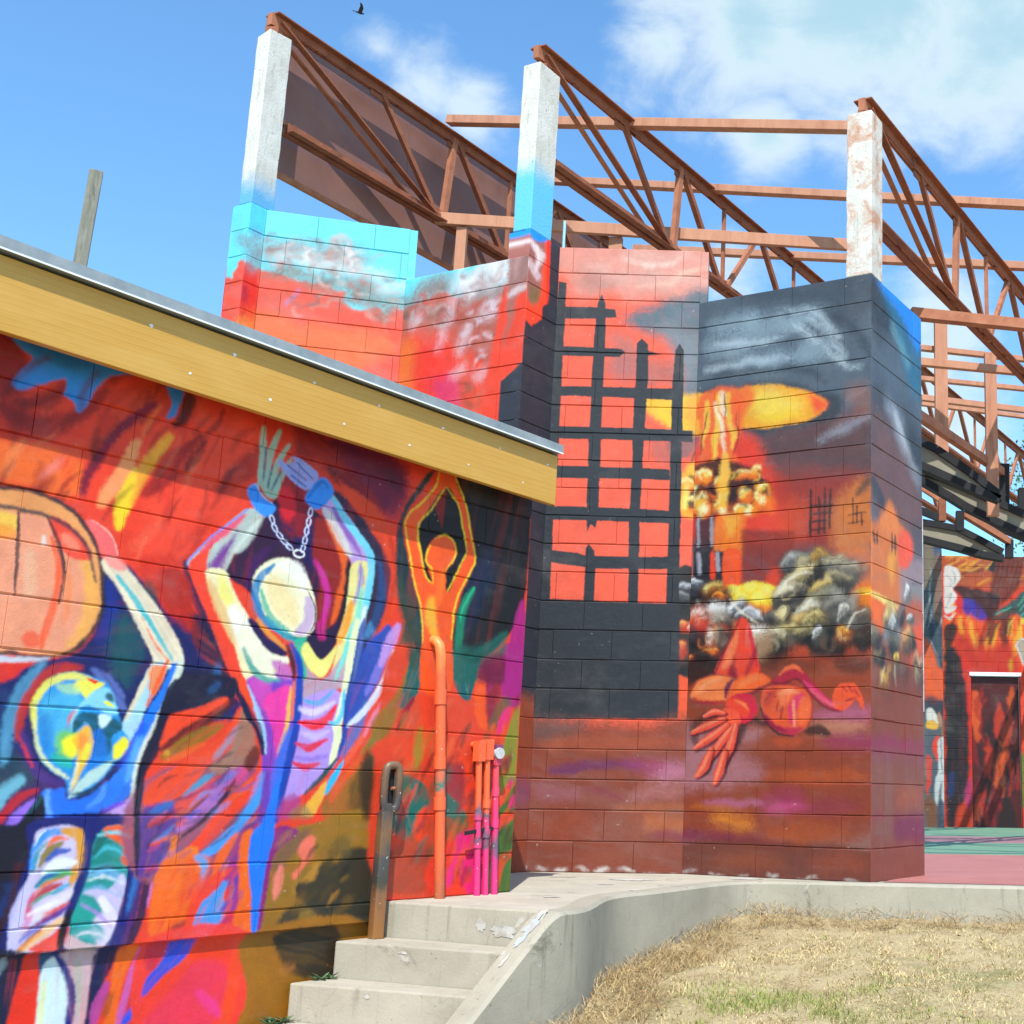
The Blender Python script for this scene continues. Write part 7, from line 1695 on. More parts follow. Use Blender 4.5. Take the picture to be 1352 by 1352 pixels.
# the pleated outer wall: every fold is a face of one wall
a0 = WF['B'][0]
pleat = tag(empty('pleated_block_wall', (0, 0, 0)), 'tall pleated block wall painted with grid tower, mushroom cloud and smoke behind steps', 'wall')
def fold(key, z_hi, firsts, e0=0., e1=0., from_end=True, z_lo=0., label=None, x_in0=0., x_in1=0.):
    a, u, L = WF[key]
    fr = face_frame(pleat, a, u, 'wall_fold')
    if label: fr['label'] = label
    fr2, m = build_face(fr, key, L, z_lo, z_hi, firsts, e0=e0, e1=e1, from_end=from_end, x_in0=x_in0, x_in1=x_in1)
    # the slab becomes the fold itself: keep the tree at thing > fold > block
    w = fr2; w.parent = pleat; w.location = fr.location; w.rotation_euler = fr.rotation_euler
    w.name = 'wall_fold'
    if label: w['label'] = label
    for n in m.node_tree.nodes:
        if n.type == 'TEX_COORD': n.object = w
    bpy.data.objects.remove(fr)
    return w, m
fold('B', 20*C20, (.4064, .2032), e1=.003, x_in0=.06, label='fold with burning mushroom cloud and reclining figure')
fold('C', 20*C20, (.2032, .4064), e0=.003, from_end=False, label='shaded end fold with smoke and blue top')
fold('G', 22*C20, (.33, .13), x_in0=.06, x_in1=.06, label='fold with black grid tower over red')
fold('H', 22*C20, (.2032, .4064), e0=.003, from_end=False, x_in1=.06, label='black and red pilaster side')
fold('D', 21*C20, (.4064, .2032), e1=.003, x_in0=.06, label='fold with smoke over red and turquoise')
fold('A', 23*C20, (.25, .05), x_in0=.06, x_in1=.06, label='fold with turquoise top and smoke')
fold('I', 23*C20, (.2032, .4064), e0=.003, from_end=False, x_in1=.06)
fold('J', 23*C20, (.4064, .2032), e1=.003)
PT = {'P1': (-3.8940, 8.7540), 'P2': (-1.8425, 8.6806), 'P3': (0.5871, 8.4304)}
M['inner'] = plain('bare_block', (.23, .22, .2), (.3, .29, .27), 6, .9, 60, .4)

# ------------------------------------------------------------------ concrete columns on the pilasters
uB = Vector((*(0.8965, -0.4431), 0)); uC = Vector((*(0.4462, 0.8949), 0))
def column(P, wB, wC, z0, z1, mat, label, chip):
    o = tag(empty('concrete_column', (P[0], P[1], z0)), label, 'column', 'white concrete columns on the pleated wall')
    P = Vector((P[0], P[1], 0))
    bm = bmesh.new()
    N = 14
    rings = []
    corners = [(.004, .004), (.004, wC), (wB, wC), (wB, .004)]     # distance back along B, distance along C
    for i in range(N+1):
        z = (z1-z0)*i/N; rg = []
        for j, (b, c) in enumerate(corners):
            w = rng.uniform(-.004, .004)
            q = -uB*(b + (w if j > 1 else 0)) + uC*(c + (w if j in (1, 2) else 0))
            zz = z
            if i == N: zz -= chip[j]
            rg.append(bm.verts.new((q.x, q.y, zz)))
        rings.append(rg)
    for i in range(N):
        for j in range(4):
            bm.faces.new((rings[i][j], rings[i][(j+1) % 4], rings[i+1][(j+1) % 4], rings[i+1][j]))
    bm.faces.new(rings[-1]); bm.faces.new(rings[0][::-1])
    bmesh.ops.recalc_face_normals(bm, faces=bm.faces)
    es = [e for e in bm.edges if len(e.link_faces) == 2 and e.calc_face_angle(0) > .8]
    bmesh.ops.bevel(bm, geom=es, offset=.007, segments=2, affect='EDGES', profile=.5)
    me = bpy.data.meshes.new('shaft'); bm.to_mesh(me); bm.free()
    link('shaft', me, mat, o)
    top = MB(); c = -uB*wB*.5 + uC*wC*.45
    top.box((c.x-.05, c.y-.05, z1-z0-.02), (c.x+.05, c.y+.05, z1-z0+.035)); top.build('bearing_plate', M['rust_shade'], o)
    return o
column(PT['P1'], .135, .21, 23*C20, 6.10, column_mat('column_paint_a', False, 23*C20+.20, (.10, .36, .62)), 'leftmost white concrete column with chipped top above turquoise blocks', (.02, 0, .03, .06))
column(PT['P2'], .160, .255, 22*C20, 5.80, column_mat('column_paint_b', False, 22*C20+.52, (.11, .48, .70)), 'middle white concrete column with turquoise painted lower half', (.0, .0, .01, .0))
column(PT['P3'], .195, .210, 20*C20, 5.31, column_mat('column_paint_c', True, None, None), 'right hand white concrete column with rust stains above mushroom cloud', (.0, .0, .01, .0))

# ------------------------------------------------------------------ roof trusses
def truss(P, wB, zt, label, length=16., s0=.06):
    root = tag(empty('roof_truss', (P[0], P[1], zt)), label, 'roof truss', 'rusty roof trusses')
    A = Vector((P[0], P[1], 0)) - uB*(wB*.5); org = Vector((P[0], P[1], zt))
    pt = lambda s, z: A + uC*s + Vector((0, 0, z)) - org
    zb = zt-.86
    def chord(name, sa, sb, z, flip):
        mb = MB()
        for e in (-1, 1):
            mb.bar(pt(sa, z), pt(sb, z), .010, .068, off=(e*.016, -.036*flip))
            mb.bar(pt(sa, z), pt(sb, z), .056, .010, off=(e*.043, 0))
        for i in range(int((sb-sa)/.9)):
            s = sa + .45 + i*.9
            mb.bar(pt(s, z-.045*flip), pt(s+.06, z-.045*flip), .03, .06)
        return mb.build(name, M['rust_shade'], root)
    chord('top_chord', s0, length, zt, 1)
    chord('bottom_chord', .30, length, zb, -1)
    def web(name, a, b, w, h, mat):
        mb = MB(); mb.bar(pt(*a), pt(*b), w, h, up=uB); mb.build(name, M[mat], root)
    T = [1.2, 2.13]; Nn = [2.05]
    mb = MB(); mb.bar(pt(.12, zt-.05), pt(2.0, zb), .014, .055, up=uB, off=(0, .03)); mb.build('diagonal', M['rust_shade'], root)
    mb = MB(); mb.bar(pt(.28, zt-.16), pt(1.86, zb), .014, .04, up=uB, off=(0, -.04)); mb.build('diagonal', M['rust'], root)
    web('diagonal', (1.2, zt-.02), (2.02, zb), .045, .038, 'rust_shade')
    web('vertical', (2.14, zt-.02), (2.06, zb), .06, .045, 'rust')
    s = 2.16; k = 0
    while s < length-1.2:
        n1 = s+.79; n2 = s+1.5
        web('diagonal', (s+.02, zt-.03), (n1-.03, zb), .05, .045, 'rust_shade')
        web('vertical', (n1, zt-.02), (n1, zb), .03, .03, 'rust')
        web('diagonal', (n2, zt-.03), (n1+.04, zb), .05, .04, 'rust')
        s = n2
    # gusset plates with bolts at the panel points
    for sg, zg_ in ((2.03, zb+.05), (2.95, zb+.05), (4.45, zb+.05), (3.66, zt-.07), (2.15, zt-.07), (1.2, zt-.06)):
        mb = MB(); c = pt(sg, zg_); mb.bar(c-uC*.10, c+uC*.10, .012, .11)
        for e in (-.06, .0, .06):
            q = c + uC*e; mb.bar(q+Vector((uC.y, -uC.x, 0))*.006, q+Vector((uC.y, -uC.x, 0))*.017, .02, .02)
        mb.build('gusset', M['rust_shade'], root)
    # seat angle that sits on the column, open end towards the street
    mb = MB(); mb.bar(pt(s0-.02, zt-.05), pt(s0+.16, zt-.05), .05, .10); mb.build('seat', M['rust'], root)
    return root
truss(PT['P1'], .135, 6.25, 'rusty roof truss on leftmost column, in front of brown sheet panel')
truss(PT['P2'], .160, 5.97, 'rusty roof truss on middle column with turquoise base')
truss(PT['P3'], .195, 5.44, 'rusty roof truss on right hand rust stained column')
# brown sheet panel hung on the outer side of the first truss
A1 = Vector((*PT['P1'], 0)) - uB*.24 + uC*.16
pan = tag(empty('sheet_panel', (A1.x, A1.y, 5.10)), 'large dark brown sheet metal panel behind leftmost truss', 'panel')
def panbar(s0_, s1_, z0_, z1_, t):
    mb = MB(); p = uC*s0_; q = uC*s1_
    mb.bar(p+Vector((0, 0, (z0_+z1_)/2)), q+Vector((0, 0, (z0_+z1_)/2)), t, z1_-z0_); return mb
for i in range(5):
    panbar(i*1.6, i*1.6+1.597, 0, 1.235, .012).build('sheet', M['panel'], pan)
for z in (.02, .45, 1.225):
    mb = MB(); mb.bar(Vector((0, 0, z))+uB*.02, uC*8+Vector((0, 0, z))+uB*.02, .03, .035); mb.build('rail', M['rust'], pan)

def beam(name, a, b, w, h, mat, label, cat, group=None):
    a, b = Vector(a), Vector(b)
    mb = MB(); mb.bar(Vector(), b-a, w, h)
    o = mb.build(name, M[mat], None, .003, loc=a)
    return tag(o, label, cat, group)
def on(P, wB, s, z): return Vector((P[0], P[1], z)) - uB*(wB*.5) + uC*s
PG = 'roof purlins and framing beams'
a, b = on(PT['P1'], .135, 2.05, 6.37), on(PT['P3'], .195, .62, 5.49)
beam('purlin', a, b, .09, .075, 'timber', 'long topmost purlin running from leftmost truss to right hand column', 'purlin', PG)
a, b = on(PT['P1'], .135, 3.3, 6.37), on(PT['P3'], .195, 2.1, 5.54); b = a + (b-a)*1.45
beam('purlin', a, b, .09, .065, 'timber', 'second purlin from top crossing behind middle and right hand columns', 'purlin', PG)
a, b = on(PT['P1'], .135, 5.1, 6.37), on(PT['P3'], .195, 3.62, 5.54); b = a + (b-a)*1.4
beam('purlin', a, b, .09, .07, 'timber', 'third purlin from top, just above the grey fold of the wall', 'purlin', PG)
beam('header_beam', (-3.09, 10.6, 5.42), (.62, 11.03, 5.42), .05, .105, 'timber', 'tan header beam behind the columns above the grid tower wall', 'beam', PG)
tag(MB().box((-.045, -.03, 0), (.045, .03, 1.6)).build('header_post', M['timber'], None, .003, loc=(-2.86, 10.66, 3.76)), 'tan stub post under left end of header beam', 'post')
tag(MB().box((-.06, -.03, 0), (.06, .03, 1.6)).build('header_post', M['timber'], None, .003, loc=(-1.53, 10.84, 3.77)), 'shaded tan post under header beam beside middle column', 'post')

# framing of the open stage roof beyond the end fold
def ext(a, b, k): a, b = Vector(a), Vector(b); return a, a+(b-a)*k
a, b = ext((.99, 9.75, 4.28), (1.93, 9.97, 4.28), 2.6)
beam('edge_beam', a, b, .09, .085, 'rust', 'brown beam leaving the blue top corner of the pleated wall', 'beam', PG)
for (a, b), h, w_ in zip((((1.42, 13, 5.15), (2.53, 13.3, 5.15)), ((1.31, 12, 4.65), (2.36, 12.25, 4.65)), ((1.78, 14, 5.12), (2.74, 14.25, 5.12)), ((1.92, 15, 5.20), (2.94, 15.34, 5.20)), ((2.05, 16, 5.43), (3.14, 16.39, 5.43))), (.055, .075, .05, .07, .05),
        ('first tan stage purlin below the brown edge beam', 'second tan stage purlin below the brown edge beam', 'third tan stage purlin below the brown edge beam', 'fourth stage purlin, darker, between the two tan posts', 'lowest tan stage purlin between the two tan posts')):
    a, b = ext(a, b, 2.4); beam('stage_purlin', a - (b-a)*.12, b, .07, h, 'timber', w_, 'purlin', PG)
tag(MB().box((-.065, -.05, 0), (.065, .05, 1.75)).build('stage_post', M['timber'], None, .003, loc=(1.62, 12.9, 3.72)), 'broad tan post hanging under brown edge beam beside pleated wall', 'post', 'stage roof posts')
tag(MB().box((-.06, -.04, 0), (.06, .04, 1.75)).build('stage_post', M['timber'], None, .003, loc=(2.15, 13.0, 3.35)), 'tan post further right in the stage roof framing', 'post', 'stage roof posts')
# dark curved ceiling baffles and their steel hangers
def baffle(name, pts, y, thick, label):
    """pts: outline (x, z) of a beige web; black flanges follow its edges"""
    o = tag(empty(name, (pts[0][0], y, pts[0][1])), label, 'ceiling panel', 'stage ceiling panels')
    x0, z0 = pts[0]
    P = [(x-x0, z-z0) for x, z in pts]; n = len(P)
    mb = MB(); vs_ = [(x, 0, z) for x, z in P] + [(x, thick, z) for x, z in P]
    mb.add(vs_, [tuple(range(n)), tuple(range(n, 2*n))[::-1]] + [(i, (i+1) % n, n+(i+1) % n, n+i) for i in range(n)])
    mb.build('web', M['beige'], o)
    h = n//2
    for nm, seq in (('top_flange', P[:h]), ('bottom_flange', P[h:])):
        mb = MB()
        for (xa, za), (xb, zb) in zip(seq[:-1], seq[1:]):
            mb.bar((xa, thick/2, za), (xb, thick/2, zb), thick+.07, .075)
        mb.build(nm, M['black'], o)
    return o
baffle('ceiling_baffle', [(1.283, 4.062), (1.525, 3.940), (1.746, 3.787), (1.965, 3.625), (2.193, 3.448), (2.153, 3.437), (1.903, 3.531), (1.664, 3.641), (1.463, 3.731), (1.282, 3.800)], 12.6, .06, 'upper stage ceiling panel, dark framed with pale underside, next to pleated wall')
baffle('ceiling_baffle', [(1.363, 3.942), (1.684, 3.837), (2.024, 3.689), (2.288, 3.573), (2.552, 3.457), (2.579, 3.230), (2.232, 3.387), (1.936, 3.534), (1.767, 3.641), (1.363, 3.876)], 13.4, .06, 'long middle stage ceiling panel, dark framed with pale underside')
baffle('ceiling_baffle', [(1.522, 3.712), (1.831, 3.668), (2.068, 3.624), (2.281, 3.518), (2.586, 3.355), (2.596, 3.283), (2.325, 3.326), (2.066, 3.400), (1.806, 3.462), (1.521, 3.530)], 15, .06, 'lower stage ceiling panel, dark framed, above the painted pier')
beam('sloping_beam', (1.1601, 11.2000, 3.9038), (2.3445, 13.4991, 3.9388), 0.07, 0.085, 'rust', 'long brown beam slanting past both tan stage posts to a black hanger', 'beam', 'roof purlins and framing beams')
beam('hanger', (2.3625, 13.4991, 4.0282), (2.3537, 13.4991, 3.5960), 0.1, 0.1, 'black', 'broad black hanger at end of the slanting brown beam', 'hanger', 'hangers of the stage ceiling')
beam('hanger', (2.8465, 15.0000, 4.1250), (2.8381, 15.0000, 3.7701), 0.12, 0.12, 'black', 'black hanger at the right edge on the middle ceiling panel', 'hanger', 'hangers of the stage ceiling')
beam('hanger', (2.0333, 14.6000, 3.7487), (2.0303, 14.6000, 3.5179), 0.09, 0.09, 'black', 'black hanger between middle and lower ceiling panels', 'hanger', 'hangers of the stage ceiling')
beam('hanger', (2.7013, 15.2000, 3.5402), (2.6966, 15.2000, 3.3204), 0.09, 0.09, 'black', 'black hanger at right end of lower ceiling panel', 'hanger', 'hangers of the stage ceiling')
beam('hanger', (1.9573, 15.6000, 4.1246), (1.9544, 15.6000, 3.8391), 0.09, 0.09, 'rust_shade', 'brown hanger in the gap beside the pleated wall', 'hanger', 'hangers of the stage ceiling')
beam('cross_beam', (2.0735, 14.6000, 3.7197), (2.7068, 15.2000, 3.5158), 0.07, 0.075, 'rust', 'brown beam slanting between the two small black hangers', 'beam', 'roof purlins and framing beams')
beam('cross_beam', (1.6108, 15.6000, 4.3360), (1.9818, 15.6000, 4.0868), 0.07, 0.08, 'rust', 'short brown beam beside the pleated wall under middle ceiling panel', 'beam', 'roof purlins and framing beams')
beam('cross_beam', (1.6090, 15.6000, 4.0044), (1.9794, 15.6000, 3.8585), 0.07, 0.09, 'black', 'short black beam just above the lower ceiling panel', 'beam', 'roof purlins and framing beams')
beam('cross_beam', (2.5915, 16.5000, 4.0857), (3.2651, 16.5000, 3.8034), 0.1, 0.15, 'black', 'black beam slanting at right edge under the middle ceiling panel', 'beam', 'roof purlins and framing beams')

# ------------------------------------------------------------------ low block building on the left
uL = Vector((*(0.5280, 0.8492), 0)); nLv = Vector((uL.y, -uL.x, 0)); W1 = Vector((*(-1.4232, 7.2077), 0))
rzL = math.atan2(uL.y, uL.x); LL = 5.2
orgL = W1 - uL*LL
low = tag(empty('low_block_building', orgL, rzL), 'low block building with colourful figure mural and pine fascia', 'building')
LZ0, LZ1 = -.092, 2.24
fr = empty('tmp', (0, 0, 0), 0, low)
face, matL = build_face(fr, 'L', LL, LZ0, LZ1, (.148, .351), 'front_wall') if False else (None, None)
mur = mural_mat('L', fr, -.02, LL+.02, -.95, LZ1+.02)
face, matL = build_face(fr, 'L', LL, LZ0, LZ1, (.148, .351), 'front_wall', mat=mur)
face.parent = low
fnd = MB().box((0, .031, -1.4), (LL-.004, .22, LZ0-.001)).build('foundation', mur, low)
for n_ in mur.node_tree.nodes:
    if n_.type == 'TEX_COORD': n_.object = face
bpy.data.objects.remove(fr)
# remaining walls and roof (local: x along front, y inwards)
DEPTH = 2.35
MB().box((LL-.19, .195, -1.3), (LL-.006, DEPTH, 2.2)).build('end_wall', M['inner'], low)
MB().box((0, DEPTH-.15, -1.3), (LL-.195, DEPTH-.003, 2.2)).build('rear_wall', M['inner'], low)
OV = .162
fz0, fz1 = 2.098, 2.382
# fascia: slightly out of level, as built
mb = MB(); tilt = .018
zt_ = lambda x: (LL-x)*tilt
vs_ = []
for x in (-.1, LL+.012):
    for y, z in ((-OV, fz0), (-OV+.038, fz0), (-OV+.038, fz1), (-OV, fz1)): vs_.append((x, y, z+zt_(x)))
mb.add(vs_, [(0, 1, 2, 3), (7, 6, 5, 4), (0, 4, 5, 1), (1, 5, 6, 2), (2, 6, 7, 3), (3, 7, 4, 0)])
fas = mb.build('fascia', M['fascia'], low, .003)
M['putty'] = plain('wood_filler', (.62, .60, .55), (.72, .70, .66), 60, .8, 90, .2)
for i in range(13):                                                   # filled nail heads along the board
    x = LL - .06 - i*.20 - rng.uniform(-.02, .02)
    for z in ((fz0+.07,) if i % 2 else (fz0+.215,)):
        mb = MB(); r_ = rng.uniform(.005, .009)
        ring = [(x + r_*1.3*math.cos(t)*rng.uniform(.7, 1.3), -OV-.0012, z+zt_(x)+r_*math.sin(t)*rng.uniform(.6, 1.2)) for t in np.linspace(0, 2*math.pi, 9)[:-1]]
        mb.add(ring, [tuple(range(8))]); mb.build('nail_filler', M['putty'], fas)
# roof deck and drip edge
def skew(mb, x0, x1, y0, y1, z0, z1, rise=0.):
    vs_ = []
    for x in (x0, x1):
        for y, z in ((y0, z0), (y1, z0+rise), (y1, z1+rise), (y0, z1)): vs_.append((x, y, z+zt_(x)))
    mb.add(vs_, [(0, 1, 2, 3), (7, 6, 5, 4), (0, 4, 5, 1), (1, 5, 6, 2), (2, 6, 7, 3), (3, 7, 4, 0)]); return mb
skew(MB(), -.1, LL+.03, -OV+.04, DEPTH+.1, fz1-.03, fz1+.012, -.10).build('roof_deck', M['roof'], low)
dr = skew(MB(), -.1, LL+.016, -OV-.036, -OV+.08, fz1+.014, fz1+.060); drip = dr.build('drip_edge', M['galv'], low)
skew(MB(), -.1, LL+.016, -OV-.0385, -OV-.0362, fz1+.008, fz1+.015).build('drip_hem', M['white_metal'], low)
for i, x in enumerate((LL-2.35, LL-.95)):
    skew(MB(), x, x+.012, -OV-.0368, -OV+.06, fz1+.015, fz1+.0615).build('flashing_lap', M['galv'], drip)
skew(MB(), -.1, LL+.02, -OV+.045, .004, fz0+.10, fz0+.112).build('soffit', M['fascia'], low)

# timber post standing behind that roof
def at_px(): pass
mb = MB(); mb.box((-.03, -.03, 0), (.03, .03, .62))
tp = mb.build('timber_post', M['grey_timber'], None, .004, loc=(-3.3670, 5.8039, 2.8031)); tp.rotation_euler = (0, .03, .5)
tag(tp, 'weathered grey timber post rising behind low roof against sky', 'post')

# ------------------------------------------------------------------ landing, steps and curb
def LP(s, n, z=0.): q = W1 + uL*s + nLv*n; return Vector((q.x, q.y, z))
EDGE = [(-.948, 6.041), (-.900, 6.15), (-.872, 6.30), (-.866, 6.52), (-.868, 6.74), (-.852, 6.95), (-.79, 7.16), (-.66, 7.40), (-.48, 7.82), (-.37, 8.06), (-.255, 8.25), (-.10, 8.345), (.10, 8.365), (.60, 8.33), (1.5, 8.24), (3.2, 8.05), (9, 7.4)]
p0 = LP(-.76, 0); p1 = LP(-.76, .9)
edge0 = [(LP(-.76, 1.02).x, LP(-.76, 1.02).y)] + EDGE[1:]
CURB_W = .13
# slab top
land = [(LP(-.74, .0).x, LP(-.74, 0).y), (LP(-.74, .898).x, LP(-.74, .898).y), (LP(-.70, .898).x, LP(-.70, .898).y)]
def inset(path, d):
    out = []
    for i, p in enumerate(path):
        a = Vector(path[max(i-1, 0)]); b = Vector(path[min(i+1, len(path)-1)]); t = (b-a).normalized(); n = Vector((-t.y, t.x))
        q = Vector(p) + n*d; out.append((q.x, q.y))
    return out
inner_edge = inset(edge0, CURB_W)
land += inner_edge[1:] + [(9, 30), (-6, 30), (-6, 8), (LP(-.74, -1.6).x, LP(-.74, -1.6).y)]
mb = MB(); mb.prism(land, -.9, 0.0)
o = mb.build('landing', M['landing']); tag(o, kind='structure')
# curb that edges the landing
curb = tag(empty('concrete_curb', (edge0[0][0], edge0[0][1], 0)), 'curved concrete curb edging the landing above dry grass', 'curb')
def curb_part(path_o, path_i, ztop, zbot, name):
    mb = MB(); n = len(path_o); ox, oy = edge0[0]
    vs_ = []
    for (a, b, zt, zb) in zip(path_o, path_i, ztop, zbot):
        t = .018; ax = a[0]+(b[0]-a[0])*t/.13; ay = a[1]+(b[1]-a[1])*t/.13
        vs_ += [(a[0]-ox, a[1]-oy, zb), (a[0]-ox, a[1]-oy, zt-.016), (ax-ox, ay-oy, zt), (b[0]-ox, b[1]-oy, zt), (b[0]-ox, b[1]-oy, zb)]
    for k in range(4):                                                # each long strip is smooth along the curve, creased across
        sv = [vs_[i*5+q] for i in range(n) for q in (k, k+1)]
        mb.add(sv, [(2*i, 2*i+1, 2*i+3, 2*i+2) for i in range(n-1)], 0, True)
    mb.add(vs_[:5], [(0, 1, 2, 3, 4)]); mb.add(vs_[-5:], [(4, 3, 2, 1, 0)])
    o_ = mb.build(name, M['curb'], curb); return o_
def dense(path, k=6):
    out = []
    for i in range(len(path)-1):
        p = [Vector(path[max(i-1, 0)]), Vector(path[i]), Vector(path[i+1]), Vector(path[min(i+2, len(path)-1)])]
        for t in np.arange(k)/k:
            q = .5*((2*p[1]) + (p[2]-p[0])*t + (2*p[0]-5*p[1]+4*p[2]-p[3])*t*t + (3*p[1]-p[0]-3*p[2]+p[3])*t**3); out.append((q.x, q.y))
    out.append(path[-1]); return out
eo = dense(edge0); ei = inset(eo, CURB_W-.004)
ss = [-.76, -.80, -.84, -.88, -.93, -1.0, -1.2, -1.4, -1.7, -2.1]
zz = [0 if s > -.765 else -.16*max(0, min(1, (-.765-s)/.14))**2*.62 - .72*max(0, -.86-s) - (.0 if s > -.86 else .0) for s in ss]
zz = [-.002, -.018, -.042, -.074, -.115, -.172, -.336, -.50, -.745, -1.07]
co = [(LP(s, 1.02).x, LP(s, 1.02).y) for s in ss]; ci = [(LP(s, .895).x, LP(s, .895).y) for s in ss]
ci[0] = (ci[0][0]*.5+ei[0][0]*.5, ci[0][1]*.5+ei[0][1]*.5)
curb_part(co[::-1] + eo[1:], ci[::-1] + ei[1:], [z+.0035 for z in zz[::-1]] + [.004]*(len(eo)-1), [-1.5]*(len(ss)+len(eo)-1), 'curb_wall')
# steps
steps = tag(empty('concrete_steps', LP(-.9, .45, -.6)), 'worn concrete steps rising beside the painted low wall', 'steps')
org = LP(-.9, .45, -.6)
SW = [-.872, -1.128, -1.358, -1.590, -1.820, -2.05]      # nosings along the wall, then along the cheek
SK = [-.775, -.985, -1.172, -1.365, -1.560, -1.75]
for i in range(5):
    z = -.158*(i+1)
    pts = [LP(SW[i+1], -.001), LP(SK[i+1], .897), LP(SK[i]-.004, .897), LP(SW[i]-.004, -.001)]
    mb = MB(); mb.prism([(p.x-org.x, p.y-org.y) for p in pts], -1.1, z+.6)
    mb.build('step', M['steps'], steps, .008)
pts = [LP(SW[0], -.001), LP(SK[0], .897), LP(-.72, .897), LP(-.72, -.001)]
mb = MB(); mb.prism([(p.x-org.x, p.y-org.y) for p in pts], -1.1, .6+.0025); mb.build('step', M['steps'], steps, .008)

# paint spilt on the concrete by the muralists
def smear(parent, origin, center, ax, ay, mat, label=None, seed=0):
    rd = random.Random(seed); n = 22; c_ = Vector(center)-Vector(origin); ax, ay = Vector(ax), Vector(ay)
    ring = []
    for i in range(n):
        t = 2*math.pi*i/n; k = rd.uniform(.55, 1.15)
        ring.append(c_ + ax*math.cos(t)*k + ay*math.sin(t)*k)
    mb = MB(); mb.add(ring, [tuple(range(n))]); o_ = mb.build('paint_smear', mat, parent)
    return o_
M['spill_white'] = plain('spilt_white_paint', (.42, .405, .36), (.56, .55, .51), 22, .85, 90, .2, c3=(.37, .345, .285), d3=(.45, .6))
M['spill_blue'] = plain('spilt_blue_paint', (.34, .385, .42), (.40, .42, .43), 20, .85, 90, .2, c3=(.34, .315, .26), d3=(.45, .6))
M['spill_pink'] = plain('spilt_pink_paint', (.42, .12, .14), (.46, .26, .24), 30, .8, 90, .2)
eC = Vector((edge0[0][0], edge0[0][1], 0))
chd = (LP(-1.2, .96, -.336)-LP(-.95, .96, -.137)).normalized(); chn = nLv.cross(chd).normalized()
if chn.z < 0: chn = -chn
def on_cheek(s, n_):
    z = np.interp(-s, [-t for t in ss], zz); return LP(s, n_, z+.0035) + chn*.003
for s_, m_, w_, l_, sd_ in ((-.86, 'spill_blue', .030, .085, 1), (-.80, 'spill_white', .022, .05, 2), (-1.02, 'spill_white', .010, .05, 3), (-.93, 'spill_blue', .02, .05, 4)):
    smear(curb, eC, on_cheek(s_, .945), chd*l_, nLv*w_, M[m_], None, sd_)
def on_riser(i, t, zf):                                               # t across the step, zf down the riser
    a_ = LP(SW[i], 0); b_ = LP(SK[i], .897); p_ = a_.lerp(b_, t); d_ = (b_-a_).normalized(); nn = Vector((d_.y, -d_.x, 0))
    if nn.dot(uL) > 0: nn = -nn
    return Vector((p_.x, p_.y, -.158*(i+zf))) + nn*.0025, d_
for i_, t_, zf_, w_, h_, m_, sd_ in ((0, .80, .62, .075, .030, 'spill_white', 5), (0, .66, .45, .03, .035, 'spill_white', 6), (1, .42, .18, .03, .008, 'spill_white', 9), (2, .45, .2, .014, .010, 'spill_white', 10), (0, .03, .5, .007, .05, 'spill_pink', 12)):
    p_, d_ = on_riser(i_, t_, zf_); smear(steps, org, p_, d_*w_, Vector((0, 0, h_)), M[m_], None, sd_)
for (x_, y_), w_, sd_ in (((-.75, 7.5), .09, 13), ((-1.0, 7.9), .06, 14), ((-.9, 8.35), .16, 15), ((-.2, 8.62), .14, 16), ((-1.15, 6.9), .05, 17), ((-1.35, 8.55), .10, 18), ((.2, 8.46), .09, 19)):
    smear(curb, eC, Vector((x_, y_, .0025)), Vector((w_, 0, 0)), Vector((0, w_*.55, 0)), M['spill_white'], None, sd_)

# painted stage floor
def sheet(name, poly, z, mat):
    mb = MB(); mb.add([(x, y, z) for x, y in poly], [tuple(range(len(poly)))]); o_ = mb.build(name, mat)
    if o_.data.polygons[0].normal.z < 0: o_.data.flip_normals()
    return tag(o_, kind='structure')
sheet('red_stage_floor', [(.66, 8.50), (1.5, 8.415), (3.2, 8.22), (9, 7.6), (9, 12.8), (1.0, 12.8), (.98, 9.4)], .004, M['red_floor'])
sheet('green_stage_floor', [(1.0, 12.803), (9, 12.803), (9, 16.2), (-1, 16.2), (-1, 12.803)], .004, M['green_floor'])
sheet('mauve_stage_floor', [(-1, 16.203), (9, 16.203), (9, 18.8), (-1, 18.8)], .004, M['mauve_floor'])
sheet('rear_green_stage_floor', [(-1, 18.803), (9, 18.803), (9, 24.7), (-1, 24.7)], .004, M['green_floor'])

# ------------------------------------------------------------------ rear stage walls
a_, u_, L_ = WF['R']
rear = tag(empty('rear_stage_wall', (a_[0], a_[1], 0), 0), 'rear stage wall with flame and feather mural around dark door', 'wall')
fr = empty('tmp', (0, 0, 0), 0, rear)
hx0, hx1, hz = .696, 1.61, 2.80
face, mR = build_face(fr, 'R', L_, 0, 25*C20, (.4064, .2032), 'painted_wall', hole=(hx0, hx1, hz), from_end=False)
face.parent = rear
for n_ in mR.node_tree.nodes:
    if n_.type == 'TEX_COORD': n_.object = face
bpy.data.objects.remove(fr)
MB().box((L_, .02, 0), (L_+4, .19, 25*C20)).build('wall_extension', mR, rear)
dr_ = empty('door_frame_tmp', (hx0, .08, 0), 0, rear)
leaf = MB().box((.012, 0, .01), (hx1-hx0-.012, .045, hz-.012)).build('door', M['black'], rear, .004, loc=(hx0, .08, 0))
bpy.data.objects.remove(dr_)
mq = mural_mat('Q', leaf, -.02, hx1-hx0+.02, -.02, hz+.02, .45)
leaf.data.materials[0] = mq
leaf['label'] = 'dark red door painted with flames'
MB().tube([(hx1-hx0-.09, -.05, 1.05), (hx1-hx0-.09, -.05, 1.20)], .012, 8).build('door_handle', M['black'], leaf)
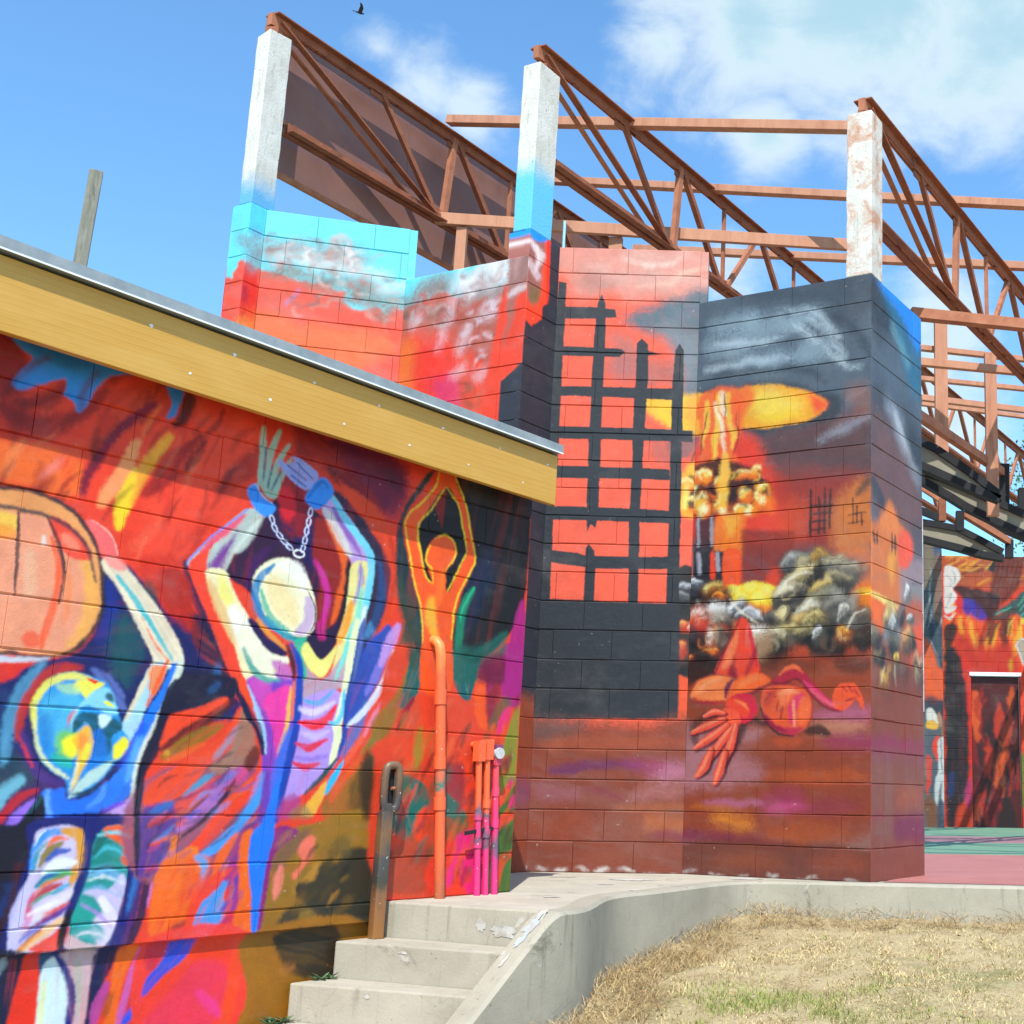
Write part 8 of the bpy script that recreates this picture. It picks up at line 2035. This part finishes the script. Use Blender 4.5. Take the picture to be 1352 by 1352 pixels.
MB().box((hx0-.03, -.02, hz-.01), (hx1+.03, .05, hz+.055)).build('lintel_strip', M['white_metal'], rear)
a_, u_, L_ = WF['K']
pier = tag(empty('painted_pier', (a_[0], a_[1], 0), 0), 'narrow pier with grey mask and hatted figures mural beside rear stage wall', 'wall')
fr = empty('tmp', (0, 0, 0), 0, pier)
face, mK = build_face(fr, 'K', L_, 0, 26*C20, (.4064, .2032), 'painted_face', thick=.6)
face.parent = pier
for n_ in mK.node_tree.nodes:
    if n_.type == 'TEX_COORD': n_.object = face
bpy.data.objects.remove(fr)

# ------------------------------------------------------------------ pipes and rail on the low building
def paint_stripes(name, stops, scale, z0, z1):
    m, n, l, b = nodes(name)
    sx = n.new('ShaderNodeSeparateXYZ'); g = n.new('ShaderNodeNewGeometry'); l.new(g.outputs['Position'], sx.inputs[0])
    v = geovec(n, l)
    ad = n.new('ShaderNodeMath'); ad.operation = 'MULTIPLY_ADD'; l.new(tex_noise(n, l, v, scale, 5, .6, .4), ad.inputs[0]); ad.inputs[1].default_value = .34; l.new(sx.outputs['Z'], ad.inputs[2])
    r = n.new('ShaderNodeMapRange'); r.inputs['From Min'].default_value = z0+.17; r.inputs['From Max'].default_value = z1+.17; l.new(ad.outputs[0], r.inputs['Value'])
    col = ramp(n, l, r.outputs[0], stops)
    col = mixc(n, l, rng_map(n, l, tex_noise(n, l, v, 60, 3, .6), .68, .72, 0, .8), col, (.7, .66, .62))
    l.new(col, b.inputs['Base Color']); b.inputs['Roughness'].default_value = .45
    bump(n, l, b, tex_noise(n, l, v, 90, 4, .6), .2, .003)
    return m
ORG = (.80, .115, .035); TEAL = (.02, .16, .13); PINK = (.72, .03, .17); BROWN = (.34, .12, .04)
M['pipe_paint'] = paint_stripes('pipe_paint', [(0, (.36, .10, .04)), (.22, ORG), (.40, ORG), (.44, TEAL), (.5, ORG), (.86, ORG), (.97, (.85, .22, .05))], 7, 0, 1.25)
M['conduit_paint'] = paint_stripes('conduit_paint', [(0, PINK), (.25, PINK), (.33, (.10, .08, .12)), (.42, PINK), (.5, (.08, .10, .13)), (.6, ORG), (1, ORG)], 9, 0, .8)
M['conduit_paint_b'] = paint_stripes('conduit_paint_b', [(0, PINK), (.2, (.55, .03, .2)), (.3, (.08, .09, .13)), (.42, PINK), (.8, (.75, .06, .08)), (.9, (.2, .04, .12)), (1, (.25, .05, .16))], 9, 0, .8)
M['rail_paint'] = paint_stripes('rail_paint', [(0, (.30, .13, .03)), (.25, (.26, .11, .04)), (.35, (.05, .045, .035)), (.5, (.06, .055, .05)), (.62, (.16, .08, .03)), (.75, (.05, .045, .045)), (.88, (.11, .055, .03)), (1, (.16, .09, .05))], 6, -.2, .62)
M['cap'] = plain('scuffed_cap', (.38, .38, .40), (.52, .51, .52), 40, .6, 60, .2, c3=(.30, .10, .12))
def rel(base):                                                        # local builder around a base point on the wall foot
    return lambda s, n, z: LP(s, n, z) - base
base = LP(-.556, .055, 0.); w = rel(base)
pipe = tag(empty('vent_pipe', base), 'tall orange pipe running up the wall through the small orange figure', 'pipe')
path = [w(-.556, .055, .0), w(-.575, .055, .20), w(-.610, .055, .62), w(-.655, .055, 1.12), w(-.662, .055, 1.20), w(-.666, .045, 1.245), w(-.668, .02, 1.27), w(-.668, -.03, 1.275)]
MB().tube(path, .026, 16).build('pipe', M['pipe_paint'], pipe)
for z in (.66, .46, .98):
    s_ = -.556 - z*.0875
    MB().tube([w(s_, .055, z-.03), w(s_-.005, .055, z+.03)], .031, 16).build('coupling', M['pipe_paint'], pipe)
MB().tube([w(-.643, .055, .985), w(-.647, .055, 1.02)], .031, 16).build('clamp', M['pipe_paint'], pipe)
for i, (s_, zt, mt, lb) in enumerate(((-.345, .735, 'conduit_paint', 'left slim conduit of three with orange top and pink foot'), (-.285, .745, 'conduit_paint', 'middle slim conduit of three with orange top and pink foot'), (-.220, .72, 'conduit_paint_b', 'right slim conduit of three, crimson with pale round cap'))):
    base = LP(s_+.05, .05, 0.); w = rel(base)
    c = tag(empty('conduit', base), lb, 'conduit', 'three conduits at wall corner')
    f = lambda z: s_ + .05*(1-z/.75)
    pts = [w(f(0), .05, 0), w(f(.3), .05, .3), w(f(.6), .05, .6), w(f(zt-.04), .05, zt-.04), w(f(zt), .048, zt), w(f(zt), .03, zt+.022), w(f(zt), -.02, zt+.026)]
    MB().tube(pts, .0165 if i < 2 else .018, 12).build('pipe', M[mt], c)
    for z in (.26+.05*i, .40+.06*i):
        MB().tube([w(f(z), .05, z-.022), w(f(z), .05, z+.022)], .0215, 12).build('coupling', M[mt], c)
    # pull elbow at the top
    MB().bar(w(f(zt-.06), .05, zt-.06), w(f(zt)+.0, .052, zt+.045), .042, .05, up=uL).build('elbow_body', M[mt], c)
    if i == 2:
        MB().tube([w(f(zt), .058, zt+.0), w(f(zt)-.004, .084, zt+.0)], [.031, .029], 20).build('cap', M['cap'], c)
        MB().tube([w(f(zt), .01, zt+.0), w(f(zt), .0575, zt+.0)], .030, 20).build('cap_body', M[mt], c)
br = tag(MB().bar(LP(-.405, .05, .312), LP(-.20, .05, .336), .012, .02).build('conduit_strap', M['black'], None, .002), 'thin dark strap holding the three conduits to the wall', 'strap')
# sawn-off rail end on its post
base = LP(-.95, .06, -.158); w = rel(base)
rail = tag(empty('handrail_stub', base), 'sawn-off steel handrail loop on painted post beside the steps', 'handrail')
MB().tube([w(-.95, .062, -.158), w(-.95, .062, .42)], .039, 4).build('post', M['rail_paint'], rail, .004)
lp_ = []
for t in np.linspace(0, 2*math.pi, 33)[:-1]:
    cx, cz = math.cos(t), math.sin(t)
    e = lambda q: math.copysign(abs(q)**.55, q)
    lp_.append(w(-.935 + .036*e(cx), .075 + .01*e(cx), .535 + .105*e(cz)))
MB().tube(lp_, .0195, 12, closed=True).build('loop', M['rail_paint'], rail)
MB().bar(w(-.935, .060, .45), w(-.935, .060, .62), .05, .006, up=nLv).build('channel_back', M['black'], rail)
MB().bar(w(-.95, .062, .38), w(-.952, .066, .46), .048, .048).build('collar', M['rail_paint'], rail, .004)
MB().tube([w(-.935, .075, .53), w(-.898, .08, .53)], .008, 8).build('pin', M['rust'], rail)
# small blue rod on the grid fold
tag(MB().tube([(0, 0, 0), (0, 0, .27)], .011, 10).build('blue_rod', M['galvrod'], None, loc=(-1.672, 9.08, 22*C20-.03)), 'short pale blue rod on top of wall beside middle column', 'rod')
# pale rod added to stand in for the bright edge of the end fold
tag(MB().tube([(0, 0, 1.15), (0, 0, 2.62)], .008, 10).build('pale_edge_rod', M['cap'], None, loc=(1.0666, 9.7500, 0.0000)), 'thin pale rod standing in for the bright edge of the pleated wall corner', 'pipe')

# ------------------------------------------------------------------ ground
def lawn_z(x, y):
    z = -.205 - .108*max(0., 8.25-y) if y > -3 else -.205-.108*11.25
    k = min(1., max(0., (x+1.2)/2.)) if y < 8.2 else 1.
    return z - .05*(1-k)
gx = sorted(set([-400, -120, -40, -12, -6] + [round(-3.6+.12*i, 3) for i in range(70)] + [6, 9, 14, 40, 120, 400]))
gy = sorted(set([-300, -60, -12, -3] + [round(.5+.12*i, 3) for i in range(66)] + [9.5, 12, 30, 60, 200, 900]))
vs_ = []; fs = []
for y in gy:
    for x in gx:
        z = lawn_z(x, y)
        if 0 < y < 8.6 and -4 < x < 5: z += .012*(math.sin(x*7.1+y*3.3)+math.sin(x*3.7-y*5.9)) + rng.uniform(-.006, .006)
        if y > 8.6: z = -.25
        vs_.append((x, y, z))
nx = len(gx)
for j in range(len(gy)-1):
    for i in range(nx-1): fs.append((j*nx+i, j*nx+i+1, (j+1)*nx+i+1, (j+1)*nx+i))
def lawn_mat():
    m, n, l, b = nodes('dry_lawn')
    v = geovec(n, l)
    col = ramp(n, l, tex_noise(n, l, v, 5.5, 8, .7, .4), [(.28, (.30, .215, .10)), (.5, (.47, .37, .20)), (.75, (.57, .465, .25))])
    col = mixc(n, l, rng_map(n, l, tex_noise(n, l, v, 45, 5, .7), .55, .68, 0, .6), col, (.22, .15, .07))
    col = mixc(n, l, rng_map(n, l, tex_noise(n, l, v, 1.6, 5, .6, .4), .54, .66, 0, .55), col, (.20, .21, .06))
    l.new(col, b.inputs['Base Color']); b.inputs['Roughness'].default_value = .95
    bump(n, l, b, tex_noise(n, l, v, 80, 6, .75), .8, .02)
    return m
mb = MB(); mb.add(vs_, fs, 0, True); tag(mb.build('lawn', lawn_mat()), kind='structure')
# grass: dry straw thatch with green blades coming through
def grass_mat():
    m, n, l, b = nodes('grass_blades')
    a = n.new('ShaderNodeVertexColor'); a.layer_name = 'tone'
    l.new(a.outputs['Color'], b.inputs['Base Color']); b.inputs['Roughness'].default_value = .8
    b.inputs['Specular IOR Level'].default_value = .2
    return m
nr = np.random.RandomState(3)
def edge_dist(x, y):
    P_ = np.array(eo+[tuple(c) for c in co]); d = np.full(x.shape, 9.)
    for a_, b_ in zip(P_[:-1], P_[1:]):
        if np.hypot(*(b_-a_)) > 3: continue
        t = np.clip(((x-a_[0])*(b_-a_)[0]+(y-a_[1])*(b_-a_)[1])/max(((b_-a_)**2).sum(), 1e-6), 0, 1)
        d = np.minimum(d, np.hypot(x-a_[0]-t*(b_-a_)[0], y-a_[1]-t*(b_-a_)[1]))
    return d
def inside_lawn(x, y):
    # right/front of the curb line
    ex = np.array(eo[::-1][len(eo)//4:]); path = [tuple(c) for c in co[::-1]] + eo
    path = np.array(path + [(9, -5), (path[0][0], -5)])
    ins = np.zeros(x.shape, bool)
    for (ax, ay), (bx, by) in zip(path, np.roll(path, -1, 0)):
        if ay == by: continue
        c = (ay > y) != (by > y); ins ^= c & (x < (bx-ax)*(y-ay)/(by-ay)+ax)
    return ins
NB = 260000
x = nr.uniform(-1.6, 3.2, NB); y = 8.4 - (nr.rand(NB)**.8)*5.6
cl_ = fbm(x*9+40, y*9+11, 3); keep = inside_lawn(x, y) & (np.abs(x) < .25*y+.9) & (nr.rand(NB) < np.clip((cl_-.27)*3.6, .25, 1)); x, y = x[keep], y[keep]
ed = edge_dist(x, y)
gn = fbm(x*1.7+3, y*1.7+8, 3); g2 = fbm(x*6+1, y*6+2, 2)
green = (nr.rand(len(x)) < np.clip((gn-.46)*5.5, .04, .9)*np.clip((ed-.28)/.3, 0, 1)*.8)
long_ = ed < .34 + .22*(g2-.5)
straw = (long_ & (nr.rand(len(x)) < .8)) | (nr.rand(len(x)) < .05)
Lb = np.where(straw, nr.uniform(.04, .17, len(x)), np.where(green, nr.uniform(.02, .05, len(x)), nr.uniform(.012, .035, len(x))))
lean = np.where(straw, nr.uniform(1.15, 1.53, len(x)), np.where(green, nr.uniform(.2, .95, len(x)), nr.uniform(.8, 1.5, len(x))))
az = nr.uniform(0, 2*math.pi, len(x)); wd = np.where(straw, .0011, .0016)*nr.uniform(.7, 1.4, len(x))
zg = np.array([lawn_z(a_, b_) for a_, b_ in zip(x, y)]) + .012*(np.sin(x*7.1+y*3.3)+np.sin(x*3.7-y*5.9)) + np.where(straw, nr.uniform(0, .065, len(x))*np.clip(1-ed/.36, 0, 1), 0)
dxy = np.stack([np.cos(az), np.sin(az)], 1); sd = np.stack([-np.sin(az), np.cos(az)], 1)
n_ = len(x); V = np.zeros((n_, 5, 3), np.float32)
for k, (t, wf) in enumerate(((0, 1), (0, -1), (.55, .8), (.55, -.8), (1, 0))):
    ln = lean*(.6+.4*t)
    V[:, k, 0] = x + dxy[:, 0]*Lb*t*np.sin(ln) + sd[:, 0]*wd*wf; V[:, k, 1] = y + dxy[:, 1]*Lb*t*np.sin(ln) + sd[:, 1]*wd*wf
    V[:, k, 2] = zg - .004 + Lb*t*np.cos(ln).clip(.04, 1) + (0 if t < 1 else 0)
tri = np.array([[0, 1, 3], [0, 3, 2], [2, 3, 4]])
F_ = (np.arange(n_)[:, None, None]*5 + tri[None]).reshape(-1, 3)
me = bpy.data.meshes.new('grass')
me.vertices.add(n_*5); me.vertices.foreach_set('co', V.reshape(-1))
me.loops.add(len(F_)*3); me.loops.foreach_set('vertex_index', F_.reshape(-1).astype(np.int32))
me.polygons.add(len(F_)); me.polygons.foreach_set('loop_start', (np.arange(len(F_))*3).astype(np.int32)); me.polygons.foreach_set('loop_total', np.full(len(F_), 3, np.int32))
me.update(calc_edges=True)
tone = np.zeros((n_, 4), np.float32); tone[:, 3] = 1
ca = np.array([.68, .555, .285]); cb_ = np.array([.40, .26, .11]); cg = np.array([.17, .22, .045]); ch = np.array([.33, .34, .10])
r1 = nr.rand(n_, 1)
tone[:, :3] = np.where(green[:, None], cg*(1-r1)+ch*r1, np.where(straw[:, None], (np.array([.30, .18, .07])*(1-r1)+np.array([.58, .44, .22])*r1), (cb_*.6+ca*.4)*(1-r1)+ca*r1))
at = me.color_attributes.new('tone', 'FLOAT_COLOR', 'POINT'); at.data.foreach_set('color', np.repeat(tone, 5, 0).reshape(-1))
tag(link('grass', me, grass_mat()), 'dry straw coloured lawn grass with sparse green blades', 'grass', kind='stuff')

# dead leaves and scraps lying in the grass
M['litter'] = plain('dead_leaf', (.22, .12, .05), (.36, .22, .10), 50, .9, 60, .2, c3=(.55, .50, .42), d3=(.6, .7))
mb = MB()
for i in range(420):
    x_ = rng.uniform(-1.3, 2.4); y_ = 8.3 - rng.random()*4.2
    if not inside_lawn(np.array([x_]), np.array([y_]))[0]: continue
    if edge_dist(np.array([x_]), np.array([y_]))[0] > .45 and rng.random() < .72: continue
    a_ = rng.uniform(0, 6.28); l_ = rng.uniform(.008, .022); d = Vector((math.cos(a_), math.sin(a_), rng.uniform(-.3, .3))); s_ = Vector((-d.y, d.x, rng.uniform(-.5, .5)))*.4
    b_ = Vector((x_, y_, lawn_z(x_, y_)+.022)); mb.add([b_-d*l_, b_+s_*l_+Vector((0, 0, .004)), b_+d*l_, b_-s_*l_], [(0, 1, 2, 3)])
tag(mb.build('leaf_litter', M['litter']), 'dead leaves and scraps lying in the dry grass', 'leaf litter', kind='stuff')

# weeds in the step corners
M['weed'] = plain('weed_leaf', (.05, .10, .04), (.09, .16, .06), 40, .7, 60, .1)
def weed(loc, n, r, label):
    mb = MB()
    for i in range(n):
        a_ = rng.uniform(0, 6.28); l_ = r*rng.uniform(.5, 1.); z = l_*rng.uniform(.2, .7); d = Vector((math.cos(a_), math.sin(a_), 0)); s_ = Vector((-d.y, d.x, 0))*l_*.16
        b_ = Vector((rng.uniform(-r, r)*.8, rng.uniform(-r, r)*.3, 0))
        mb.add([b_, b_+d*l_*.5+s_+Vector((0, 0, z*.7)), b_+d*l_+Vector((0, 0, z)), b_+d*l_*.5-s_+Vector((0, 0, z*.7))], [(0, 1, 2, 3)])
    return tag(mb.build('weed', M['weed'], None, loc=loc, rz=rzL), label, 'weed', 'weeds in step corners')
weed(LP(-1.20, .035, -.317), 40, .05, 'small green weed in corner of middle step by the wall')
weed(LP(-1.43, .035, -.475), 50, .06, 'small green weed at foot of lowest visible step by the wall')

# ------------------------------------------------------------------ bird
bd = tag(empty('bird', (-5.1780, 14.0000, 9.6265), .6), 'small dark bird in flight against the sky', 'bird')
mb = MB(); mb.tube([(-.075, 0, 0), (-.05, 0, .002), (-.015, 0, .0), (.02, 0, .0), (.045, 0, .004), (.06, 0, .006), (.072, 0, .004)], [.003, .012, .019, .019, .014, .012, .002], 10)
mb.add([(-.07, -.005, 0), (-.12, -.024, .0), (-.10, 0, .002), (-.12, .024, 0), (-.07, .005, 0)], [(0, 1, 2), (0, 2, 4), (2, 3, 4)])
body = mb.build('body', M['bird'], bd)
for sgn in (-1, 1):
    mb = MB()
    mb.add([(.03, .012*sgn, .006), (.035, .07*sgn, .05), (.0, .13*sgn, .075), (-.06, .19*sgn, .07), (-.03, .11*sgn, .052), (-.03, .05*sgn, .03), (-.03, .012*sgn, .004)], [(0, 1, 5, 6), (1, 2, 4, 5), (2, 3, 4)])
    mb.add([(.03, .012*sgn, .010), (.035, .07*sgn, .054), (.0, .13*sgn, .078), (-.06, .19*sgn, .0705), (-.03, .11*sgn, .055), (-.03, .05*sgn, .034), (-.03, .012*sgn, .008)], [(6, 5, 1, 0), (5, 4, 2, 1), (4, 3, 2)])
    mb.build('wing', M['bird'], bd)
bd.scale = (.75, .75, .75)

# ------------------------------------------------------------------ tree behind the stage
def bark(): return plain('bark', (.07, .05, .035), (.13, .10, .07), 9, .95, 30, .8, stretch=(3, 3, .6))
M['bark'] = bark(); M['leaf'] = plain('leaf', (.045, .095, .02), (.10, .17, .04), 3, .6, 60, .1)
def tree(loc, h, r, seed, label):
    rd = random.Random(seed); t = tag(empty('tree', loc), label, 'tree', 'trees behind the stage')
    mb = MB(); th = h*.5
    mb.tube([(0, 0, 0), (.05, 0, th*.5), (.0, .08, th), (.1, 0, h*.8)], [h*.03, h*.024, h*.018, h*.006], 10)
    tips = []
    for i in range(9):
        a_ = i*2.4; z = th*rd.uniform(.7, 1.1); e_ = Vector((math.cos(a_)*r*rd.uniform(.5, .85), math.sin(a_)*r*rd.uniform(.5, .85), z+h*rd.uniform(.12, .38)))
        m_ = (Vector((0, 0, z))+e_)/2 + Vector((0, 0, h*.04)); mb.tube([(0, 0, z), m_, e_], [h*.012, h*.008, h*.003], 7); tips.append(e_)
    mb.build('trunk', M['bark'], t)
    R_ = np.random.RandomState(seed); cl = []
    for i in range(60):
        d = R_.normal(size=3); d /= np.linalg.norm(d); k = R_.rand()**.4
        cl.append(np.array([0, 0, h*.72]) + d*k*np.array([r, r, h*.20]))
    P_ = np.concatenate([c_ + R_.normal(size=(170, 3))*np.array([.32, .32, .24])*r*.5 for c_ in cl]).astype(np.float32)
    n2 = len(P_); u_ = R_.normal(size=(n2, 3)); u_ /= np.linalg.norm(u_, axis=1)[:, None]; v_ = np.cross(u_, R_.normal(size=(n2, 3))); v_ /= np.linalg.norm(v_, axis=1)[:, None]
    sz = R_.uniform(.035, .07, (n2, 1))
    Vv = np.stack([P_-u_*sz, P_+v_*sz*.45, P_+u_*sz, P_-v_*sz*.45], 1).reshape(-1, 3)
    me_ = bpy.data.meshes.new('crown'); me_.from_pydata([tuple(q) for q in Vv], [], [(4*i, 4*i+1, 4*i+2, 4*i+3) for i in range(n2)])
    link('crown', me_, M['leaf'], t)
tree((7.3, 31, -.25), 11., 1.8, 3, 'green tree showing through the stage roof framing at right edge')
